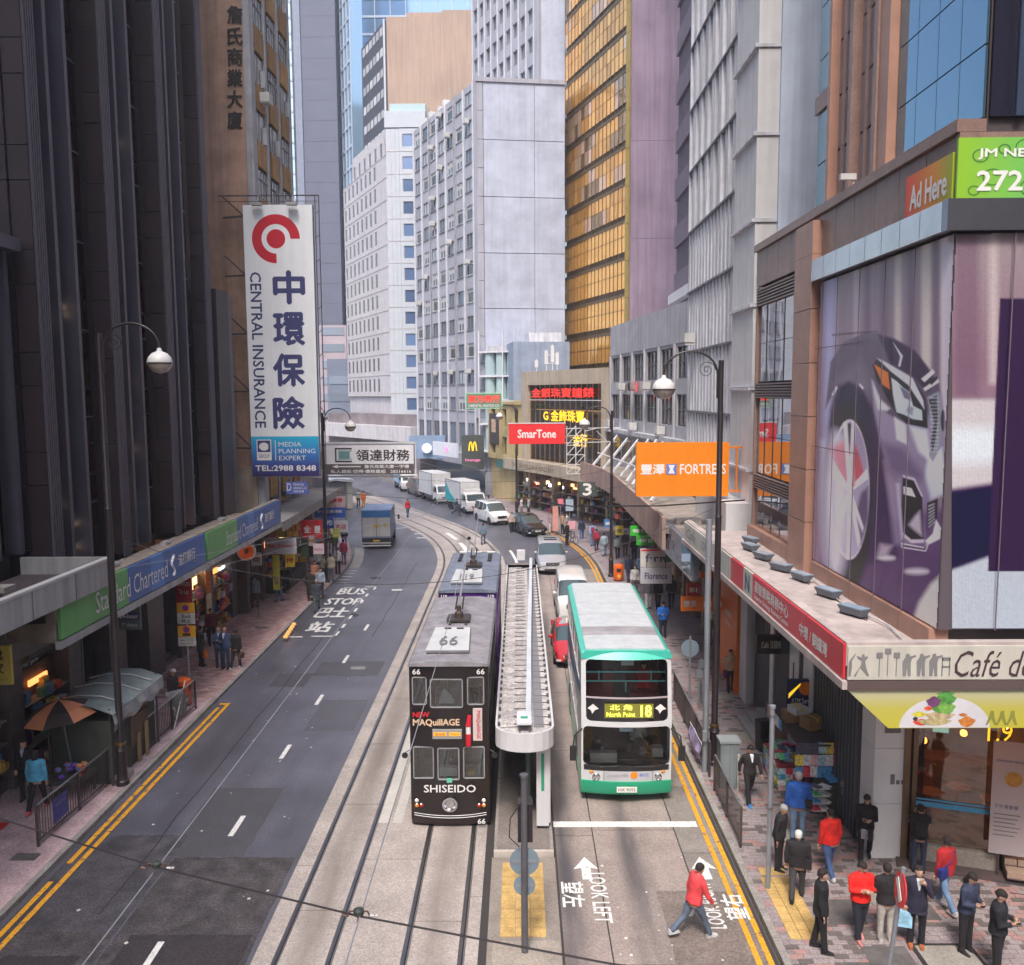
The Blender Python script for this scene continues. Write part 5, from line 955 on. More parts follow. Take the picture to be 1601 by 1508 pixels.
printed('print_sheet','B',1488,1660,350,990,2,A,[(0,(.34,.29,.32)),(.35,(.26,.18,.23)),(.5,(.3,.22,.28)),(1,(.5,.52,.58))])
sm_=M('seam_mauve',(.16,.12,.16))
for y in (18.8,20.3,21.8,23.3,24.4): B('sheet_seam',sm_,8.385,8.4,y,y+.018,6.57,14.45,t)
for x in (9.6,10.9,12.2): B('sheet_seam',sm_,x,x+.02,17.235,17.25,6.57,14.45,t)
for z in (9.85,12.6): B('sheet_seam',sm_,8.385,8.4,21.5,24.93,z,z+.02,t)
t=thing('security_camera','small white camera on the brown cornice cap','camera',(8.5,23.0,16.7)); MB().box(-.25,.15,-.07,.07,.1,.25).tube([(.1,0,.1),(.1,0,-.1)],.03,6).build('body',M('ac_white'),t)
# ---------------- ground floor under the east canopy
marble=M('white_marble',(.82,.83,.86),rough=.35,var=.07,streak=.06)
t=thing('corner_cafe','cafe entrance with white marble pier, amber glass shopfront and broad stone steps','shop front',(9.2,20.15,0))
for k in range(4): MB().box(-.72,0,-.05,.75,.13+k*1.38+.006,.13+(k+1)*1.38-.006).build('marble_block',marble,t)
MB().box(-.74,-.72,.75,11.5,.13,5.7).build('side_wall',M('dark_stall_wall',(.07,.07,.08)),t)
for k in range(14): B('corrugation',M('roller_grey',(.13,.14,.16),rough=.5,metal=.4),-.78,-.74,.9+k*.22,1.02+k*.22,.13,5.0,t)
for k,(a,b,m) in enumerate(((4.2,5.0,marble),(5.05,5.3,joint),(5.4,6.3,marble),(8.0,8.4,marble))): B('pilaster',m,-.8,-.745,a,b,.13,5.7,t)
d=Vector((2.9,-.95,0)).normalized(); ang=math.atan2(d.y,d.x); Tm=Matrix.Rotation(ang,4,'Z')
def LB(nm,mat,x0,x1,y0,y1,z0,z1): MB().box(x0,x1,y0,y1,z0,z1,0,Tm).build(nm,mat,t)
bronze=M('bronze_frame',(.2,.13,.08),rough=.35,metal=.5); LB('door_frame',bronze,.0,.14,-.1,.2,.13,4.4); LB('door_frame',bronze,.2,.3,-.1,.2,.13,4.4); LB('lintel',M('bronze_beam',(.33,.24,.19),rough=.3,metal=.4),.0,7,-.2,.2,3.75,4.25); LB('lintel_top',shop_dark,0,7,-.1,.3,4.25,5.7)
LB('shop_glass',CLEAR('cafe_glass',(.72,.66,.56),.1),.3,2.0,.0,.03,.55,3.75); LB('glass_base',M('base_stone',(.33,.3,.27),rough=.5,speck=.2),.2,2.05,-.12,.15,.13,.6); LB('glass_base',M('rim_brown'),-.1,7,-.5,-.12,.13,.2)
LB('blue_stripe',M('stripe_blue',(.08,.35,.62)),.3,2.0,-.012,-.004,1.5,1.62); LB('blue_stripe',M('stripe_blue'),.3,2.0,-.012,-.004,1.66,1.7)
LB('door_frame',bronze,2.0,2.12,-.1,.2,.13,3.75)
for k in range(4): LB('step',M('step_warm',(.36,.26,.2),rough=.5,speck=.15),2.6-.3*k if k<1 else 2.2,7,-.9+k*.32,3,.13+k*.16,.29+k*.16); LB('step_shadow',M('rim_brown'),2.2,7,-.905+k*.32,-.9+k*.32,.13+k*.16,.16+k*.16)
LB('interior_floor',M('inner_floor',(.12,.05,.02),rough=.35),.3,8,.2,5,.5,.62); LB('interior_back',M('inner_wall_amber',(.16,.075,.03),rough=.6,var=.5,scale=1.5),.0,8,4.2,4.4,.6,4.0); LB('interior_counter',M('counter_brown'),.8,3.4,2.5,3.2,.6,1.7); LB('ceiling',M('inner_ceiling',(.15,.1,.06)),0,8,.1,4.3,4.0,4.1)
for i in range(12): MB().ball(Tm@Vector((.6+i%6*.9,1.4+i//6*1.4,2.6+.3*(i%3))),.09,8,5).build('pendant_lamp',lampw,t)
LB('screen',M('screen_teal',(.25,.55,.6),emit=.8,var=.2),.75,1.1,1.0,1.05,3.0,3.4)
for i in range(5): MB().lathe([(.18,0),(.03,.05),(.03,.7),(.3,.72),(.3,.76)],Tm@Vector((.8+i*.7,1.2+.5*(i%2),.62)),12).build('cafe_table',M('counter_brown'),t)
LB('door_mat',M('cover_black'),3.4,5,-.1,.8,.78,.8)
pl=bpy.data.objects.new('cafe_lamp',bpy.data.lights.new('cafe_lamp','POINT')); COL.objects.link(pl); pl.location=(10.8,21.2,3.4); pl.data.energy=45; pl.data.color=(1,.6,.3); pl.data.shadow_soft_size=.4
B('plaque',M('plaque_grey',(.2,.2,.2),rough=.4),-.5,-.12,-.062,-.05,3.28,3.5,t); B('switch_box',M('plaque_grey'),-.32,-.22,-.06,-.05,2.0,2.25,t); B('switch_box',M('plaque_grey'),-.18,-.1,-.06,-.05,2.0,2.1,t); B('switch_box',M('plaque_grey'),-.06,.0,-.06,-.05,2.0,2.1,t)
t=thing('roll_up_banner','tall pale pink roll-up banner with printed tea cup by the cafe door','banner',(11.25,19.15,.13),ang)
B('banner_sheet',grad('pinkish',[(0,(.42,.38,.4)),(.5,(.5,.42,.42)),(1,(.45,.25,.2))],2,.3,3.4),-.42,.42,0,.02,.6,3.3,t); B('banner_foot',stl,-.35,.35,-.2,.2,.0,.04,t); MB().tube([(-.2,.05,0),(-.2,.05,.6)],.015,5).tube([(.2,.05,0),(.2,.05,.6)],.015,5).build('banner_leg',stl,t)
flat(MB(),[(.02+.18*math.cos(a),2.42+.18*math.sin(a)) for a in [2*PI*k/20 for k in range(20)]],(0,-.004,0),X_,Z_).build('printed_cup',M('tea_print',(.5,.22,.03),var=.3,scale=10),t)
text('afternoon tea set',navy,(-.05,0,2.85),X_,Z_,.6,.07,t,'banner_lettering'); text('下午茶套餐',navy,(-.1,0,1.75),X_,Z_,.5,.1,t,'banner_lettering')
for k in range(6): B('printed_line',gp,-.35,.2-.05*(k%3),-.003,0,1.55-k*.1,1.575-k*.1,t)
# shop wall north of the canopy pier: orange shop, steps, signs
t=thing('shop_row','row of shopfronts under the east canopies with orange shop, stone steps and gilded wall','shop front',(9.0,20,0))
B('back_wall',M('shop_back_e',(.1,.06,.05),var=.4,scale=.8),.5,1.0,.8,32,.1,5.7,t)
B('gilt_wall',M('gilt_wall',(.33,.22,.05),rough=.5,var=.6,scale=3),-.2,.4,7.4,9.2,.12,4.6,t); B('dark_post',shop_dark,-.35,-.2,8.9,9.2,.1,5.0,t); B('door_post',bronze,-.3,-.1,7.0,7.2,.1,4.4,t)
for k in range(5): B('step',M('step_grey',(.34,.33,.33),rough=.8,var=.2),-1.5+k*.32,.4,6.9,9.1,.12+k*.15,.27+k*.15,t)
B('step_wall',M('peach_stone',(.42,.26,.19)),-1.3,.4,6.45,6.85,.12,.95,t); B('white_door_wall',M('pale_white'),-.85,-.2,10.6,11.5,.12,4.3,t)
B('orange_shop',M('shop_orange',(.75,.17,.01),rough=.5,var=.05),-.95,.4,11.6,14.2,.12,4.2,t); B('orange_fascia',M('shop_orange'),-1.9,-.9,13.8,14.0,4.1,4.8,t)
text('豐澤電器',wht,(-.96,12.9,2.9),-Y_,Z_,1.0,.22,t,'shop_lettering'); text('FORTRESS',wht,(-.96,12.9,2.5),-Y_,Z_,1.0,.16,t,'shop_lettering')
for k in range(7): B('pier',M('pier_tan',(.33,.22,.15),var=.2),-.3,.5,15.5+k*2.5,15.9+k*2.5,.12,4.6,t); B('shop_window',M('disp_e%d'%(k%3),[(.12,.06,.04),(.35,.12,.04),(.16,.16,.15)][k%3],var=.7,scale=4),.3,.48,15.95+k*2.5,17.9+k*2.5,.5,3.4,t)
for lab,(x0,y0,x1,y1),Y,c,txt,tc in (
 ('orange hanging sign half hidden behind the longer one',(1065,932,1092,955),34.6,(.85,.22,.01),'豐澤',wht),
 ('longer orange hanging sign before the tall orange shopfront',(1090,933,1156,955),34,(.85,.22,.01),'豐澤  FORTRESS',wht),
 ('dark cafe hanging sign above the grey stone steps',(1183,993,1235,1022),27.6,(.04,.025,.02),'Café 法國餐廳',cream),
 ('navy bank machine hanging sign with an orange disc above the news stall',(1230,1063,1283,1105),24.6,(.02,.025,.1),'ATM Services',wht),
 ('white hanging sign with green leaf print over the far east pavement',(1001,858,1055,886),42,(.62,.6,.58),'f·rm',navy),
 ('lower plain white hanging sign with thin blue words over the far east pavement',(1001,888,1050,912),41,(.58,.58,.64),'Florence',navy),
 ('upper bright green hanging sign under the pink canopy',(985,822,1014,837),44.6,(.04,.45,.03),'中國銀行',wht),
 ('lower bright green hanging sign under the pink canopy',(995,837,1024,852),44,(.04,.45,.03),'中原地產',wht),
 ('small red hanging sign behind the orange ones',(1074,912,1093,932),36,(.5,.02,.02),'海味',wht),
 ('small yellow hanging sign deep under the pink canopy',(962,822,974,836),55,(.6,.5,.05),'金',navy),
 ('tiny blue hanging sign deep under the pink canopy',(944,812,956,824),58,(.05,.2,.5),'藥',wht)):
    a_=AY(x0,y0,Y); b_=AY(x1,y1,Y); cx_=(a_.x+b_.x)/2; z0,z1=b_.z,a_.z; w_=b_.x-a_.x; nm='hanging_sign'
    s=thing(nm,lab,'sign',(cx_,Y,0)); B('sign_box',M('sgn_%s'%''.join('%02x'%int(q*255) for q in c),c,rough=.45,var=.08),-w_/2,w_/2,0,.14,z0,z1,s)
    text(txt,tc,(0,0,(z0+z1)/2-(.22 if 'ATM' in txt else 0)),X_,Z_,w_*.72,min(.4,(z1-z0)*.42) if 'ATM' not in txt else .16,s,'sign_lettering',weight=.02); MB().tube([(-w_*.3,.07,z1),(-w_*.3,.07,z1+.5)],.02,5).tube([(w_*.3,.07,z1),(w_*.3,.07,z1+.5)],.02,5).build('hanger',stl,s)
    if 'ATM' in txt: MB().lathe([(.2,0),(.2,.02)],n=18).build('orange_disc',M('sign_orange'),s,(.05,-.01,z1-.25),(PI/2,0,0)); flat(MB(),[(-.45,z1-.4),(-.1,z1-.08),(-.12,z1-.16),(-.45,z1-.55)],(0,-.01,0),X_,Z_).build('swoosh',M('yellow_neon'),s)
    if 'f·rm' in txt: flat(MB(),[(.35,3.7),(.7,3.8),(.8,4.05),(.6,4.0),(.75,4.2),(.5,4.05),(.4,4.25),(.35,3.95),(.2,4.0)],(0,-.01,(z0+z1)/2-3.95),X_,Z_).build('leaf_print',M('leaf_print',(.05,.15,.05)),s); B('red_band',M('sign_red'),-.8,.1,-.012,0,z1-.1,z1-.02,s)
# ================================================================ VEHICLES
def shell(mb,xs,zs,holes,yc,th=.05,mi=0,round_=.06):
    """curved wall in x,z with rectangular openings (reveals included) and rounded opening corners"""
    def hole(i,j):
        a=(xs[i]+xs[i+1])/2;b=(zs[j]+zs[j+1])/2
        return any(h[0]<a<h[1] and h[2]<b<h[3] for h in holes)
    P=lambda x,z,k:(x,yc(x,z)+k,z)
    nx,nz=len(xs)-1,len(zs)-1
    for i in range(nx):
        for j in range(nz):
            if hole(i,j): continue
            a,b,c,d=xs[i],xs[i+1],zs[j],zs[j+1]
            mb.quad(P(a,c,0),P(b,c,0),P(b,d,0),P(a,d,0),mi); mb.quad(P(a,c,th),P(a,d,th),P(b,d,th),P(b,c,th),mi)
            for (e,f,ni,nj) in (((a,c),(a,d),i-1,j),((b,d),(b,c),i+1,j),((b,c),(a,c),i,j-1),((a,d),(b,d),i,j+1)):
                if ni<0 or nj<0 or ni>=nx or nj>=nz or hole(ni,nj): mb.quad(P(*e,0),P(*f,0),P(*f,th),P(*e,th),mi)
    for h in holes:
        for x,z,sx,sz in ((h[0],h[2],1,1),(h[1],h[2],-1,1),(h[0],h[3],1,-1),(h[1],h[3],-1,-1)):
            r=round_; pts=[(x,z),(x+sx*r,z),(x+sx*r*.3,z+sz*r*.3),(x,z+sz*r)]; mb.add([P(p[0],p[1],-.001) for p in pts]+[P(p[0],p[1],th) for p in pts],[(0,1,2,3),(4,5,6,7),(1,2,6,5),(2,3,7,6)],mi)
def lin(a,b,n): return [a+(b-a)*i/n for i in range(n+1)]
def cuts(base,*hs):
    s=set(round(v,4) for v in base)
    for h in hs: s.add(round(h,4))
    return sorted(s)
tyre=M('tyre',(.018,.018,.02),rough=.85,var=.1); rimm=M('rim_alloy',(.4,.4,.42),rough=.3,metal=.8); chrome=M('chrome',(.7,.7,.72),rough=.12,metal=1); blackp=M('black_plastic',(.02,.02,.022),rough=.45); lamp_red=M('tail_red',(.5,.015,.01),rough=.2,coat=.6); lamp_amb=M('lamp_amber',(.75,.25,.02),rough=.2,coat=.6); lamp_clear=M('lamp_clear',(.62,.64,.66),rough=.12,coat=.8,var=0); plate_m=M('number_plate',(.75,.75,.72),rough=.5,var=.05)
carglass=GLASS('car_glass',(.05,.075,.08),rough=.04,spec=1); seatm=M('seat_red',(.2,.03,.03),rough=.8)
def wheel(par,x,y,r,w=.24):
    s=1 if x>0 else -1
    o=MB().lathe([(r*.62,-w/2),(r*.96,-w/2),(r,-w/2+.04),(r,w/2-.04),(r*.96,w/2),(r*.62,w/2)],n=20).build('wheel',tyre,par,(x,y,r),(0,PI/2,0),smooth=40)
    mb=MB().lathe([(r*.62,w/2-.03),(r*.62,w/2-.01),(.0,w/2-.05)] if s>0 else [(0,-w/2+.05),(r*.62,-w/2+.01),(r*.62,-w/2+.03)],n=20,caps=False)
    for k in range(5): a=k*2*PI/5; z=(w/2-.02)*s; mb.beam((0,0,z),(r*.58*math.cos(a),r*.58*math.sin(a),z),r*.16,.03)
    mb.build('rim',rimm,o)
# ---------------- double-deck trams
def tram(loc,body,label,num,ad=False,rot=0):
    t=thing('tram',label,'tram',loc,rot,'double-deck trams'); hw=1.03; L=7.05
    yc=lambda x,z:-.1*(1-(x/hw)**2)+(.0 if z<3 else .02)
    wf=[(-.96,-.57,3.36,4.12),(-.49,.37,3.3,4.08),(.47,.92,3.36,4.12),(-.96,-.41,1.38,2.26),(-.32,.26,1.36,2.24),(.35,.92,1.38,2.26)]
    xs=cuts(lin(-hw,hw,8),*[v for h in wf for v in h[:2]]); zs=cuts([.28,4.42],*[v for h in wf for v in h[2:]])
    mb=MB(); shell(mb,xs,zs,wf,yc,.06); mb.build('front_panel',body,t,smooth=30)
    cg_=CLEAR('tram_glass',(.88,.9,.9),.06); rub=M('window_rubber',(.3,.31,.33),rough=.4)
    for h in wf:
        a=(h[0]+h[1])/2; y=yc(a,h[2])+.035; MB().box(h[0],h[1],y,y+.008,h[2],h[3]).build('window_pane',cg_,t)
        r=MB(); 
        for q in (h[0]+.004,h[1]-.03): r.box(q,q+.026,y-.045,y-.005,h[2]+.03,h[3]-.03)
        for q in (h[2]+.004,h[3]-.03): r.box(h[0]+.03,h[1]-.03,y-.045,y-.005,q,q+.026)
        r.build('window_frame',rub,t)
    # skirt, deck, sides with openings
    MB().loft([[(x,yc(x,0)+dy,z) for x in lin(-hw,hw,8)]+[(hw,.5,z),(-hw,.5,z)] for z,dy in ((.08,.12),(.28,.0))]).build('skirt',M('skirt_dark',(.035,.02,.022),rough=.5),t)
    for s in (-1,1):
        sh=[(.35+k*1.25,1.4+k*1.25,1.35,2.25) for k in range(5)]+[(.3+k*1.25,1.4+k*1.25,3.3,4.05) for k in range(5)]
        ys=cuts([0,L],*[v for h in sh for v in h[:2]]); zs2=cuts([.28,4.42],1.35,2.25,3.3,4.05); m=MB(); shell(m,ys,zs2,sh,lambda x,z:0,.05,0,.05)
        T=Matrix(((0,s,0,s*hw-(.05 if s>0 else -.05) if 0 else 0),(1,0,0,0),(0,0,1,0),(0,0,0,1)))
        m.v=[(s*(hw-p[1]),p[0],p[2]) for p in m.v]; m.build('side_panel',body,t)
        for k in range(5):
            for z0,z1 in ((1.35,2.25),(3.3,4.05)): B('window_pane',cg_,min(s*(hw-.03),s*(hw-.036)),max(s*(hw-.03),s*(hw-.036)),.33+k*1.25,1.4+k*1.25,z0,z1,t)
    B('back_panel',body,-hw,hw,L-.06,L,.28,4.42,t); B('deck_floor',M('deck_wood',(.2,.12,.06)),-hw+.05,hw-.05,.05,L-.06,2.5,2.6,t); B('deck_floor',M('deck_wood'),-hw+.05,hw-.05,.05,L-.06,.5,.6,t); B('upper_fascia',M('cream_inner',(.55,.45,.2)),-hw+.06,hw-.06,.1,.12,2.6,3.2,t)
    for z in (2.6,.6):
        for k in range(4):
            for s in (-1,1): MB().box(s*.62-.3,s*.62+.3,1.6+k*1.5,2.0+k*1.5,z,z+.45).box(s*.62-.3,s*.62+.3,2.0+k*1.5,2.06+k*1.5,z,z+.9).build('seat',M('tram_seat',(.3,.25,.16)),t)
    # roof
    roofm=M('tram_roof_%s'%num,(.27,.26,.29) if ad else (.17,.2,.27),rough=.55,var=.3,scale=2.2,streak=.25,speck=.12)
    MB().loft([[(-hw-.03,y,4.42),(-hw+.02,y,4.49),(-.5,y,4.55),(.5,y,4.55),(hw-.02,y,4.49),(hw+.03,y,4.42)] for y in (-.13,.02,L-.2,L+.04)]).build('roof',roofm,t,smooth=30)
    rb=thing; brd=M('roof_board',(.52,.54,.56),rough=.5,var=.08,streak=.1)
    MB().loft([[(-.62,.55,4.58),(.47,.55,4.58),(.5,.5,4.66),(-.65,.5,4.66)],[(-.6,2.5,4.62),(.45,2.5,4.62),(.42,2.5,4.74),(-.57,2.5,4.74)]]).build('number_board',brd,t)
    text(num,M('board_grey',(.16,.17,.19)),(-.09,1.25,4.7),X_,Vector((0,2,.08)),.5,.75,t,'number',lift=.02)
    for x in (-.63,.46): B('board_foot',steel,x,x+.04,.55,.62,4.5,4.62,t)
    for x in (-.3,.05): B('board_hinge',blackp,x,x+.2,2.3,2.36,4.75,4.77,t)
    tr_=MB().box(-.35,.35,3.6,4.3,4.6,4.66).box(-.28,-.2,3.4,4.6,4.52,4.6).box(.2,.28,3.4,4.6,4.52,4.6); tr_.build('trolley_base',M('trolley_dark',(.07,.06,.06),rough=.5,metal=.4),t)
    MB().lathe([(.13,0),(.13,.14),(.07,.2),(.07,.34)],(0,3.95,4.66),12).build('swivel',M('rust',(.07,.045,.04)),t)
    sp_=MB()
    for x in (-.1,.1): sp_.cyl((x,4.0,4.9),(x,4.9,5.1),.025,n=6)
    sp_.build('springs',blackp,t)
    MB().tube([(0,4.0,5.0),(0,5.3,5.25),(.02,9.3,6.15)],[.035,.03,.018],6).build('trolley_pole',M('pole_grey',(.35,.35,.38),rough=.4,metal=.4),t); MB().lathe([(.05,0),(.07,.05),(.05,.12)],(.02,9.3,6.12),8).build('trolley_head',blackp,t)
    for k in range(7):
        for s in (-.62,.6): B('roof_vent',blackp,s-.08,s+.08,5+k*.22,5.13+k*.22,4.53,4.6,t) if not ad else None
    MB().lathe([(.17,.0),(.2,.03),(.2,.08),(.15,.09),(.11,.04),(.0,.03)],n=20).build('headlamp',chrome,t,(0,-.1,.72),(PI/2,0,0))
    for x in (-.88,.88):
        for dz,dx,m in ((.0,0,lamp_clear),(-.13,0,lamp_amb),(-.13,-.12 if x>0 else .12,lamp_red)): MB().lathe([(.05,0),(.055,.03),(.03,.05)],n=10).build('marker_lamp',m,t,(x+dx,yc(x,0)-.0,.78+dz),(PI/2,0,0))
    for z in (.46,.4): MB().tube([(x,yc(x,0)-.03,z-.06*(1-(x/hw)**2)) for x in lin(-.95,.95,8)],.009,6).build('bumper_strip',M('strip_grey',(.3,.3,.31),rough=.4,metal=.5),t)
    for x,z in ((-.83,4.27),(.83,4.27),(.82,.22)): text(num,wht,(x,-.05 if abs(x)<.9 and z>1 else -.04,z),X_,Z_,.2,.14,t,'number',weight=.03,lift=.03)
    for s in (-1,1): 
        MB().tube([(s*hw,.15,2.1),(s*(hw+.14),.05,2.05)],.012,5).build('mirror_arm',steel,t); MB().lathe([(.08,0),(.08,.03)],n=10).build('mirror',blackp,t,(s*(hw+.15),.05,1.98),(PI/2,0,0))
    B('underframe',M('under_dark',(.015,.013,.013)),-.8,.8,1.5,L-1.5,.1,.3,t)
    return t,yc
t66,yc66=tram((-1.86,21.85,0),M('tram_black',(.014,.009,.01),rough=.3,coat=.3,var=.06),'black double-deck tram with cosmetics advertising, nearest of the two','66',True)
text('NEW',M('red_letters',(.65,.02,.03),var=0),(-.72,-.09,3.14),X_,Z_,.42,.14,t66,'advert_lettering',weight=.03,lift=.035); text('MAQuillAGE',M('gold_letters',(.72,.52,.36),var=0),(-.33,-.1,2.92),X_,Z_,1.2,.2,t66,'advert_lettering',weight=.025,lift=.02)
text('SHISEIDO',wht,(.0,-.1,1.14),X_,Z_,1.35,.2,t66,'advert_lettering',weight=.01,lift=.02)
B('destination_box',M('dest_grey',(.3,.3,.3)),-.43,.33,-.16,-.06,2.5,2.74,t66); B('destination_blind',M('blind_orange',(.75,.33,.03),emit=.3),-.4,-.06,-.168,-.161,2.58,2.68,t66); B('destination_blind',M('blind_orange'),0,.3,-.168,-.161,2.58,2.68,t66)
text('屈地街',M('rust'),(-.23,-.17,2.63),X_,Z_,.26,.08,t66,'blind_lettering',weight=.02); text('Whitty St',M('rust'),(.15,-.17,2.63),X_,Z_,.24,.06,t66,'blind_lettering')
MB().cyl((.5,-.09,2.3),(.5,-.09,2.62),.075,n=10).build('printed_lipstick',M('lip_red',(.6,.02,.04),rough=.4),t66); MB().cyl((.5,-.09,2.62),(.5,-.09,2.82),.065,n=10).build('printed_lipstick',wht,t66); MB().cyl((.5,-.09,2.82),(.53,-.09,3.1),.075,.05,n=10).build('printed_lipstick',M('lip_red'),t66)
B('printed_tube',M('tube_pinkwhite',(.6,.5,.5)),.62,.86,-.075,-.03,2.42,3.28,t66); text('MAQuillAGE',M('lip_red'),(.76,-.075,2.85),-Z_,X_,.75,.12,t66,'advert_lettering',lift=.01)
B('green_tag',M('mint_tag',(.15,.55,.4)),-.08,.06,-.12,-.1,1.3,1.42,t66); B('paper_bag',M('paper_white',(.6,.65,.68)),-.28,.18,.1,.3,1.38,1.6,t66); B('yellow_box',M('yellow_box',(.75,.55,.03)),.45,.62,.15,.3,1.38,1.5,t66)
MB().loft([[(-.3,.25,3.3),(.1,.25,3.3),(.1,.5,3.3),(-.3,.5,3.3)],[(-.2,.3,3.62),(.05,.3,3.5),(.0,.4,3.5),(-.15,.4,3.65)]]).build('newspaper',M('paper_white'),t66)
t119,_=tram((-1.86,30.15,0),M('tram_purple',(.13,.035,.3),rough=.35,coat=.3,var=.06),'purple double-deck tram with a blue-grey roof following right behind the black one','119')
for k in range(3): B('roof_reflector',wht,-.75+k*.6,-.4+k*.6,6.9,7.1,4.56,4.58,t119)
# ---------------- tram shelter
t=thing('tram_shelter','long narrow tram shelter with a rounded white front rim and dirty grey roof','tram shelter',(.1,20.85,0))
def outline(o,n=10): 
    pts=[(.72+o,21.4)]
    a=[(-(.72+o),21.4)]
    arc=[((.72+o)*math.cos(PI+PI*k/n),.55+(.55+o)*math.sin(PI+PI*k/n)) for k in range(n+1)]
    return arc+[(.72+o,21.4),(-(.72+o),21.4)]
MB().loft([[(x,y,z) for x,y in outline(.0)] for z in (2.62,2.84)]).build('roof_deck',M('shelter_deck',(.45,.43,.43),rough=.9,var=.45,scale=3.5,streak=.0,speck=.3),t)
o1,o0=outline(.03),outline(-.025); rim=MB()
for i in range(len(o1)):
    j=(i+1)%len(o1)
    rim.quad((*o1[i],2.5),(*o1[j],2.5),(*o1[j],2.98),(*o1[i],2.98)); rim.quad((*o1[i],2.98),(*o1[j],2.98),(*o0[j],2.98),(*o0[i],2.98)); rim.quad((*o0[j],2.5),(*o0[i],2.5),(*o0[i],2.98),(*o0[j],2.98)); rim.quad((*o1[j],2.5),(*o1[i],2.5),(*o0[i],2.5),(*o0[j],2.5))
rim.build('rim',M('shelter_white',(.62,.63,.67),rough=.45,var=.05,streak=.1),t,smooth=40)
shm=[MB().loft([[(-.62,0,.0),(.0,0,.03),(.0,.02,.06),(-.62,.02,.03)],[(-.62,.52,.0),(.0,.52,.03),(.0,.54,.05),(-.62,.54,.02)]]).mesh('roof_sheet',M('sheet_%s'%q,c,rough=.85,var=.4,scale=6,speck=.35)) for q,c in (('a',(.46,.43,.43)),('b',(.36,.34,.35)))]
for k in range(38):
    inst('roof_sheet',shm[k%2],t,(0,.75+k*.54,2.85),(rnd.uniform(-.01,.02),0,rnd.uniform(-.01,.01)))
    MB().beam((-.28,.8+k*.54,2.92),(.1,.8+k*.54,2.92),.02).build('roof_rib',M('rib_dark',(.1,.09,.09)),t); MB().beam((.28,.9+k*.54,2.86),(.66,.9+k*.54,2.86),.02).build('roof_rib',M('rib_dark'),t)
    for s in (-.66,.66): B('bolt_block',M('rib_dark'),s-.03,s+.03,.85+k*.54,.92+k*.54,2.84,2.93,t)
B('drain_channel',M('channel_grey',(.2,.2,.22)),.24,.5,.75,21.2,2.85,2.865,t)
MB().loft([[(x-.07,y,z),(x+.07,y,z),(x+.07,y,z+.1),(x-.07,y,z+.1)] for x,y,z in ((.1,.7,3.0),(.2,8,3.05),(.45,21.8,3.15))]).build('cable_tray',M('tray_blue',(.55,.6,.68),rough=.4),t)
B('top_sign',M('shelter_white'),-.2,.18,.35,1.25,3.06,3.1,t); B('sign_logo',M('logo_green',(.03,.3,.18)),-.1,.08,.7,.85,3.101,3.105,t)
for x in (-.12,.12): MB().tube([(x,.4,2.85),(x,.4,3.06)],.015,5).build('sign_leg',stl,t)
B('top_sign',M('shelter_white'),-.25,.15,20.9,21.4,3.3,3.75,t)
for y in (1.6,6.6,11.6,16.6,20.9): MB().tube([(.1,y,.15),(.1,y,2.62)],.07,10).build('column',M('shelter_col',(.12,.17,.15)),t)
B('map_board',M('shelter_white'),.3,.62,.62,.72,.25,2.45,t); B('map_strip',M('logo_green'),.42,.5,.61,.618,1.2,2.2,t); B('map_board',M('pale_white'),.6,.66,.7,3.2,.3,2.3,t)
for k in range(4): B('railing_panel',GLASS('rail_glass',(.2,.22,.22)),.66,.69,3.4+k*4.4,7.5+k*4.4,.3,1.2,t)
# ---------------- double-deck bus
bt=thing('double_decker_bus','white and green double-deck bus heading for the camera in the right-hand lane','bus',(2.93,23.25,0),-.012)
bw_=1.25; BL=8.75
bwh=M('bus_white',(.6,.62,.65),rough=.28,coat=.4,var=.05); bgr=M('bus_green',(.015,.36,.2),rough=.28,coat=.4,var=.05); bgr2=M('bus_green_roof',(.05,.5,.4),rough=.35,coat=.3,var=.05)
yb=lambda x,z:-.16*(1-(x/bw_)**2)+max(0,z-2.3)*.14+max(0,1.1-z)*.05
h1=(-1.12,1.14,2.38,4.06); h2=(-1.2,1.2,1.12,2.24)
xs=cuts(lin(-bw_,bw_,12),h1[0],h1[1],h2[0],h2[1]); zs=cuts([.3,.68,4.1]+lin(1.12,2.24,3)+lin(2.38,4.06,4),1.0)
m=MB(); shell(m,xs,[z for z in zs if z>=.68],[h1,h2],yb,.07,0,.12); m.build('front_panel',bwh,bt,smooth=30)
MB().loft([[(x,yb(x,z)-.03+d,z) for x in lin(-bw_-.01,bw_+.01,12)]+[(bw_+.01,.6,z),(-bw_-.01,.6,z)] for z,d in ((.28,.06),(.4,.0),(.68,.0))]).build('bumper',bgr,bt,smooth=30)
def curvedpane(nm,mat,x0,x1,z0,z1,off,par,nx=10,nz=4,f=yb):
    mm=MB(); X=lin(x0,x1,nx); Zs=lin(z0,z1,nz)
    for i in range(nx):
        for j in range(nz): mm.quad((X[i],f(X[i],Zs[j])+off,Zs[j]),(X[i+1],f(X[i+1],Zs[j])+off,Zs[j]),(X[i+1],f(X[i+1],Zs[j+1])+off,Zs[j+1]),(X[i],f(X[i],Zs[j+1])+off,Zs[j+1]))
    return mm.build(nm,mat,par,smooth=60)
bg_=CLEAR('bus_glass',(.85,.87,.88),.02); curvedpane('windscreen',bg_,*h2,.03,bt); curvedpane('upper_windscreen',bg_,h1[0],h1[1],3.05,h1[3],.03,bt); curvedpane('destination_glass',GLASS('dest_black',(.012,.01,.014),rough=.08),h1[0],h1[1],h1[2],3.0,.03,bt)
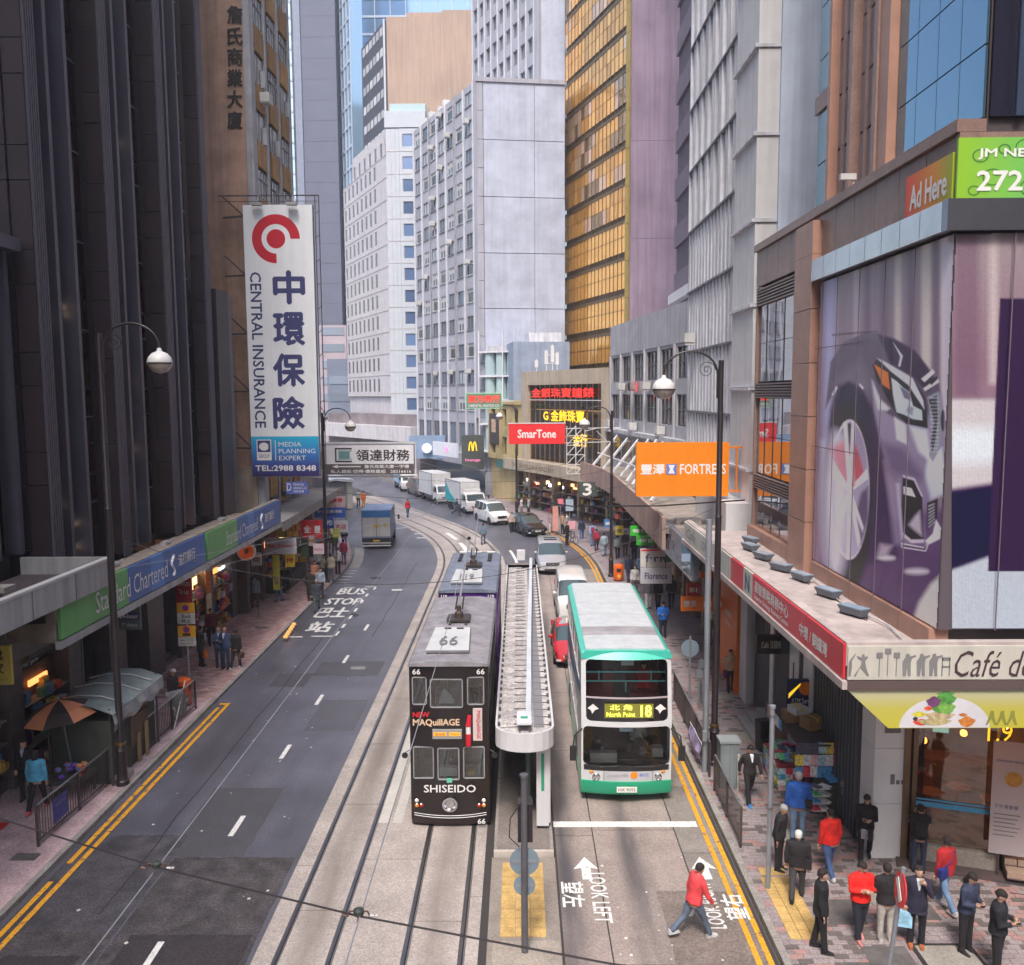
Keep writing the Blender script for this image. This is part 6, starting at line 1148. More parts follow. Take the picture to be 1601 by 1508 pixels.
curvedpane('screen_bar',M('bar_grey',(.4,.35,.38)),h1[0],h1[1],3.0,3.05,.02,bt); curvedpane('wiper_panel',blackp,-1.18,1.18,.98,1.14,-.006,bt)
curvedpane('grille_panel',M('bus_panel',(.5,.51,.55),rough=.3,coat=.3),-.62,.72,.7,1.0,-.004,bt)
for x in (-.63,.73): MB().box(x-.006,x+.006,yb(x,.8)-.012,yb(x,.8),.68,1.0).build('panel_gap',blackp,bt)
for x in (-.93,.97):
    MB().lathe([(.1,0),(.11,.02),(.08,.035),(.06,.01)],n=16).build('headlamp',chrome,bt,(x*.9,yb(x*.9,.75)+.0,.79),(PI/2,0,0)); MB().ball((x*1.04,yb(x*1.04,.9)-.0,.93),(.07,.03,.045),10,6).build('indicator',lamp_amb,bt)
text('nwfb',M('dull_letters'),(-.25,yb(-.2,.85),.87),X_,Z_,.6,.09,bt,'front_lettering',shear=.4,lift=.02); MB().lathe([(.1,0),(.1,.012)],n=18).build('orange_roundel',M('sign_orange'),bt,(.2,yb(.2,.85)-.0,.87),(PI/2,0,0)); text('新巴',M('logo_blue'),(.48,yb(.48,.85),.87),X_,Z_,.26,.11,bt,'front_lettering',lift=.02,weight=.02)
B('number_plate',plate_m,-.28,.28,-.215,-.2,.4,.56,bt); text('HX 9093',M('black_characters'),(0,-.216,.48),X_,Z_,.46,.09,bt,'plate_lettering',weight=.02,lift=.004)
B('destination_display',M('led_back',(.16,.15,.02),emit=.25),-.62,.72,-.125,-.115,2.5,2.9,bt); led=M('led_yellow',(.7,.75,.08),emit=1.2,var=0)
text('北 角',led,(-.17,-.125,2.8),X_,Z_,.6,.15,bt,'display_lettering',weight=.0,lift=.003); text('North Point',led,(-.17,-.125,2.6),X_,Z_,.78,.13,bt,'display_lettering',lift=.003); text('18',led,(.52,-.125,2.7),X_,Z_,.28,.32,bt,'display_lettering',weight=.03,lift=.003)
for x in (-.93,.93): MB().add([(x-.15,yb(x,2.7)-.0,2.74),(x,yb(x,2.7)-.0,2.86),(x+.16,yb(x,2.7),2.72),(x+.05,yb(x,2.7),2.68),(x-.02,yb(x,2.7),2.58),(x-.06,yb(x,2.7),2.68)],[tuple(range(6))]).build('bird_logo',wht,bt)
B('route_pad',M('pad_cyan',(.55,.8,.85)),-.2,.16,-.1,-.09,2.1,2.2,bt)
cy_=M('rail_cyan',(.15,.6,.62),rough=.4)
for z in (3.42,3.68): MB().tube([(-1.1,.25,z),(1.1,.25,z)],.022,6).build('front_rail',cy_,bt)
for x,z0 in ((-.75,3.42),(.7,3.42),(.0,3.1)): MB().tube([(x,.25,z0),(x,.25,z0+.3)],.02,6).build('rail_post',cy_,bt)
B('notice',M('paper_white'),-.12,.22,.3,.31,3.85,4.08,bt); B('dash_white',M('paper_grey',(.42,.43,.43)),-1.0,-.25,.05,.25,1.15,1.42,bt); B('dash_board',blackp,-1.15,1.15,.05,.5,1.05,1.25,bt); B('fare_box',M('paper_grey'),.75,1.05,.2,.5,1.25,1.5,bt)
MB().lathe([(.2,0),(.22,.02),(.2,.04)],n=16).build('steering_wheel',blackp,bt,(.45,.55,1.45),(R(50),0,0))
for s in (-1,1):
    sh=[(1.0+k*1.55,2.45+k*1.55,3.1,3.98) for k in range(5)]+[(1.6+k*1.6,3.1+k*1.6,1.35,2.15) for k in range(4)]
    ys=cuts([.45,BL],*[v for h in sh for v in h[:2]]); mm=MB(); shell(mm,ys,cuts([.3,4.1],1.35,2.15,3.1,3.98),sh,lambda x,z:0,.05,0,.05); mm.v=[(s*(bw_-p[1]),p[0],p[2]) for p in mm.v]; mm.build('side_panel',bwh,bt)
    MB().add([(s*bw_,yb(bw_,.3)+.02,.3),(s*bw_,.47,.3),(s*bw_,.47,4.1),(s*bw_,yb(bw_,4.1)+.02,4.1),(s*bw_,yb(bw_,2.3)+.02,2.3)],[tuple(range(5))]).build('corner_panel',bwh,bt)
    for h in sh: B('window_pane',GLASS('bus_side_glass',(.03,.035,.04),rough=.05),min(s*(bw_-.02),s*(bw_-.03)),max(s*(bw_-.02),s*(bw_-.03)),h[0],h[1],h[2],h[3],bt)
    MB().box(s*bw_-.012,s*bw_+.012,.47,BL,.3,.55).build('skirt_band',bgr,bt)
    MB().add([(s*(bw_+.008),y,z) for y,z in ((.6,2.9),(5.5,2.25),(5.5,2.6),(.6,3.25))],[(0,1,2,3)]).add([(s*(bw_+.008),y,z) for y,z in ((5.6,2.2),(BL-.2,2.2),(BL-.2,3.0),(5.6,3.0))],[(0,1,2,3)]).build('side_graphic',M('graphic_blue',(.2,.27,.42),var=.5,scale=3),bt)
    MB().tube([(s*(bw_-.02),-.0,2.15),(s*(bw_+.2),-.25,2.05),(s*(bw_+.24),-.25,1.75)],.02,6).build('mirror_arm',blackp,bt); MB().box(s*(bw_+.24)-.09,s*(bw_+.24)+.09,-.3,-.2,1.35,1.75).build('mirror',blackp,bt)
    for y in (2.4,6.9): wheel(bt,s*1.1,y,.48,.28)
    for y in (2.4,6.9): MB().lathe([(.58,0),(.58,.02)],n=20).build('wheel_arch',blackp,bt,(s*bw_-(.01),y,.5),(0,PI/2,0))
MB().loft([[(-bw_-.01,y,4.08),(-bw_+.0,y,4.2),(-bw_+.16,y,4.3),(bw_-.16,y,4.3),(bw_-.0,y,4.2),(bw_+.01,y,4.08)] for y in (.2,.35,BL)]).build('roof_edge',bgr2,bt,smooth=35)
MB().loft([[(x,yb(x,4.1)-.02,4.07) for x in lin(-bw_,bw_,10)]+[(bw_,.5,4.07),(-bw_,.5,4.07)],[(x,yb(x,4.1)+.1,4.26) for x in lin(-bw_+.03,bw_-.03,10)]+[(bw_-.04,.5,4.26),(-bw_+.04,.5,4.26)]]).build('roof_front',bgr2,bt,smooth=35)
for k in range(6):
    y0=[.3,1.7,2.6,4.1,5.6,7.2][k]; y1=[1.68,2.58,4.08,5.58,7.18,BL-.05][k]; MB().loft([[(-bw_+.14,y,4.302),(-bw_+.2,y,4.33),(0,y,4.35),(bw_-.2,y,4.33),(bw_-.14,y,4.302)] for y in (y0+.01,y1-.01)]).build('roof_panel',M('roof_dirty',(.32,.31,.34),rough=.5,var=.3,scale=2) if k==1 else M('bus_roof_white',(.5,.54,.58),rough=.45,var=.12,scale=2.5,speck=.06),bt)
B('roof_hatch',M('bus_roof_white'),-.3,.3,5.2,5.7,4.35,4.38,bt); B('body_floor',M('under_dark'),-1.2,1.2,.3,BL-.05,.3,.42,bt); B('upper_floor',M('bus_inner',(.16,.15,.16)),-1.2,1.2,.2,BL-.05,2.28,2.36,bt); B('back_panel',bwh,-bw_,bw_,BL-.06,BL,.3,4.1,bt); B('bulkhead',M('bus_inner_dark',(.03,.03,.035)),-1.15,1.15,3.4,3.45,.42,2.28,bt)
for k in range(5):
    for s in (-1,1): MB().box(s*.65-.42,s*.65+.42,1.0+k*1.4,1.4+k*1.4,2.36,2.8).box(s*.65-.42,s*.65+.42,1.4+k*1.4,1.5+k*1.4,2.36,3.35).build('seat',seatm,bt)
MB().box(.2,.7,.9,1.4,.42,1.2).box(.2,.7,1.35,1.45,1.2,1.8).build('driver_seat',blackp,bt)
for s,x in ((1,-.75),(1,.25)): MB().tube([(x,-.17,1.12),(x+.5,-.22,1.16),(x+.55,-.2,1.2)],.012,5).build('wiper',blackp,bt)
# ---------------- cars, vans
def car(name,label,cat,loc,rot,paint,L,Wd,H,prof,belt,rad,glassbands,plate='',roofx=None,group=None,taxi=False):
    """prof: list of (y, top z at centre line); the cabin is where the top is above the belt"""
    t=thing(name,label,cat,loc,rot,group); hw=Wd/2; rings=[]
    for y,zt in prof:
        e=min(1,min(y,L-y)/.55+.0); k=.84+.16*math.sqrt(max(0,e)); wb=hw*k; cab=zt>belt+.12
        wt=wb*(.8 if cab else .9); zb=.24+(.1 if y<.1 or y>L-.1 else 0)
        bl=min(belt,zt-.04)
        if cab: half=[(wb*.94,zb),(wb,.45),(wb*1.0,.72),(wb*.985,bl),(wt+.03,zt-.11),(wt-.06,zt-.03),(wt*.5,zt)]
        else: half=[(wb*.94,zb),(wb,.45),(wb*1.0,.72),(wb*.96,bl-.03),(wb*.88,bl+(zt-bl)*.3),(wt*.8,zt-.015),(wt*.4,zt)]
        rings.append([(x,y,z) for x,z in half]+[(-x,y,z) for x,z in reversed(half)])
    mb=MB().loft(rings); o=mb; n=14
    me=mb.mesh('body',[paint,carglass,M('under_dark')],35)
    for i in range(len(prof)-1):
        y0,z0=prof[i];y1,z1=prof[i+1]; c0=z0>belt+.12;c1=z1>belt+.12
        for j in range(n):
            f=me.polygons[i*n+j]
            if j in (3,9) and c0 and c1 and i in glassbands['side']: f.material_index=1
            if j in (4,5,6,7,8) and i in glassbands['top']: f.material_index=1
            if j==13: f.material_index=2
    body=inst('body',me,t)
    for s in (-1,1):
        for y in (L*.185,L*.8):
            MB().lathe([(rad*1.16,-.02),(rad*1.16,.012)],n=22).build('wheel_arch',blackp,t,(s*(hw-.012),y,rad),(0,PI/2,0)); wheel(t,s*(hw-.1),y,rad,.22)
        ym=glassbands['mirror']; MB().ball((s*(hw+.09),ym,belt+.08),(.11,.06,.075),10,6).build('wing_mirror',paint,t,smooth=60)
        for q in glassbands['doors']: MB().box(s*hw*.998-.006,s*hw*.998+.006,q,q+.012,.4,belt-.02).build('door_seam',blackp,t)
        for q in glassbands['doors']: MB().box(s*(hw+.004)-.012,s*(hw+.004)+.012,q-.25,q-.08,belt-.16,belt-.13).build('door_handle',chrome,t)
        zl=prof[1][1]; MB().loft([[(s*hw*.93,.16,zl-.22),(s*hw*.5,.0,zl-.2),(s*hw*.5,.02,zl-.1),(s*hw*.93,.22,zl-.05)],[(s*hw*.95,.34,zl-.2),(s*hw*.6,.2,zl-.18),(s*hw*.6,.2,zl-.06),(s*hw*.95,.42,zl-.03)]]).build('headlight',lamp_clear,t)
        MB().box(s*hw*.78-.1,s*hw*.78+.1,-.005,.05,.36,.44).build('fog_lamp',lamp_clear,t)
        MB().box(s*hw*.85-.1,s*hw*.85+.1,L-.05,L+.012,belt-.25,belt-.02).build('tail_lamp',lamp_red,t)
    zl=prof[1][1]
    for k in range(3): MB().box(-hw*.42,hw*.42,-.045,.02,zl-.2+k*.06,zl-.175+k*.06).build('grille_bar',chrome,t)
    B('grille',blackp,-hw*.46,hw*.46,-.025,.05,zl-.24,zl-.03,t); B('air_intake',blackp,-hw*.55,hw*.55,-.03,.06,.27,.42,t)
    MB().lathe([(.075,0),(.075,.02)],n=14).build('badge',chrome,t,(0,-.05,zl-.11),(PI/2,0,0))
    B('number_plate',plate_m,-.24,.24,-.06,-.045,.45,.56,t)
    if plate: text(plate,M('black_characters'),(0,-.06,.505),X_,Z_,.4,.07,t,'plate_lettering',weight=.02,lift=.003)
    if roofx:
        for a,b in roofx: B('sunroof',carglass,-hw*.45,hw*.45,a,b,H-.01,H+.012,t)
    return t
silver=M('paint_silver',(.47,.48,.52),rough=.28,metal=.35,coat=.6,var=.03); pwhite=M('paint_white',(.68,.68,.7),rough=.28,coat=.6,var=.03); pblack=M('paint_black',(.012,.013,.018),rough=.16,coat=.8,var=.03); pred=M('paint_red',(.5,.02,.03),rough=.25,coat=.6,var=.03)
mv=[(0,.62),(.08,.86),(.35,.98),(.95,1.12),(1.02,1.15),(1.75,1.78),(1.85,1.82),(2.4,1.88),(2.48,1.88),(3.35,1.9),(3.43,1.9),(4.4,1.86),(4.62,1.78),(4.78,1.1),(4.84,.7)]
gb=dict(side=(5,7,9,10),top=(4,12),mirror=1.55,doors=(1.75,2.75,3.6)); gb['side']=(5,6,8,10)
car('minivan','silver minivan driving towards the camera just beyond the tram shelter','minivan',(2.06,53.7,0),.03,silver,4.85,1.83,1.9,mv,1.12,.33,gb,'NT 418',[(2.3,2.6),(3.0,3.3)],'people carriers in the east lane')
car('minivan','white minivan parked between the dark car and the teal striped truck','minivan',(-1.5,74.6,0),.42,pwhite,4.85,1.83,1.9,mv,1.12,.33,gb,'KP 702',[(2.3,2.5)],'people carriers in the east lane')
sd_=[(0,.5),(.08,.7),(.3,.82),(1.1,.96),(1.18,.98),(1.95,1.5),(2.05,1.54),(2.75,1.62),(2.83,1.62),(3.7,1.55),(3.78,1.54),(4.4,1.2),(4.62,1.05),(4.75,.6)]
gb2=dict(side=(5,6,8),top=(4,10),mirror=1.6,doors=(1.9,2.85)); car('dark_car','black hatchback parked at the bend in front of the white minivan','car',(1.45,68.3,0),.36,pblack,4.75,1.8,1.62,sd_,.98,.34,dict(side=(5,6,8,9),top=(4,10),mirror=1.6,doors=(1.9,2.85)),'LV 233')
tx=[(0,.48),(.08,.68),(.3,.76),(1.15,.88),(1.22,.9),(1.85,1.38),(1.95,1.42),(2.6,1.46),(2.68,1.46),(3.2,1.42),(3.3,1.4),(3.75,.98),(4.5,.92),(4.66,.6)]
tt=car('taxi','red taxi half hidden beside the rear of the double-deck bus','taxi',(2.3,34.7,0),.0,pred,4.66,1.7,1.46,tx,.9,.32,dict(side=(5,6,8,9),top=(4,10),mirror=1.6,doors=(1.9,2.75)),'GC 1180'); tt.location=(2.25,35.0,0)
MB().box(-.25,.25,2.1,2.25,1.47,1.6).build('taxi_lamp',M('taxi_sign',(.75,.7,.5),emit=.2),tt); MB().loft([[(x*.63,y,z+.006) for x,z in ((-1,1.38),(-.5,1.43+a),(.5,1.43+a),(1,1.38))]+[(.6,y,1.35),(-.6,y,1.35)] for y,a in ((2.0,.01),(2.6,.045),(3.2,.02))]).build('silver_roof',silver,tt)
vn=[(0,.75),(.06,1.0),(.25,1.14),(.62,1.24),(.7,1.28),(1.3,1.95),(1.42,2.0),(2.2,2.08),(2.28,2.08),(3.3,2.1),(3.38,2.1),(4.5,2.08),(4.7,2.02),(4.78,.9)]
car('van','white van half hidden behind the roof of the double-deck bus','van',(2.7,42.2,0),0,pwhite,4.78,1.72,2.1,vn,1.22,.33,dict(side=(5,6),top=(4,),mirror=1.2,doors=(1.35,2.3)),'JE 9')
def truck(label,loc,rot,cab,box,L,Wd,H,stripe=None,rear=False):
    t=thing('box_truck',label,'truck',loc,rot,'box trucks on the street'); hw=Wd/2; cz=1.95
    prof=[(0,.55,1.0),(.0,1.15,1.0),(.12,1.2,1.0),(.55,cz,.93),(1.55,cz+.02,.93),(1.6,.55,.97)]
    MB().loft([[(s*hw*.97*k,y,z) for s in (-1,)]+[(-hw*.9*k,y,z+.03),(hw*.9*k,y,z+.03)]+[(hw*.97*k,y,z)]+[(hw*.97,y,.5),(-hw*.97,y,.5)] for y,z,k in ((0,1.1,1),(.1,1.25,1),(.5,cz-.05,.95),(.7,cz,.95),(1.55,cz,.95))]).build('cab',cab,t,smooth=30)
    MB().add([(-hw*.86,.1,1.27),(hw*.86,.1,1.27),(hw*.8,.47,cz-.1),(-hw*.8,.47,cz-.1)],[(0,1,2,3)]).build('windscreen',carglass,t,(0,-.012,.012))
    for s in (-1,1):
        MB().add([(s*hw*.985,.3,1.25),(s*hw*.985,1.35,1.25),(s*hw*.94,1.35,cz-.15),(s*hw*.94,.6,cz-.15)],[(0,1,2,3)]).build('side_window',carglass,t)
        MB().tube([(s*hw*.95,.2,1.7),(s*(hw+.2),.0,1.75)],.015,5).box(s*(hw+.2)-.08,s*(hw+.2)+.08,-.04,.02,1.45,1.8).build('mirror',blackp,t)
        B('headlight',lamp_clear,s*hw*.75-.16,s*hw*.75+.16,-.03,.02,.62,.78,t); wheel(t,s*(hw-.14),.75,.36,.24); wheel(t,s*(hw-.2),L-1.1,.36,.36); B('tail_lamp',lamp_red,s*hw*.8-.1,s*hw*.8+.1,L-.02,L+.02,.6,.72,t)
        B('side_guard',M('guard_dark',(.08,.09,.11)),s*hw*.9-.03,s*hw*.9+.03,1.9,L-1.7,.45,.75,t); MB().box(s*hw*.98-.006,s*hw*.98+.006,1.5,1.52,.6,cz-.1).build('door_seam',blackp,t)
    B('bumper',M('bumper_grey',(.4,.4,.42)),-hw*.95,hw*.95,-.06,.1,.35,.58,t); B('grille',blackp,-hw*.5,hw*.5,-.04,.01,.66,.78,t); B('number_plate',plate_m,-.22,.22,-.075,-.06,.42,.53,t); B('chassis',M('under_dark'),-.45,.45,.3,L-.1,.45,.7,t)
    B('cargo_box',box,-hw,hw,1.72,L,.82,H,t); 
    for s in (-1,1):
        B('edge_trim',steel,s*hw-.02,s*hw+.02,1.7,1.75,.8,H+.01,t); B('edge_trim',steel,s*hw-.02,s*hw+.02,L-.03,L+.02,.8,H+.01,t); B('roof_rail',steel,s*hw-.025,s*hw+.025,1.76,L-.04,H-.03,H+.02,t)
    B('wind_deflector',cab,-hw*.7,hw*.7,.8,1.5,cz,cz+.35,t)
    if stripe: MB().add([(-hw-.006,y,z) for y,z in stripe],[tuple(range(len(stripe)))]).build('side_graphic',M('teal_graphic',(.02,.38,.42),var=.2),t); 
    return t
boxw=M('box_white',(.6,.6,.62),rough=.5,var=.07,streak=.08); h=.42
truck('white box truck with a diagonal teal graphic, nearest truck in the parked row',(-4.1,81.8,0),h,pwhite,boxw,6.0,2.05,2.95,[(5.9,.85),(5.9,2.7),(4.6,1.7),(2.6,.85)])
truck('plain white box truck parked behind the teal striped one',(-7.55,89.3,0),h,pwhite,boxw,6.2,2.1,3.1)
truck('far pale blue truck facing the camera near the end of the street',(-12.85,101.4,0),.3,pwhite,M('box_blue_pale',(.3,.45,.62)),6.0,2.1,2.4)
b=truck('blue and white box truck seen from behind, stopped at the west kerb',(-11.4,68.9,0),PI+.07,M('cab_blue',(.08,.2,.45)),M('box_bluewhite',(.2,.27,.42),streak=.2),5.5,2.12,2.9); b.location=(-10.98,68.85,0); hw=1.06
B('rear_door',M('door_white',(.6,.6,.6),var=.06,streak=.15),-hw+.05,-.01,5.5,5.54,.95,2.35,b); B('rear_door',M('door_white'),.01,hw-.05,5.5,5.54,.95,2.35,b); B('rear_header',M('header_blue',(.05,.2,.5)),-hw,hw,5.49,5.545,2.37,2.86,b)
for x,z,w_,h_ in ((0,1.72,.5,.14),(0,1.56,.3,.12),(-.62,1.68,.2,.26)): B('warning_label',M('label_yellow',(.7,.5,.05),var=.3,scale=20),x-w_/2,x+w_/2,5.541,5.548,z,z+h_,b)
B('rear_frame',M('under_dark'),-hw,hw,5.3,5.56,.35,.8,b); B('rear_bumper',M('bumper_grey'),-hw,hw,5.56,5.62,.42,.52,b); B('number_plate',M('plate_yellow',(.65,.45,.05)),-.24,.24,5.565,5.58,.58,.7,b); B('door_bar',steel,-.03,.03,5.55,5.57,.95,2.35,b); B('tail_lift_edge',M('pale_white'),-hw,hw,5.62,5.68,.25,.32,b)
car('brown_van','dull brown van wedged between the far trucks','van',(-10.4,95.6,0),.42,M('paint_brown',(.16,.13,.12),rough=.4,coat=.3),4.7,1.72,1.95,vn,1.22,.33,dict(side=(5,6),top=(4,),mirror=1.2,doors=(1.35,2.3)))
# ================================================================ PEOPLE
PEND=[]
def pend(mb,name,mats,parent,voxel,sm=4,extra=None,regions=None):
    PEND.append((mb,name,mats,parent,voxel,sm,extra,regions))
def flush_bodies():
    tmp=[]
    for mb,name,mats,parent,voxel,sm,extra,regions in PEND:
        me=bpy.data.meshes.new('b'); me.from_pydata([tuple(p) for p in mb.v],[],mb.f); o=bpy.data.objects.new('b',me); COL.objects.link(o)
        r=o.modifiers.new('r','REMESH'); r.mode='VOXEL'; r.voxel_size=voxel; s=o.modifiers.new('s','SMOOTH'); s.factor=.5; s.iterations=sm; tmp.append(o)
    dg=bpy.context.evaluated_depsgraph_get()
    for (mb,name,mats,parent,voxel,sm,extra,regions),o in zip(PEND,tmp):
        me=bpy.data.meshes.new_from_object(o.evaluated_get(dg)); me.materials.clear()
        if extra:
            vs=[tuple(v.co) for v in me.vertices]; fs=[tuple(p.vertices) for p in me.polygons]; n=len(vs); vs+= [tuple(p) for p in extra.v]; fs+=[tuple(i+n for i in f) for f in extra.f]
            me=bpy.data.meshes.new(name); me.from_pydata(vs,[],fs)
        for m in mats: me.materials.append(m)
        if regions and len(mats)>1:
            for p in me.polygons: p.material_index=regions(p.center)
        me.polygons.foreach_set('use_smooth',[True]*len(me.polygons)); me.update(); me.name=name
        inst(name,me,parent)
    for o in tmp: bpy.data.objects.remove(o)
    PEND.clear()
def ering(c,rx,ry,n=12,ax=None): return [(c[0]+rx*math.cos(2*PI*k/n),c[1]+ry*math.sin(2*PI*k/n),c[2]) for k in range(n)]
SK=M('skin',(.42,.24,.16),rough=.55,var=.05); SKF=M('skin_pale',(.52,.33,.24),rough=.55,var=.05); HAIRB=M('hair_black',(.018,.013,.012),rough=.8,var=.3,scale=30); HAIRG=M('hair_grey',(.3,.3,.31),rough=.6); HAIRW=M('hair_white',(.6,.59,.57),rough=.6); EYE=M('eye_dark',(.01,.01,.01),var=0)
def cloth(c): return M('cloth_%02x%02x%02x'%tuple(int(q*255) for q in c),c,rough=.85,var=.35,scale=5,bump=1.0,bscale=8)
BLK=(.016,.014,.018); NAVY=(.022,.028,.06); RED=(.6,.02,.02); JEAN=(.09,.14,.24); GREY=(.12,.12,.14); WHT=(.55,.55,.57); KHA=(.4,.36,.3); BRN=(.1,.05,.03); BLU=(.02,.12,.5)
def person(pos,rot,label,top=BLK,bot=BLK,hair='short',hairm=None,H=1.68,walk=0,arms=('down','down'),shoes=BLK,coat=.84,shirt=None,skirt=None,bag=None,lean=0,look=0,group=None,detail=1,fat=1,turn=0,bare=False,hat=None,cross=0):
    t=thing('person',label,'person',(pos[0],pos[1],.13 if (pos[0]>5.2 or pos[0]<-11.3) and len(pos)<3 else (pos[2] if len(pos)>2 else 0.02)),rot,group)
    turn=turn or rnd.uniform(-.35,.35); s=H/1.7*rnd.uniform(.97,1.04); vx=.019 if detail==2 else .026; 
    hip=Vector((0,0,.9)); up=Matrix.Rotation(lean,3,'X')  # lean forward (towards -y)
    def U(x,y,z): v=Vector((x,y,z-.9)); v=up@v; return (v+hip)*s
    # legs
    legs=[]; 
    for sd,ph in ((-1,1),(1,-1)):
        a=walk*ph; th=Vector((sd*.095,0,.9)); kn=th+Vector((sd*.01-sd*cross,-.43*math.sin(a),-.43*math.cos(a))); kb=.15*abs(walk)+(max(0,-a)*.9); sh=a-kb
        an=kn+Vector((-sd*cross*.4,-.42*math.sin(sh),-.42*math.cos(sh))); legs.append((th*s,kn*s,an*s,sd))
    low=min(l[2].z for l in legs)-.075*s; drop=Vector((0,0,-low))
    legs=[(a+drop,b+drop,c+drop,d) for a,b,c,d in legs]
    def UU(x,y,z): return U(x,y,z)+drop
    # arms
    A=[]
    for sd,mode in ((-1,arms[0]),(1,arms[1])):
        S=Vector((sd*.185*fat,0,1.39))
        if mode=='down': E=S+Vector((sd*.05,.03,-.29)); Wr=E+Vector((sd*.0,-.06,-.25))
        elif mode=='swing': E=S+Vector((sd*.06,-.12,-.26)); Wr=E+Vector((-sd*.02,-.17,-.18))
        elif mode=='back': E=S+Vector((sd*.06,.14,-.25)); Wr=E+Vector((0,.02,-.25))
        elif mode=='phone': E=S+Vector((sd*.04,-.03,-.29)); Wr=E+Vector((-sd*.13,-.2,.05))
        elif mode=='fold': E=S+Vector((sd*.06,-.06,-.27)); Wr=E+Vector((-sd*.25,-.16,.04+(.03 if sd>0 else 0)))
        elif mode=='face': E=S+Vector((sd*.06,-.15,-.22)); Wr=E+Vector((-sd*.14,-.04,.24))
        elif mode=='hip': E=S+Vector((sd*.17,.05,-.24)); Wr=E+Vector((-sd*.12,-.09,-.15))
        elif mode=='reach': E=S+Vector((sd*.04,-.22,-.18)); Wr=E+Vector((0,-.24,-.02))
        else: E=S+Vector((sd*.08,0,-.29)); Wr=E+Vector((0,-.1,-.22))
        A.append([UU(*q) for q in (S,E,Wr)]+[sd])
    f=fat
    def torso(mb,g,z0,z1=1.44,flare=0):
        prof=[(.78,.165,.12),(.86,.175,.13),(.95,.165,.12),(1.08,.145,.105),(1.22,.165,.115),(1.33,.18,.11),(1.40,.17,.095),(1.45,.09,.075)]
        ring=[]
        if z0<.78: ring.append(ering((0,.0,z0),.17*f+flare,.13*f+flare,14))
        for z,a,b in prof:
            if z>=z0-.001 and z<=z1+.02: ring.append(ering((0,.01,z),a*f+g,b*f+g,14))
        mb.loft([[UU(*p) for p in r] for r in ring])
    def limb(mb,pts,rs,n=9): mb.tube(pts,[r*s for r in rs],n)
    b=MB(); torso(b,-.01,.78); HC=UU(0,-.012,1.595)
    limb(b,[UU(0,.01,1.42),UU(0,-.0,1.52)],[.052,.05])
    hd=Matrix.Rotation(look+lean*.3,3,'X')@Matrix.Identity(3); 
    hd=Matrix.Rotation(turn,3,'Z')@hd
    def HP(x,y,z): return HC+hd@(Vector((x,y,z))*s)
    b.loft([[HP(r*.8*math.cos(2*PI*k/12),r*1.0*math.sin(2*PI*k/12)+yo,z) for k in range(12)] for z,r,yo in ((-.115,.035,-.035),(-.09,.062,-.025),(-.05,.083,-.01),(0,.096,0),(.05,.097,.005),(.09,.075,.008),(.112,.03,.01))])
    b.loft([[HP(x,-.092-d,z) for x,z in ((-.014,-.02),(.014,-.02),(.006,.03),(-.006,.03))] for d in (-.02,.016)])
    for sx in (-1,1): b.ball(HP(sx*.08,.005,0),(.014*s,.02*s,.03*s),6,4)
    for S,E,Wr,sd in A: limb(b,[S,E,Wr],[.045,.036,.026])
    for a,k,n,sd in legs: limb(b,[a,k,n],[.075,.05,.035]); 
    ex=None
    if detail==2:
        ex=MB()
        for S,E,Wr,sd in A:
            d=(Wr-E).normalized(); side=d.cross(Vector((0,-1,0))).normalized() if abs(d.y)<.9 else Vector((1,0,0)); nn=d.cross(side)
            ex.loft([[Wr+d*q+side*(x*w_)+nn*(y*.013) for x,y in ((-1,-1),(1,-1),(1,1),(-1,1))] for q,w_ in ((-.02,.022),(.03,.036),(.09,.04))])
            for i,l in enumerate((.062,.075,.07,.055)):
                r0=Wr+d*.085+side*(-.03+i*.02); ex.tube([r0,r0+d*l*.55+nn*.01,r0+d*l+nn*.03],[.0095,.009,.006],6)
            r0=Wr+d*.03-side*.034; ex.tube([r0,r0+d*.03-side*.022,r0+d*.062-side*.02+nn*.01],[.011,.01,.007],6)
    else:
        for S,E,Wr,sd in A: d=(Wr-E).normalized(); b.tube([Wr,Wr+d*.05*s,Wr+d*.13*s],[.03*s,.042*s,.022*s],7)
    sk=SKF if rnd.random()<.5 else SK
    pend(b,'body',[sk],t,vx,3,ex)
    # trousers
    if not (skirt and bare):
        m=MB(); m.loft([[UU(x,y,z) for x,y,z in ering((0,0,zz),a*f,bb*f,14)] for zz,a,bb in ((.76,.15,.115),(.86,.168,.125),(.97,.155,.115))])
        for a,k,n,sd in legs: limb(m,[a+Vector((0,0,.02)),(a+k)/2,k,(k+n)/2,n+(n-k).normalized()*.015],[.102*f,.09*f,.074,.068,.068])
        pend(m,'trousers',[cloth(bot)],t,vx,3)
    if skirt:
        MB().loft([[UU(x,y,z) for x,y,z in ering((0,0,zz),a,bb,16)] for zz,a,bb in ((skirt[1],.2,.17),(.8,.185,.15),(.95,.15,.12))]).build('skirt',cloth(skirt[0]),t,smooth=50)
    # jacket / top
    m=MB(); torso(m,.032,coat,1.46,.04)
    for S,E,Wr,sd in A: limb(m,[S+Vector((-sd*.03,0,0)),S,(S+E)/2,E,Wr],[.078,.075,.064,.06,.05])
    limb(m,[UU(0,.01,1.4),UU(0,.0,1.49)],[.09,.066])
    pend(m,'jacket',[cloth(top)],t,vx,3)
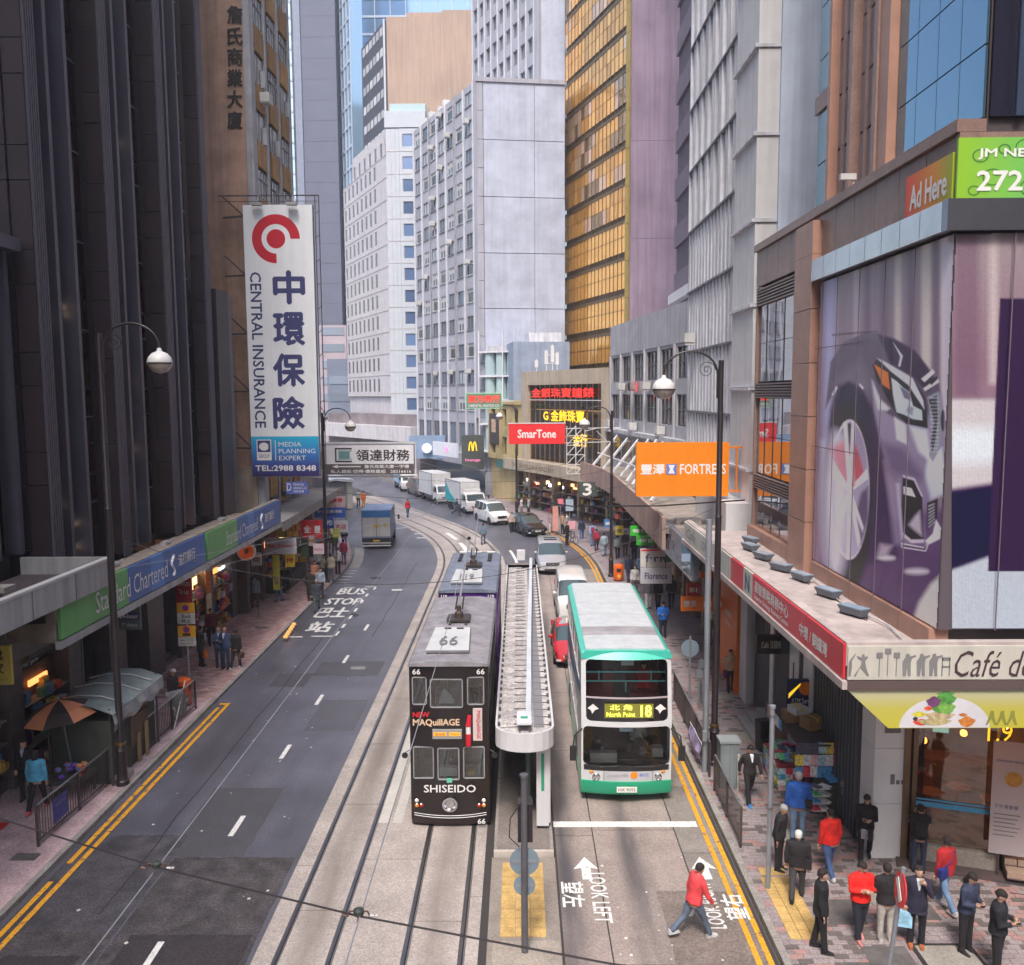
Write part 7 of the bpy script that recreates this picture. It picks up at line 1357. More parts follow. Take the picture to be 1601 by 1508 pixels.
    if shirt:
        MB().add([UU(-.05,-.13,1.44),UU(.05,-.13,1.44),UU(.012,-.162,1.26),UU(-.012,-.162,1.26)],[(0,3,2,1)]).add([UU(-.045,-.132,1.44),UU(.045,-.132,1.44),UU(.05,-.09,1.49),UU(-.05,-.09,1.49)],[(0,1,2,3)]).add([UU(-.045,-.11,1.44),UU(.045,-.11,1.44),UU(.0,-.12,1.22),UU(-.02,-.12,1.22)],[(0,1,2,3)]).build('shirt',cloth(shirt),t)
    # shoes
    sm=cloth(shoes)
    for a,k,n,sd in legs:
        z=n.z-.0; o=Vector((n.x,n.y,n.z-.075*s))
        MB().loft([[o+Vector((x*.042*s,y,zz)) for x,y,zz in r] for r in ([(-1,.07,0),(1,.07,0),(1.15,-.1,0),(.7,-.19,0),(-.7,-.19,0),(-1.15,-.1,0)],[(-1,.07,.05),(1,.07,.05),(1.05,-.1,.05),(.6,-.18,.035),(-.6,-.18,.035),(-1.05,-.1,.05)],[(-.8,.06,.1),(.8,.06,.1),(.8,-.03,.1),(.5,-.08,.07),(-.5,-.08,.07),(-.8,-.03,.1)])]).build('shoe',sm,t,smooth=50)
    # hair
    hm=hairm or HAIRB
    if hair!='bald':
        h=MB(); 
        rr=[]
        for z,r in ((-.03 if hair!='long' else -.2,.09),(.02,.099),(.06,.1),(.1,.077),(.122,.03)):
            ring=[]
            for k in range(14):
                a=2*PI*k/14; y=math.sin(a); fr=-y>.35 and z<.055
                q=r*(.84 if fr else 1.04); 
                if fr and z<.03: q=r*.7
                ring.append(HP(q*.86*math.cos(a),q*y+.012+(.012 if z<0 else 0),z))
            rr.append(ring)
        h.loft(rr); h.build('hair',hm,t,smooth=60)
    if hat: MB().loft([[HP(.098*q*math.cos(2*PI*k/14),.112*q*math.sin(2*PI*k/14)-(.01),z) for k in range(14)] for z,q in ((.045,1.05),(.09,1.08),(.125,.75),(.14,.2))]).loft([[HP(x,-.08-d,.052) for x in (-.07,-.03,.03,.07)]+[HP(x,-.08-d,.045) for x in (.07,.03,-.03,-.07)] for d in (0,.07)]).build('flat_cap',cloth(hat),t,smooth=50)
    if detail==2:
        for sx in (-1,1): MB().ball(HP(sx*.03,-.089,.012),(.011*s,.006*s,.006*s),8,4).build('eye',EYE,t)
        B_=MB().add([HP(x,y,z) for x,y,z in ((-.024,-.0935,-.055),(.024,-.0935,-.055),(.02,-.093,-.063),(-.02,-.093,-.063))],[(0,1,2,3)]); B_.build('mouth',M('lips',(.3,.1,.08)),t)
    # bags
    if bag:
        kind,c,sd=bag; Wr=[a for a in A if a[3]==sd][0][2]
        if kind=='shop': MB().loft([[(Wr.x+x,Wr.y+y,Wr.z+z) for x,y in ((-.14,-.05),(.14,-.05),(.14,.05),(-.14,.05))] for z in (-.47,-.13)]).tube([(Wr.x-.08,Wr.y,Wr.z-.13),(Wr.x,Wr.y,Wr.z-.06),(Wr.x+.08,Wr.y,Wr.z-.13)],.006,5).build('carrier_bag',cloth(c),t)
        if kind=='plastic': MB().loft([[(Wr.x+x*q,Wr.y+y*q,Wr.z+z) for x,y in ((-.11,-.07),(.0,-.1),(.11,-.07),(.12,.06),(0,.09),(-.12,.06))] for z,q in ((-.42,.7),(-.33,1.0),(-.22,.8),(-.08,.2))]).build('carrier_bag',cloth(c),t,smooth=60)
        if kind=='shoulder':
            p=UU(sd*.2,.12 if sd>0 else .1,.98); MB().loft([[(p.x+x,p.y+y,p.z+z) for x,y in ((-.11,-.04),(.11,-.04),(.11,.05),(-.11,.05))] for z in (-.12,.08)]).tube([UU(-sd*.1,.12,1.42),(UU(0,.15,1.2)),p+Vector((0,0,.08))],.014,6).tube([UU(-sd*.1,-.1,1.43),UU(0,-.155,1.2),p+Vector((0,-.06,.08))],.014,6).build('shoulder_bag',cloth(c),t)
        if kind=='pack': 
            p=UU(0,.2,1.22); MB().loft([[(p.x+x*q,p.y+y,p.z+z) for x,y in ((-.14,-.07),(.14,-.07),(.12,.07),(-.12,.07))] for z,q in ((-.2,.9),(0,1.05),(.18,.8))]).build('backpack',cloth(c),t,smooth=40)
        if kind=='hand': MB().loft([[(Wr.x+x,Wr.y+y,Wr.z+z) for x,y in ((-.05,-.16),(.05,-.16),(.05,.16),(-.05,.16))] for z in (-.4,-.18)]).tube([(Wr.x,Wr.y-.08,Wr.z-.18),(Wr.x,Wr.y,Wr.z-.07),(Wr.x,Wr.y+.08,Wr.z-.18)],.01,5).build('handbag',cloth(c),t)
    if 'phone' in arms and detail==2:
        Wr=[a for a,mo in zip(A,arms) if mo=='phone'][0]; q=Wr[2]; MB().box(q.x-.035-Wr[3]*.05,q.x+.035-Wr[3]*.05,q.y-.14,q.y-.02,q.z+.035,q.z+.045).build('phone',blackp,t)
    return t
G1='people on the near east pavement'
person((3.62,17.2),1.9,'person in a red jacket crossing the bus lane with a white plastic bag',(.68,.06,.07),(.1,.13,.19),walk=.42,arms=('swing','down'),shoes=WHT,bag=('plastic',(.6,.65,.7),1),lean=.16,look=.25,detail=2,H=1.62,fat=1.12,coat=.8)
person((6.3,23.0),.15,'person in a dark suit and white shirt walking alone past the grey cabinet',(.022,.017,.02),BLK,walk=.3,arms=('back','swing'),shoes=(.05,.2,.5),shirt=(.6,.63,.7),look=.5,detail=2,H=1.68)
person((6.97,20.95),PI-.1,'person seen from behind in a bright blue jacket and jeans by the news stall',(.02,.1,.42),(.16,.25,.4),arms=('down','down'),bag=('shoulder',BLK,-1),detail=2,H=1.72,fat=1.18,hairm=HAIRG)
person((6.1,19.6),1.0,'grey haired person in a black jacket with red shoulders beside the kerb',BLK,BLK,hairm=HAIRG,H=1.62,detail=2,lean=.12,look=.3,fat=1.1)
person((6.15,18.4),PI-.35,'white haired person from behind with a black shoulder bag on the yellow plates',BLK,(.045,.045,.05),hairm=HAIRW,H=1.63,walk=.22,bag=('shoulder',BLK,-1),detail=2,fat=1.15)
person((7.2,19.35),PI+.25,'person from behind in a red jacket and jeans walking toward the news stall',(.7,.02,.015),(.05,.09,.22),walk=.25,shoes=WHT,H=1.62,detail=2,fat=1.15)
person((8.3,20.0),-.35,'person with dark hair in a black coat looking at a phone by the marble pier',BLK,BLK,hair='long',arms=('phone','phone'),skirt=((.35,.35,.4),.62),walk=.2,bag=('hand',BLK,1),look=.45,detail=2,H=1.63)
person((6.05,16.6),1.3,'person in a black suit and white collar standing at the kerb facing right',(.012,.012,.018),(.012,.012,.016),shirt=(.6,.6,.62),H=1.72,detail=2,coat=.76,look=.1,walk=.1)
person((6.98,16.95),.05,'person with folded arms in a bright red jacket and dark jeans',(.75,.015,.012),(.02,.022,.035),arms=('fold','fold'),shoes=(.5,.2,.2),hair='short',look=.5,H=1.68,detail=2,walk=.12,fat=1.1,cross=.03)
person((7.48,16.9),PI+.1,'person from behind in a black jumper and pale trousers',BLK,(.42,.39,.37),H=1.68,detail=2,shoes=(.45,.45,.45),arms=('down','phone'),fat=1.1)
person((8.05,16.75),-.3,'person in a navy coat holding a pale blue shopping bag',(.02,.018,.04),(.012,.012,.02),H=1.68,detail=2,arms=('down','face'),bag=('shop',(.3,.55,.75),-1),shirt=(.4,.42,.45),shoes=(.35,.1,.03),coat=.72)
person((9.25,18.05),PI+.35,'person from behind in a dark red jacket and light jeans with a blue bag',(.38,.015,.02),(.15,.25,.42),walk=.32,shoes=WHT,bag=('shoulder',(.02,.03,.2),1),H=1.6,detail=2)
person((8.95,16.55),.5,'person in a navy waistcoat with grey sleeves bending over a phone',(.03,.04,.08),BLK,arms=('phone','phone'),look=.55,lean=.1,H=1.68,detail=2,hair='long')
person((9.2,15.85),.9,'person in a black top typing on a phone at the bottom right corner',(.012,.014,.022),BLK,arms=('phone','phone'),look=.6,H=1.7,detail=2,fat=1.1)
person((9.35,19.5),PI-.3,'person in black with a backpack at the cafe door seen from behind',BLK,(.03,.04,.08),arms=('face','face'),bag=('pack',BLK,1),H=1.66,detail=2)
person((7.95,23.3),PI-.4,'person in dark brown reading the magazines at the news stall',(.05,.025,.03),BLK,H=1.64,detail=1,look=.4,fat=1.15)
person((8.5,22.6),1.8,'seated news vendor bending over papers beside the stall',(.12,.1,.1),BLK,H=1.5,detail=1,lean=.5,arms=('reach','reach'))
person((7.95,32.0),0,'person in a beige jacket carrying a purple bag and drinking',(.45,.33,.2),(.03,.025,.04),arms=('hip','face'),bag=('hand',(.1,.02,.12),-1),H=1.62,detail=1,walk=.15)
person((6.6,39.3),.05,'person in a bright blue anorak behind the bus looking down',(.02,.16,.62),NAVY,arms=('phone','phone'),look=.5,H=1.65,fat=1.15)
for i,(x,y,top,bot,lab,w,rt) in enumerate(((1013,952,(.12,.13,.15),WHT,'person from behind in grey with white trousers under the lower white sign',.15,PI),(1028,951,BLK,BLK,'person from behind in black in the middle of the three under the white signs',.3,PI),(1049,950,BLK,BLK,'person from behind in black, rightmost of the three under the white signs',.2,PI),(992,930,WHT,GREY,'person with a cap and white shirt just behind the bus roof',.1,0),(983,911,NAVY,NAVY,'person in navy stepping past the orange litter bin',.35,PI),(1001,911,(.2,.35,.55),NAVY,'person in light blue beside the upper white sign post',.1,PI),(965,873,(.25,.32,.3),BLK,'person in a grey green top near the far east lamp post',.3,PI),(977,868,(.06,.04,.04),BRN,'person in dark brown under the green signs',.1,0),(991,876,BLK,BLK,'person in black standing under the green signs',.1,0),(944,869,(.3,.38,.45),(.2,.3,.42),'person in pale denim walking by the kerb bend',.3,PI),(932,861,(.3,.02,.05),NAVY,'person with a crimson backpack on the far east pavement',.35,PI),(926,853,(.2,.35,.55),JEAN,'person in light blue ahead of the crimson backpack',.2,PI),(909,842,NAVY,(.05,.1,.25),'person in dark blue near the red shop entrance',.2,PI))):
    p=G(x,y,.13); person((p.x,p.y),rt,lab,top,bot,walk=w,H=1.66,bag=('pack',(.35,.02,.06),1) if 'crimson' in lab else None,group='people on the far east pavement')
for x,y,top,bot,lab,rt,w in ((755,851,(.14,.2,.26),(.09,.1,.14),'person in a grey blue jacket walking along the tram track',PI,.3),(637,808,(.6,.03,.05),JEAN,'person in a red top crossing the tram tracks',0.6,.15),(714,806,(.03,.05,.07),(.02,.05,.06),'person in dark green crossing in front of the teal striped truck',1.2,.5),(800,832,(.45,.35,.33),BLK,'person in a pale top standing at the front corner of the dark car',.2,.1),(568,793,(.8,.22,.05),(.75,.3,.1),'worker in orange crouching by the far stair block',.5,0),(560,791,(.5,.5,.48),BRN,'worker in white beside the orange one',.2,.1),(861,833,(.35,.25,.3),(.5,.4,.4),'person in pink by the sign posts at the bend',0,.2)):
    p=G(x,y,.02); person((p.x,p.y,.02),rt,lab,top,bot,walk=w,H=1.66)
for x,y,top,bot,lab,w in ((808,808,BLK,BLK,'person in black among those behind the dark car',.1),(815,806,(.5,.48,.5),GREY,'person in white among those behind the dark car',.1),(826,806,(.3,.3,.36),BLK,'person in grey behind the dark car roof',.1),(879,835,(.45,.25,.15),BLK,'person in tan at the far shop row',.1),(886,833,(.5,.5,.5),GREY,'person in pale grey at the far shop row',.1)):
    p=G(x,y,.13); person((p.x,p.y,.13),rnd.uniform(0,6),lab,top,bot,walk=w,H=1.66,group='shoppers at the far bend')
W1='people on the west pavement'
for x,y,rt,top,bot,lab,kw in ((343,1042,.35,(.06,.1,.2),(.03,.05,.1),'bald person in a blue suit with crossed arms, left of the two suited talkers',dict(hair='bald',arms=('fold','fold'),shirt=(.4,.5,.65))),(353,1045,-.1,(.045,.07,.15),(.03,.05,.1),'balding person in a navy suit between the blue suit and the person with the bag',dict(hair='bald',arms=('phone','down'),shirt=(.6,.65,.75))),(369,1045,PI-.2,BLK,BLK,'person in black with white shoes and a brown handbag, from behind',dict(shoes=WHT,bag=('hand',BRN,-1),walk=.2)),(315,1041,2.4,(.06,.06,.075),(.05,.03,.03),'person in a grey coat carrying an orange bag by the sign pole',dict(bag=('shop',(.8,.2,.03),-1),coat=.6)),(331,1008,.5,(.13,.02,.03),BLK,'person in dark maroon in the bakery doorway',{}),(272,1117,1.3,(.035,.02,.025),(.2,.16,.13),'person in a grey flat cap standing by the orange litter bin',dict(hat=(.4,.38,.36),detail=2,arms=('down','phone'),shoes=(.3,.22,.15))),(60,1266,PI+.1,(.1,.42,.65),BLK,'person from behind with long dark hair in a light blue top',dict(hair='long',walk=.3,detail=2,shoes=(.6,.1,.12))),(42,1250,.1,BLK,BLK,'person in a dark suit and pale shirt facing the one in light blue',dict(shirt=(.4,.42,.5),detail=2)),(399,949,PI,(.2,.26,.32),(.12,.06,.06),'person in grey blue from behind under the round orange lamp sign',dict(walk=.1)),(436,940,PI-.2,(.05,.04,.04),JEAN,'person with a tan rucksack and jeans on the brick pavement',dict(bag=('pack',(.4,.3,.15),1),walk=.2)),(447,928,.3,BLK,BLK,'person in a black and white top by the yellow pillar',dict(walk=.3,shoes=WHT,bag=('hand',BLK,1))),(495,955,.2,(.05,.06,.08),(.07,.1,.1),'balding person in a dark coat stepping off the kerb at the bus stop',dict(walk=.3,hair='bald',coat=.6)),(485,939,PI,(.03,.025,.025),BLK,'person in a long black dress waiting at the bus stop',dict(coat=.4,skirt=(BLK,.3))),(501,934,.1,(.3,.36,.45),BLK,'person in a pale blue top behind the balding one',{}),(517,909,PI,(.5,.45,.35),(.1,.15,.2),'person in a cream jacket and jeans at the bus stop queue',dict(walk=.1)),(508,909,0,(.35,.33,.25),GREY,'person in khaki behind the lamp post',{}),(528,897,PI-.2,(.55,.5,.5),BLK,'person in white and red with an olive bag at the kerb',dict(bag=('shoulder',(.15,.14,.08),1))),(537,882,PI,(.35,.03,.08),(.1,.12,.16),'person in a crimson top near the kerb',{}),(538,856,PI,(.03,.03,.04),(.15,.2,.28),'person in a black coat far along the west kerb',dict(walk=.2)),(523,868,0,(.12,.2,.1),GREY,'person in dark green in the crowd',{}),(506,880,0,(.4,.15,.08),BLK,'person in rust orange in the crowd',{}),(493,922,.4,(.4,.18,.12),BLK,'person with an orange scarf in the bus stop crowd',{}),(513,858,PI,(.5,.42,.1),GREY,'person in mustard in the far crowd',{}),(497,900,.2,(.5,.5,.5),GREY,'person in a white shirt by the shop boards',{})):
    p=G(x,y,.13); person((p.x,p.y,.13),rt,lab,top,bot,group=W1,H=1.67,**kw)
# riders: people inside the trams and the bus
for par,x,y,z,top,lab in ((t66,.62,1.35,3.05-.45,(.45,.42,.4),'rider in pale clothes at the upper right front window of the black tram'),(t66,-.62,1.4,2.6,(.05,.04,.05),'rider in black at the upper left front window of the black tram'),(t66,-.2,.75,.6,BLK,'driver in dark clothes behind the lower middle window of the black tram'),(bt,.45,1.35,.42,WHT,'bus driver in a white shirt behind the windscreen'),(bt,.65,1.45,2.0,(.5,.03,.04),'rider in red on the upper deck of the bus')):
    w=par.matrix_basis@Vector((x,y,z)); a=par.rotation_euler.z
    w=Vector((par.location.x+x*math.cos(a)-y*math.sin(a),par.location.y+x*math.sin(a)+y*math.cos(a),z))
    person((w.x,w.y,w.z if 'deck' in lab or 'window' in lab else z),a,lab,top,BLK,H=1.5 if z>2 else 1.62,arms=('reach','reach') if 'driver' in lab else ('down','down'),look=.2)
flush_bodies()
# ================================================================ STREET FURNITURE
lampblk=M('lamp_black',(.022,.016,.02),rough=.4,coat=.2,var=.1)
def lamp(loc,rot,h,label):
    t=thing('street_lamp',label,'street lamp',loc,rot,'old style street lamps')
    MB().lathe([(.19,0),(.19,.12),(.15,.16),(.14,1.0),(.17,1.05),(.13,1.12),(.12,1.25),(.1,1.3),(.095,h*.62),(.11,h*.62+.05),(.085,h*.62+.1),(.08,h),(.0,h)],n=14).build('pole',lampblk,t,smooth=35)
    MB().lathe([(.135,1.2),(.14,1.24),(.135,1.28)],n=14).build('collar',M('brass_ring',(.3,.2,.06),rough=.3,metal=.8),t)
    r=.78; arc=[(-.1-r+r*math.cos(a),0,h-.05-.35+r*.85*math.sin(a)) for a in [PI*k/16 for k in range(17)]]
    MB().tube([(-.1,0,h-1.1)]+arc,.032,8).tube([(-.03,0,h-.9),(-.1,0,h-.9)],.03,6).tube([(-.03,0,h-.45),(-.1,0,h-.45)],.03,6).build('arm',lampblk,t,smooth=50)
    sc_=[(-.42+.26*(1-k/26)*math.cos(k*.5),0,h-.28+.26*(1-k/26)*math.sin(k*.5)) for k in range(26)]
    MB().tube(sc_,.012,5).build('scroll',lampblk,t)
    cx=-.1-2*r; MB().lathe([(.33,0),(.34,.03),(.3,.17),(.2,.28),(.08,.33),(.05,.42)],(cx,0,h-.84),18).build('lamp_shade',M('lamp_white',(.68,.68,.68),rough=.35,var=.04),t,smooth=40)
    MB().lathe([(.335,0),(.31,-.1),(.2,-.24),(.0,-.29)],(cx,0,h-.84),18,caps=False).build('lamp_bowl',M('lamp_bowl',(.36,.31,.27),rough=.15,coat=.5,var=.1),t,smooth=50); MB().lathe([(.345,-.02),(.345,.02)],(cx,0,h-.84),18).build('lamp_ring',lampblk,t)
    return t
lamp((5.88,25.5,.13),0,12.2,'tall black street lamp with scrolled arm on the near east pavement beside the bus')
lamp((-11.62,24.2,.13),PI,13.0,'tall black street lamp in front of the dark office tower on the west kerb')
lamp((-11.7,51.6,.13),PI,10.2,'black street lamp rising beside the tall white hanging sign')
lamp((5.62,52.8,.13),0,10.2,'black street lamp by the orange litter bin on the far east pavement')
p=path(77,9.0,.13); lamp((p.x,p.y,.13),.42,10,'distant street lamp before the cream yellow block')
p=path(84,-8.8,.13); lamp((p.x,p.y,.13),PI+.42,10,'distant street lamp behind the finance sign')
galv=M('galvanised',(.3,.33,.38),rough=.45,metal=.5,var=.15); signback=M('sign_back',(.22,.29,.36),rough=.5,metal=.3,var=.12)
t=thing('signal_post','grey blue service post standing against the near east street lamp','post',(5.5,25.0,.13)); MB().lathe([(.09,0),(.09,7.6),(.0,7.62)],n=12).build('post',galv,t,smooth=40); MB().box(-.12,.0,-.2,-.08,1.0,1.3).build('junction_box',galv,t)
t=thing('traffic_signal','grey signal pole with two round sign backs on the central refuge','traffic signal',(.06,16.6,.04))
MB().lathe([(.16,0),(.16,.04),(.07,.06),(.065,3.75),(.085,3.76),(.085,3.82),(.0,3.83)],n=14).build('pole',M('pole_dark',(.13,.13,.15),rough=.45,metal=.4,var=.25),t,smooth=40)
for z,r in ((1.95,.3),(1.44,.22)): MB().lathe([(r,0),(r,.02)],n=26).build('sign_disc',signback,t,(0,.09,z),(PI/2,0,0)); MB().box(-r*.8,r*.8,.06,.085,z-.03,z+.03).build('sign_bracket',galv,t)
MB().box(-.13,.17,.08,.42,2.35,3.15).build('signal_head',lampblk,t)
for z in (2.5,2.75,3.0): MB().lathe([(.1,0),(.1,.1)],n=12).build('signal_visor',lampblk,t,(.02,.43,z),(-PI/2,0,0))
MB().tube([(-.08,0,3.2),(-.28,.0,2.9),(-.3,0,2.5),(-.1,0,2.3)],.012,6).build('cable',blackp,t)
t=thing('pole','plain silver pole at the kerb in front of the news stall','pole',(5.62,18.8,.13)); MB().lathe([(.055,0),(.055,4.25),(.075,4.26),(.075,4.32),(0,4.33)],n=12).build('tube',galv,t,smooth=40)
for z in (1.9,4.05): MB().lathe([(.065,z),(.065,z+.05)],n=12).build('clamp_band',steel,t)
t=thing('no_entry_sign','leaning pole with a red and white no entry disc seen almost edge-on','sign',(6.3,14.3,.13)); t.rotation_euler=(0,.1,0)
MB().lathe([(.04,0),(.04,3.1),(0,3.11)],n=10).build('pole',galv,t,smooth=40); T=Matrix.Rotation(R(72),4,'Z')
a=R(-97); MB().lathe([(.3,0),(.3,.015)],n=28).build('red_disc',M('sign_red'),t,(-.02,-.05,2.72),(PI/2,0,a)); B('white_bar',wht,-.2,.2,-.012,-.003,-.06,.06,t); KIDS[t.name][-1].location=(-.045,-.045,2.72); KIDS[t.name][-1].rotation_euler=(0,R(45),a)
t=thing('road_sign','round grey blue sign back on a thin post behind the east railing','sign',(6.05,30.2,.13)); MB().lathe([(.035,0),(.035,2.65),(0,2.66)],n=8).build('post',galv,t); MB().lathe([(.32,0),(.32,.02)],n=26).build('sign_disc',signback,t,(0,.04,2.2),(PI/2,0,0))
for x,y,h,lab in ((1095,1100,1.7,'thin grey post behind the east railing left of the lamp'),(1092,1108,1.5,'second thin grey post behind the east railing')):
    p=G(x,y,.13); t=thing('post',lab,'post',(p.x,p.y,.13)); MB().lathe([(.04,0),(.04,h),(0,h)],n=8).build('tube',galv,t); B('small_plate',galv,-.12,.12,-.06,-.04,h-.35,h-.05,t)
t=thing('control_cabinet','grey metal traffic control cabinet at the end of the east railing','cabinet',(5.95,24.0,.13)); B('body',M('cabinet_grey',(.2,.23,.25),rough=.5,var=.15,streak=.2),-.27,.27,-.2,.25,0,1.35,t); B('lid',M('cabinet_top',(.26,.29,.31),rough=.5),-.3,.3,-.23,.28,1.35,1.42,t); B('door_seam',blackp,-.003,.003,-.203,-.2,.1,1.3,t); MB().tube([(.2,-.35,0),(.2,-.35,1.1)],.03,8).build('white_pipe',M('ac_white'),t)
t=thing('speaker_bin','black upright bin against the pavement by the stone steps','bin',(*G(1192,1172,.13)[:2],.13),.3); MB().loft([[(x*q,y*q,z) for x,y in ((-.2,-.16),(.2,-.16),(.2,.16),(-.2,.16))] for z,q in ((0,.9),(.9,1.0),(.95,1.06),(1.0,.9))]).build('body',blackp,t); MB().box(-.22,.0,-.3,-.16,.2,.45).build('tray',blackp,t)
def bin_(loc,label,rot=0):
    t=thing('litter_bin',label,'litter bin',loc,rot,'orange litter bins')
    MB().lathe([(.27,.06),(.3,.1),(.31,.55)],n=18).build('drum',M('bin_orange',(.8,.13,.01),rough=.4,coat=.3,var=.08),t,smooth=40); MB().lathe([(.31,.78),(.32,.84),(.29,.95),(.15,1.02),(0,1.03)],n=18).build('lid',M('bin_orange'),t,smooth=40); MB().lathe([(.28,.55),(.28,.78)],n=18).build('slot_band',blackp,t)
    for k in range(4): a=PI/4+k*PI/2; MB().box(-.08,.08,-.02,.02,.53,.8,0,Matrix.Translation((.3*math.cos(a),.3*math.sin(a),0))@Matrix.Rotation(a+PI/2,4,'Z')).build('lid_post',M('bin_orange'),t)
    MB().lathe([(.1,0),(.1,.012)],n=14).build('badge',M('label_yellow'),t,(.0,-.31,.33),(PI/2,0,0)); MB().lathe([(.28,0),(.28,.06)],n=18).build('base',lampblk,t); return t
bin_((5.95,51.6,.13),'orange litter bin beside the far east lamp post'); bin_((-12.35,30.7,.13),'orange litter bin by the person in a flat cap'); p=G(872,832,.13)
# railings
def railing(p0,p1,label,board=None):
    p0=Vector(p0);p1=Vector(p1);d=(p1-p0);L=d.length; t=thing('railing',label,'railing',(p0.x,p0.y,.13),math.atan2(d.y,d.x),'kerb railings'); m=M('railing_metal',(.1,.085,.085),rough=.45,metal=.5,var=.3); mt=M('railing_top',(.34,.34,.36),rough=.35,metal=.7,var=.2)
    n=max(1,round(L/2)); 
    for k in range(n+1): B('post',m,k*L/n-.03,k*L/n+.03,-.03,.03,0,1.06,t)
    for k in range(n): MB().tube([(k*L/n+.03,0,1.07),((k+1)*L/n-.03,0,1.07)],.028,7).build('top_rail',mt,t); B('bottom_rail',m,k*L/n+.03,(k+1)*L/n-.03,-.015,.015,.12,.16,t)
    mb=MB(); k=0
    while k*.115<L: mb.box(k*.115-.008,k*.115+.008,-.008,.008,.16,1.05); k+=1
    mb.build('bars',m,t,kind='stuff')
    return t
railing((-12.15,20.7),(-11.75,30.3),'long dark kerb railing beside the hawker stall on the west side'); railing((5.45,20.6),(5.5,23.7),'short east railing nearest the camera by the grey cabinet'); railing((5.55,24.6),(5.65,31),'east railing running beside the bus behind the lamp post')
t=thing('notice_board','small blue notice fixed to the near end of the west railing','sign',(-12.08,21.6,.13)); B('board',M('notice_blue',(.05,.06,.25),var=.3,scale=10),-.02,.0,-.35,.35,.3,.9,t,loc=(.05,0,0)); text('NOTICE',M('dull_letters'),(.055,0,.75),Y_,Z_,.5,.08,t,'notice_lettering')
t=thing('banner','crumpled purple and white banner tied to the east railing','banner',(5.38,24.9,.3)); MB().loft([[(.0,y,.0+.1*math.sin(y*5)),(-.08+.04*math.sin(y*9),y,.35),(.02,y,.7+.06*math.cos(y*6))] for y in [k*.22 for k in range(9)]],closed=False,caps=False).build('cloth',M('banner_cloth',(.35,.3,.5),var=.6,scale=4),t); MB().tube([(0,0,.7),(0,1.8,.7)],.01,5).build('cord',wht,t)
# ---- hawker stall, parasol, odds and ends on the west pavement
t=thing('hawker_stall','green hawker stall with a plastic sheeted roof behind the west railing','market stall',(-12.75,25.6,.13))
dkgr=M('stall_green',(.06,.07,.06),rough=.6,var=.3,streak=.2); B('cabinet',dkgr,-.9,.85,-1.4,1.6,0,1.9,t)
for x,y in ((-.9,-1.5),(.9,-1.5),(-.9,1.7),(.9,1.7)): MB().tube([(x,y,0),(x,y,2.3)],.03,6).build('pole',stl,t)
MB().loft([[(-1.0,y,2.25+.03*math.sin(y*3)),(-.3,y,2.45),(.4,y,2.42+.03*math.cos(y*4)),(1.1,y,2.2)] for y in [-1.7+k*.25 for k in range(15)]],closed=False,caps=False).build('plastic_roof',M('plastic_sheet',(.22,.27,.28),rough=.25,var=.25,scale=2,coat=.4),t,smooth=60)
for y in (-.9,.2,1.1): MB().tube([(-.95,y,2.36),(-.3,y,2.5),(.4,y,2.47),(1.05,y,2.27)],.02,5).build('roof_batten',M('ac_white'),t)
MB().loft([[(1.08,y,2.2),(1.12+.03*math.sin(y*7),y,1.9),(1.1,y,1.75+.08*math.sin(y*5))] for y in [-1.7+k*.25 for k in range(15)]],closed=False,caps=False).build('plastic_flap',M('plastic_clear',(.3,.33,.35),rough=.2,var=.3,coat=.5),t)
B('shutter',M('stall_brown',(.14,.09,.06),var=.4),.86,.9,-.2,1.0,.6,1.5,t); B('plank',M('plank_wood',(.3,.22,.12)),.95,1.0,.6,.75,0,1.1,t); B('plank',M('plank_wood'),.92,.96,.1,.3,0,.9,t)
t=thing('tarpaulin','crumpled clear plastic tarpaulin hanging at the north end of the railing','tarpaulin',(-11.95,28.3,.13)); MB().loft([[(.1*math.sin(k*1.3),k*.2,.05),(.12+.08*math.cos(k),k*.2+.1,.6),(-.05,k*.2,1.3-.05*k)] for k in range(8)],closed=False,caps=False).build('sheet',M('plastic_clear'),t,smooth=60); MB().tube([(.2,0,0),(.1,1.4,1.25)],.02,5).build('pole',M('ac_white'),t)
t=thing('parasol','orange and black segmented parasol over the snack cart','parasol',(-13.0,24.2,.13)); t.rotation_euler=(.06,-.1,0)
om=M('parasol_orange',(.62,.24,.12),rough=.6,var=.1); bm_=M('parasol_black',(.03,.02,.02),rough=.6)
for k in range(8):
    a0=2*PI*k/8;a1=2*PI*(k+1)/8; rg=[(0,2.62),(.35,2.55),(.7,2.4),(1.02,2.15)]; mb=MB()
    for (r0,z0),(r1,z1) in zip(rg,rg[1:]): mb.quad((r0*math.cos(a0),r0*math.sin(a0),z0),(r1*math.cos(a0),r1*math.sin(a0),z1),(r1*math.cos(a1),r1*math.sin(a1),z1),(r0*math.cos(a1),r0*math.sin(a1),z0))
    mb.build('panel',om if k%2 else bm_,t); MB().tube([(1.02*math.cos(a0),1.02*math.sin(a0),2.14),(.5*math.cos(a0),.5*math.sin(a0),2.45),(0,0,2.58)],.008,4).build('rib',galv,t)
MB().tube([(0,0,0),(0,0,2.7)],.022,8).build('pole',galv,t)
t=thing('snack_cart','small cart of purple and red bagged snacks beneath the parasol','cart',(-12.7,23.5,.13)); B('tray',dkgr,-.45,.45,-.5,.5,.5,.6,t)
for x in (-.4,.4): MB().tube([(x,-.4,0),(x,-.4,.5)],.02,5).tube([(x,.4,0),(x,.4,.5)],.02,5).build('leg',stl,t)
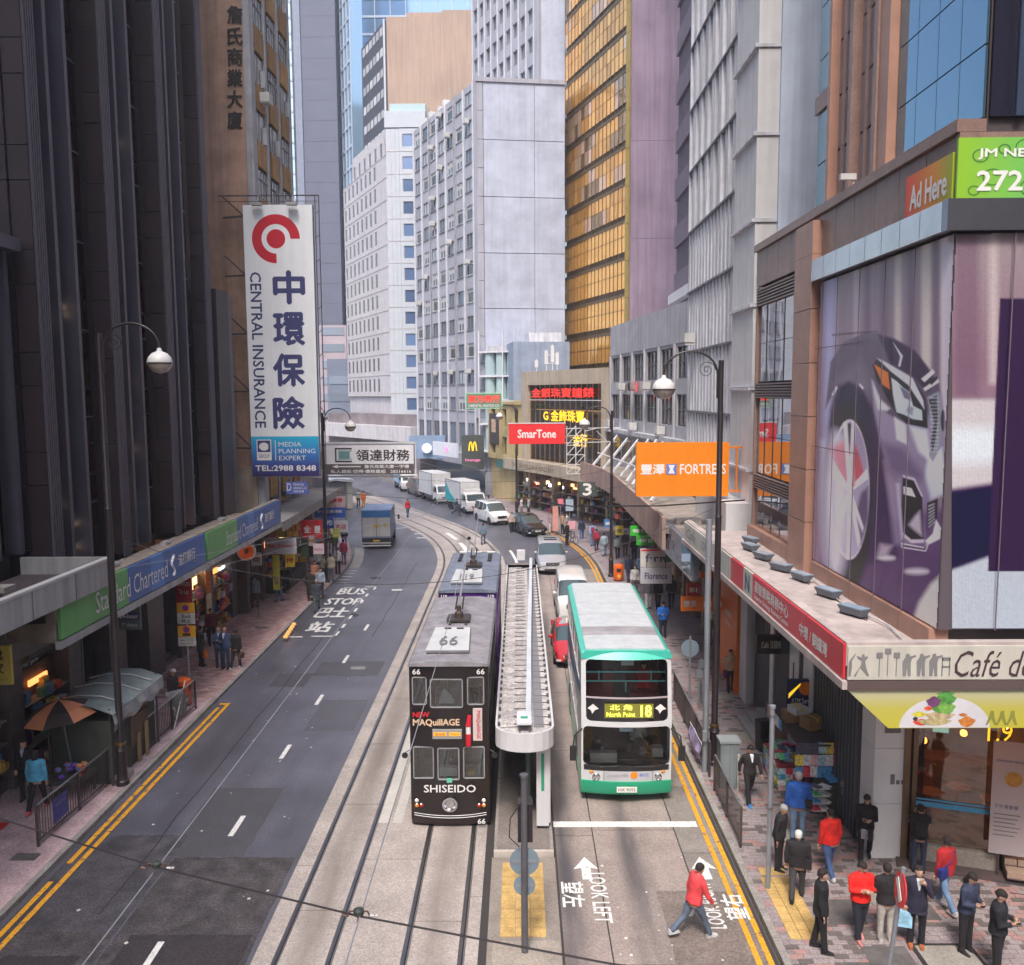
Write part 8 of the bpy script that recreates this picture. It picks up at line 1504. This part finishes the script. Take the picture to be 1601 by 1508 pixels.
for k in range(16): MB().ball((rnd.uniform(-.35,.35),rnd.uniform(-.4,.4),.66+rnd.random()*.2),(.1,.08,.07),7,5).build('packet',M('pack_%d'%(k%4),[(.1,.04,.3),(.5,.05,.04),(.15,.15,.4),(.5,.25,.1)][k%4],var=.3,scale=20),t)
t=thing('concrete_block','pale concrete block with a crushed plastic bottle on the west kerb','concrete block',(-11.75,24.6,.13)); MB().loft([[(x*q,y*q,z) for x,y in ((-.16,-.3),(.16,-.3),(.16,.3),(-.16,.3))] for z,q in ((0,1),(.2,.92))]).build('block',M('block_pale',(.4,.37,.33),rough=.9),t); 
t=thing('bottle','crushed clear plastic bottle on the pale concrete block','bottle',(-11.75,24.6,.36)); MB().tube([(-.05,-.1,.03),(0,0,.05),(.03,.12,.03)],[.045,.03,.02],8).build('body',M('plastic_clear'),t)
# ---- signs around the west pavement
def board(name,label,c,w,h,col,body='',tc=None,th=.3,frame=None,parent=None,depth=.1,tw=.8,cat='sign',rot=0):
    t=thing(name,label,cat,c,rot); key='bd_%02x%02x%02x'%tuple(int(q*255) for q in col); B('sign_box',M(key,col,rough=.5,var=.12,scale=3),-w/2,w/2,0,depth,-h/2,h/2,t)
    if frame: 
        for x0,x1,z0,z1 in ((-w/2,w/2,h/2,h/2+.05),(-w/2,w/2,-h/2-.05,-h/2),(-w/2-.05,-w/2,-h/2-.05,h/2+.05),(w/2,w/2+.05,-h/2-.05,h/2+.05)): B('rim',M('rimc%d'%int(frame[0]*99),frame),x0,x1,-.02,depth,z0,z1,t)
    if body: text(body,tc or wht,(0,0,0),X_,Z_,w*tw,h*th,t,'sign_lettering',weight=.02)
    return t
p=AX(70,980,-13.0); t=board('hanging_sign','backlit yellow hanging lightbox sign under the pale grey canopy at the left',(-13.2,20.9,4.75),1.05,1.0,(.5,.4,.06)); kb=M('black_characters')
text('速遞',kb,(0,0,.27),X_,Z_,.7,.26,t,'sign_character',weight=.02); text('到家',kb,(0,0,-.08),X_,Z_,.7,.28,t,'sign_character',weight=.02); text('TEL:2815 3300',M('olive_print'),(0,0,-.36),X_,Z_,.85,.1,t,'sign_lettering'); MB().tube([(-.4,.05,.5),(-.4,.05,1.1)],.015,5).tube([(.4,.05,.5),(.4,.05,1.1)],.015,5).build('hanger',stl,t)
t=board('hanging_sign','small dark sign with green and white bands reading 24-hour under the bank fascia',(-12.75,27.6,4.25),.72,.9,(.1,.14,.15)); B('band',navy,-.36,.36,-.012,0,-.12,.14,t); text('24-hour',wht,(0,-.013,.01),X_,Z_,.6,.15,t,'sign_lettering',weight=.03); B('green_leaf',bank_green,-.1,.25,-.012,0,.2,.4,t); text('7 days',wht,(0,-.0,-.3),X_,Z_,.5,.14,t,'sign_lettering')
t=thing('parking_sign','pole with two yellow and white no-stopping plates on the west pavement','sign',(-12.45,31.6,.13)); MB().tube([(0,0,0),(0,0,3.6)],.035,8).build('pole',galv,t)
py_=M('plate_amber',(.7,.36,.02),rough=.5,var=.08); pw_=M('ac_white')
for z0,z1,m in ((3.22,3.6,py_),(2.8,3.2,pw_),(2.3,2.72,py_),(1.95,2.28,pw_)): B('plate',m,-.33,.33,-.05,-.035,z0,z1,t)
for z in (3.41,2.58): MB().lathe([(.13,0),(.13,.01)],n=18).build('blue_disc',M('sign_navy',(.08,.04,.25)),t,(0,-.05,z),(PI/2,0,0)); MB().lathe([(.13,0),(.13,.014),(.1,.014),(.1,0)],n=18,caps=False).build('red_ring',M('sign_red'),t,(0,-.05,z),(PI/2,0,0))
text('End',kb,(0,-.05,3.09),X_,Z_,.3,.13,t,'plate_lettering',weight=.02); text('終止',kb,(0,-.05,2.91),X_,Z_,.36,.13,t,'plate_lettering'); text('am 7-10',kb,(0,-.05,2.19),X_,Z_,.5,.1,t,'plate_lettering'); text('pm 4-7',kb,(0,-.05,2.04),X_,Z_,.45,.1,t,'plate_lettering'); B('lorry_print',kb,-.16,.14,-.054,-.05,2.34,2.44,t)
t=board('banner','long red vertical banner reading offices to let beside the bakery',(-12.75,32.2,3.95),.6,1.5,(.42,.03,.05)); text('OFFICES',wht,(0,0,.35),X_,Z_,.5,.15,t,'banner_lettering'); text('To Let',wht,(0,0,.05),X_,Z_,.38,.18,t,'banner_lettering')
t=thing('hanging_sign','round orange lamp-like sign with a pale rim under the bank canopy','sign',(-12.75,39.9,4.15)); MB().lathe([(.38,0),(.38,.12)],n=24).build('orange_disc',M('disc_orange',(.75,.14,.02),var=.2),t,(0,0,0),(PI/2,0,0)); MB().lathe([(.38,-.01),(.43,-.02),(.43,.14),(.38,.13)],n=24,caps=False).build('pale_rim',M('rim_white'),t,(0,0,0),(PI/2,0,0)); MB().ball((0,-.14,0),(.1,.03,.12),8,5).build('emblem',M('rust'),t); MB().tube([(0,0,.4),(0,0,.7)],.02,5).build('hanger',stl,t)
BD=[('white and red shop board beside the end of the bank canopy',(413,841,463,866),46.0,(.42,.42,.45),'找換公司 MONEY',(.5,.02,.02)),('yellow square board hanging below the white and red one',(445,866,460,886),46.5,(.75,.55,.02),'押',(.5,.02,.02)),('bright orange yellow banner under the low arcade',(430,812,449,840),47.5,(.5,.38,.03),'',None),('second orange yellow banner with a slanted fold',(449,812,465,838),48.2,(.8,.42,.02),'33',(.4,.1,.02)),('large red board with white characters 金豐 above the crowd',(471,813,504,841),49.5,(.6,.02,.03),'金 豐',(.8,.8,.8)),('white price board under the red one',(482,838,492,853),49.3,(.5,.45,.42),'特價',(.4,.05,.05)),('blue oval lozenge board next to the lamp post',(504,808,521,826),53,(.04,.07,.35),'OPD',(.8,.8,.8)),('small white board right of the blue lozenge',(522,814,543,832),54,(.55,.53,.57),'名店',(.5,.1,.1)),('wide pink and blue letting board above the crowd',(490,776,540,809),58.5,(.6,.45,.48),'',None),('blue advertising board with a letter D above the arcade',(446,753,482,772),47.0,(.08,.12,.4),'',None),('small white board with a swirl low on a post',(392,864,408,884),43.0,(.42,.4,.42),'@',(.1,.03,.03)),('yellow upright pillar panel in the crowd',(425,868,437,922),46.4,(.55,.5,.03),'',None),('pink leaflet board over the crowd',(489,850,506,866),48.5,(.55,.45,.5),'sale',(.6,.1,.2)),('green shop board deep in the arcade',(470,842,481,870),50.5,(.1,.2,.12),'',None),('yellow flower coloured board by the lamp post',(519,826,530,840),53.5,(.5,.5,.06),'',None)]
for lab,(x0,y0,x1,y1),Y,c,tx_,tc in BD:
    a=AY(x0,y0,Y); b_=AY(x1,y1,Y); w=b_.x-a.x; h=a.z-b_.z
    t=board('shop_sign',lab,((a.x+b_.x)/2,Y,(a.z+b_.z)/2),w,h,c,tx_,M('tc%d%d'%(int(tc[0]*9),int(tc[1]*9)),tc,var=0) if tc else None,.4 if len(tx_)<4 else .25)
    z0=(a.z+b_.z)/2
    if 'pillar' in lab or 'post' in lab: MB().tube([(0,.12,-z0+.13),(0,.12,0)],.03,6).build('post',stl,t)
    else: MB().tube([(-w*.4,.06,h/2),(-w*.4,.06,max(h/2+.2,4.5-z0))],.018,5).tube([(w*.4,.06,h/2),(w*.4,.06,max(h/2+.2,4.5-z0))],.018,5).build('hanger',stl,t)
    if 'letting' in lab: B('blue_half',M('sign_blue',(.03,.12,.5)),-w/2+.01,w/2-.01,-.012,0,-h/2+.01,-.02,t); text('43 佐敦休憩',M('red_letters'),(0,0,h*.32),X_,Z_,w*.8,h*.2,t,'sign_lettering',weight=.03); text('中小企業貸款',wht,(0,-.012,-h*.2),X_,Z_,w*.8,h*.14,t,'sign_lettering')
    if 'letter D' in lab: text('D',wht,(-w*.35,0,.05),X_,Z_,.25,.4,t,'sign_lettering'); text('DRAGON\nADVENTURE\n9638 8348',wht,(w*.14,0,0),X_,Z_,w*.6,h*.75,t,'sign_lettering')
# warm strings of goods at the market: hanging garments
gl=thing('market_stall','market stall of hanging clothes and bags in front of the low arcade','market stall',(-13.9,49.5,.13)); B('table',dkgr,-.6,.5,-1,4,.0,.85,gl)
for k in range(22): 
    c=rnd.choice([(.45,.06,.06),(.5,.42,.3),(.08,.1,.2),(.5,.35,.05),(.35,.35,.36),(.05,.05,.06)]); x,y=rnd.uniform(-.6,.8),rnd.uniform(-1,4); z=rnd.uniform(1.3,2.3); MB().loft([[(x-.18,y,z),(x+.18,y,z),(x+.18,y+.08,z),(x-.18,y+.08,z)],[(x-.22,y,z-.55),(x+.22,y,z-.55),(x+.22,y+.08,z-.55),(x-.22,y+.08,z-.55)]]).build('garment',cloth(c),gl)
for x in (-.6,.7): MB().tube([(x,-1,0),(x,-1,2.4),(x,4,2.4),(x,4,0)],.02,5).build('rack',stl,gl)
# ---- news stall on the east side
t=thing('news_stall','news stall crammed with magazines under a dark awning on the east pavement','market stall',(8.2,23.4,.13))
B('awning',M('awning_dark',(.07,.055,.05),var=.3),-.75,.6,-.9,1.6,1.8,1.86,t)
for x,y in ((-.7,-.8),(-.7,1.5)): MB().tube([(x,y,0),(x,y,1.85)],.025,6).build('pole',M('ac_white'),t)
B('table',M('stall_red',(.25,.04,.05)),-.9,.5,.3,1.9,0,.75,t); B('table',dkgr,-.1,.5,-1.2,.3,0,.9,t); B('back_board',dkgr,.5,.56,-1.2,1.9,0,2.2,t)
pal=[(.7,.06,.1),(.75,.75,.78),(.1,.35,.65),(.75,.6,.12),(.15,.5,.22),(.75,.45,.5),(.1,.1,.16),(.45,.65,.75)]
mags=[MB().box(-.11,.11,-.15,.15,0,.02).mesh('magazine',M('mag_%d'%k,c,var=.5,scale=14)) for k,c in enumerate(pal)]
for i in range(30): inst('magazine',rnd.choice(mags),t,(-.91-rnd.random()*.02,.4+i%6*.25,.12+i//6*.14),(PI/2-.15,0,PI/2),scale=(1,.5,1))
for i in range(24): inst('magazine',rnd.choice(mags),t,(-.8+i%6*.2,.29,.1+i//6*.16),(PI/2-.1,0,0),scale=(.9,.55,1))
for i in range(16): inst('magazine',rnd.choice(mags),t,(rnd.uniform(-.05,.4),rnd.uniform(-1.1,.2),.91+rnd.random()*.1),(rnd.uniform(-.3,.3),rnd.uniform(-.2,.2),rnd.uniform(-.4,.4)))
for i in range(18): inst('magazine',rnd.choice(mags),t,(-.72+i%6*.2,-.9+rnd.random()*.05,1.75-i//6*.33),(PI/2,0,rnd.uniform(-.2,.2)))
for i in range(56): inst('magazine',rnd.choice(mags),t,(rnd.uniform(-.8,.4),rnd.uniform(.4,1.8),.76+rnd.random()*.14),(rnd.uniform(-.3,.3),rnd.uniform(-.2,.2),rnd.uniform(-.4,.4)))
for i in range(34): inst('magazine',rnd.choice(mags),t,(.47,-1.1+i%11*.27,1.05+i//11*.36),(PI/2-.2,0,PI/2))
for k in range(8): inst('magazine',rnd.choice(mags),t,(-.87+k*.0,.4+k*.19,1.9),(PI/2,0,PI/2))
for z in (.25,.45,.65,.85): B('rack_shelf',M('ac_white'),-.5,-.05,-1.45,-1.15,z,z+.03,t); 
for k in range(8): inst('magazine',mags[1 if k%2 else k%8],t,(-.4+k%2*.24,-1.3,.28+k//2*.2),(0,0,.1*k))
bx=M('cardboard',(.36,.22,.11),rough=.85,var=.15)
for i,(x,y,z,w,l,h_,r_,lab) in enumerate(((.0,.3,1.86,.5,.45,.32,.4,'brown cardboard box nearest the camera on the news stall awning'),(-.35,.85,1.86,.55,.4,.3,.1,'brown cardboard box at the back of the news stall awning'),(-.3,.6,2.18,.42,.42,.2,.3,'pale box with yellow tape on top of the stacked boxes'))):
    o=MB().box(-w/2,w/2,-l/2,l/2,0,h_).build('cardboard_box',bx if i<2 else M('box_white'),None,(8.2+x,23.4+y,.13+z),(0,0,r_),label=lab,cat='box')
    inst('tape',MB().box(-.03,.03,-l/2-.003,l/2+.003,h_-.1,h_+.003).mesh('tape',M('label_yellow')),o)
t=thing('paper_rack','white tiered newspaper rack in front of the news stall','rack',(8.75,21.8,.13),.15)
for k in range(5): B('tier',M('ac_white'),-.3,.3,-.3+k*.1,-.15+k*.1,.15+k*.2,.3+k*.2,t); inst('magazine',mags[(k*3)%8],t,(-.14,-.3+k*.1,.3+k*.2)); inst('magazine',mags[1],t,(.14,-.3+k*.1,.3+k*.2))
B('frame',dkgr,-.33,.33,-.1,.25,0,.15,t); B('side_cabinet',M('pale_white'),.35,.8,-.2,.5,0,.95,t)
# ---- bicycle at the bend
p=G(894,850,.0); t=thing('bicycle','bicycle leaning at the kerb of the bend with its rider','bicycle',(p.x,p.y,.02),.5)
for y in (-.52,.52): MB().tube([(0,y+.33*math.cos(a),.35+.33*math.sin(a)) for a in [2*PI*k/18 for k in range(19)]],.02,5,caps=False).build('wheel',tyre,t)
MB().tube([(0,-.52,.35),(0,-.3,.85),(0,.2,.8),(0,.0,.35),(0,-.3,.8)],.02,5).tube([(0,.0,.35),(0,.52,.35),(0,.2,.8)],.015,5).build('frame',lampblk,t); MB().box(-.08,.08,.12,.35,.88,.94).build('saddle',blackp,t); MB().tube([(-.25,-.25,1.0),(0,-.32,.95),(.25,-.25,1.0)],.015,5).build('handlebar',steel,t)
q=G(886,852,.0); person((q.x,q.y,.02),.9,'person in black standing beside the bicycle at the bend',BLK,BLK,H=1.68)
# posts and signs at the bend
for x,y,lab,c,w,h,z in ((890,838,'pale blue square stop flag on a post at the bend',(.35,.45,.55),.6,.9,2.6),(876,836,'round pink and white sign on a post at the bend',(.7,.2,.25),.45,.45,2.8),(868,835,'tall white and red banner stand at the shop entrance',(.6,.3,.25),.45,2.0,1.4),(893,842,'small pink notice box at the kerb of the bend',(.7,.35,.4),.55,.6,1.2)):
    p=G(x,y,.13); t=board('road_sign',lab,(p.x,p.y,z),w,h,c); MB().tube([(0,.12,-z+.13),(0,.12,h/2)],.035,6).build('post',galv,t)
# ---- stair and pavilion block at the far west kerb
t=thing('stair_block','pale stair enclosure with a curved canopy at the far west kerb','kiosk',(-17.2,86,.1),.45); B('wall',M('pavilion_grey',(.33,.35,.38),streak=.2),-2.5,.3,0,9,0,2.6,t); B('door_panel',M('pavilion_panel',(.22,.26,.32)),.3,.34,.5,2.6,.2,2.3,t); B('pillar',M('cream_board'),-.1,.4,-.5,-.02,0,2.6,t)
MB().loft([[(-3.2,y,2.75),(-1.4,y,3.1),(.5,y,2.9),(.7,y,2.6),(.6,y,2.6),(-1.4,y,2.9),(-3.2,y,2.6)] for y in (-1,9.5)]).build('canopy_roof',M('pavilion_roof',(.5,.53,.57),streak=.2),t)
# ---------------- overhead wires
wire=M('wire',(.03,.025,.03),rough=.6,metal=.3); hgr=M('wire_pale',(.3,.32,.36),rough=.5,metal=.3)
def wireobj(pts,r,label,m=wire): return MB().tube(pts,r,5).build('overhead_wire',m,None,label=label,cat='wire')
wireobj([path(s,-1.25,5.72-.06*math.sin((s%22)/22*PI)) for s in [5+k*1.6 for k in range(55)]],.009,'tram contact wire above the left hand track',hgr)
wireobj([path(s,1.4,5.68-.06*math.sin((s%22)/22*PI)+(.35 if 24<s<40 else 0)) for s in [5+k*1.6 for k in range(55)]],.009,'tram contact wire above the right hand track',hgr)
def span(Y,zl,zm,zr,xl,xr,label,Yr=None,r=.012):
    Yr=Y if Yr is None else Yr; n=14; pts=[]
    for k in range(n+1):
        u=k/n; z=(1-u)*zl+u*zr-4*u*(1-u)*((zl+zr)/2-zm); pts.append((xl+(xr-xl)*u,Y+(Yr-Y)*u,z))
    wireobj(pts,r,label); return pts
wireobj([(-14.6,13.1,6.6),(-6.69,10.6,6.0),(-4.42,9.94,5.72),(-1.82,9.14,5.6),(.98,8.6,5.4),(8.6,6.9,5.6)],.012,'dark pull-off wire crossing the bottom of the view'); span(24.5,7.4,5.9,8.0,-11.7,5.6,'dark span wire from lamp to lamp above the trams',25.2,.01); span(44,6.9,5.9,6.6,-12.3,6.3,'dark span wire over the bus stop box',46,.012); span(53,7,5.9,6.5,-11.7,5.6,'dark span wire beyond the shelter',55,.01); span(64,7.5,5.9,6.8,-14.5,4.9,'dark span wire at the start of the bend',60,.012)
w_=[(8.6,33,7.3),(5.8,36,6.7),(2.5,41,6.05),(.6,45,5.85)]; MB().tube(w_,.03,6).build('overhead_wire',wire,None,label='thick bracket arm reaching from the east wall over the bus lane',cat='wire')
wireobj([(-12.2,24,6.4),(-5,38,5.9),(0.5,50,6.0)],.008,'thin pale stay wire from the west canopy over the road',hgr); wireobj([(-12.2,30,5.0),(-8,40,5.0),(-2,50,5.8)],.008,'lower thin pale stay wire from the bank fascia',hgr)
def fitting(x,y,z,label):
    t=thing('wire_fitting',label,'wire fitting',(x,y,z),0,'overhead wire fittings'); t.scale=(.62,.62,.62); MB().lathe([(.09,0),(.1,.03),(.1,.09),(.05,.12),(0,.12)],n=14).build('insulator',M('insulator',(.035,.045,.04),rough=.3,coat=.4),t)
    MB().tube([(-.3,0,-.01),(-.2,0,-.03),(-.16,0,.06),(-.08,0,.06)],.018,6).tube([(.3,0,-.01),(.2,0,-.03),(.16,0,.06),(.08,0,.06)],.018,6).tube([(0,-.16,-.05),(0,0,.02),(0,.16,-.05)],.014,5).build('clamp',M('clamp_brown',(.1,.05,.035),rough=.5,metal=.3),t); MB().tube([(.2,0,-.02),(.34,0,-.02)],.022,6).build('joint_sleeve',M('ac_white'),t)
fitting(-4.42,9.95,5.72,'overhead wire fitting above the left track in the foreground'); fitting(-1.82,9.14,5.62,'overhead wire fitting above the right track in the foreground'); fitting(-4.45,44.8,5.75,'overhead wire fitting above the word BUS'); fitting(-9.6,78,5.7,'far overhead wire fitting beside the person in red')
flush_bodies()
# ---------------- air: the haze of a humid overcast day
hz=MB().box(-130,110,-40,260,-1.2,131).build('haze',bpy.data.materials.new('haze'),kind='stuff'); hm=hz.data.materials[0]; hm.use_nodes=True; hn=hm.node_tree.nodes; hn.remove(hn['Principled BSDF']); pv=hn.new('ShaderNodeVolumePrincipled'); pv.inputs['Color'].default_value=(.8,.86,1,1); pv.inputs['Density'].default_value=.0006; pv.inputs['Anisotropy'].default_value=.2; hm.node_tree.links.new(pv.outputs[0],hn['Material Output'].inputs['Volume'])

# ---------------- goods, lit panels and pipes in the shop rows
gc=[(.6,.1,.05),(.7,.6,.4),(.1,.25,.45),(.65,.45,.08),(.12,.3,.15),(.6,.6,.62),(.35,.12,.3),(.5,.25,.1)]
gm_=[MB().box(-.5,.5,-.1,.1,0,1).mesh('goods',M('goods_%d'%k,c,var=.5,scale=9)) for k,c in enumerate(gc)]
litm=[MB().box(-.5,.5,-.03,.03,0,1).mesh('lit_panel',M('lit_%d'%k,c,emit=e,var=.3,scale=6)) for k,(c,e) in enumerate((((1,.62,.25),1.3),((.9,.9,1),1.1),((1,.35,.1),.9),((.9,.75,.4),1.2)))]
def fill(nm,label,loc,rot,L,n,lit,zmax=3.0,dep=.5):
    t=thing(nm,label,'shop display',loc,rot); B('shelf_back',M('shelf_brown',(.12,.07,.045),var=.4),0,L,dep,dep+.06,0,zmax,t)
    for z in (.75,1.4,2.05): B('shelf',M('shelf_pale',(.4,.35,.3)),0,L,.1,dep,z,z+.03,t)
    for i in range(n): w=rnd.uniform(.12,.4); h=rnd.uniform(.15,.5); inst('goods',rnd.choice(gm_),t,(rnd.uniform(.3,L-.3),rnd.uniform(.0,dep-.15),rnd.choice((.0,.78,1.43,2.08))),(0,0,rnd.uniform(-.2,.2)),(w,1,h))
    for i in range(lit): inst('lit_panel',rnd.choice(litm),t,(L*(i+.5)/lit,dep-.1,rnd.uniform(2.3,2.75)),(0,0,0),(rnd.uniform(.5,1.1),1,rnd.uniform(.12,.35)))
for k,(y,L) in enumerate(((17.4,2.6),(21.2,2.6),(24.8,2.4),(37.2,2.2),(40.3,3.0))): fill('shop_display','stocked shop display deep under the bank canopy, number %s from the camera'%('one','two','three','four','five')[k] if False else ('dim display window at the far left edge under the pale canopy','dim display window behind the parasol','dim display window behind the plastic roofed stall','stocked bakery shelves beside the hanging poster','stocked shelves just north of the bakery poster')[k],(-14.55,y,.15),PI/2,L,34,3 if k>2 else 1)
for k,(y,L) in enumerate(((48.5,3),(52.2,3),(55.6,3))): fill('shop_display',('bright goods display behind the yellow pillar panel','bright goods display beneath the red board','bright goods display behind the blue lozenge board')[k],(-14.35,y,.12),PI/2,L,40,4)
for k,s0 in enumerate((37,41,45,49,53,57,61)):
    p=path(s0,12.35,.12); h=hdg(s0); fill('shop_display','lit goods display under the pink canopy, '+('nearest the orange shop','second past the orange shop','beneath the two green signs','just past the green signs','level with the far lamp post','next past the far lamp post','last before the bend')[k],(p.x-.2,p.y+3.2,.12),-PI/2+h,3.2,36,4)
for k in range(5):
    u=(k+.5)/5; fill('shop_display',('leftmost','second from the left','middle','fourth from the left','rightmost')[k]+' lit display beneath the beige rounded canopy',(-.5+9.1*(k/5)+.2,87.5-16*(k/5)-.2,.1),math.atan2(-16,9.1),3.2,26,5,3.2,.9)
# street litter and pipes
pp=thing('drain_pipes','grey drain pipes running down the blank flank of the finned block','pipes',(9.6,35.1,0))
for x,z0,z1 in ((4.6,16,50),(7.9,16,44)): MB().tube([(x,-.08,z0),(x,-.08,z1)],.06,6).build('pipe',M('pipe_grey',(.35,.38,.44)),pp)
for x,z in ((2.2,22),(3.4,27.5),(2.8,33),(5.5,30)): B('vent_box',M('pipe_dark',(.1,.1,.12)),x,x+.18,-.1,-.0,z,z+.18,pp)
for k in range(6):
    p=G(446+k*2.6,998-k*4,.13); t=thing('kerb_lamp',('nearest','second','third','fourth','fifth','farthest')[k]+' small amber kerb lamp at the start of the bus box','lamp',(p.x,p.y,.13),0,'amber kerb lamps'); MB().ball((0,0,.08),(.12,.12,.09),8,5).build('globe',M('amber_globe',(.8,.4,.12),emit=.3),t); MB().lathe([(.13,0),(.13,.03)],n=10).build('base',steel,t)
flush_text()
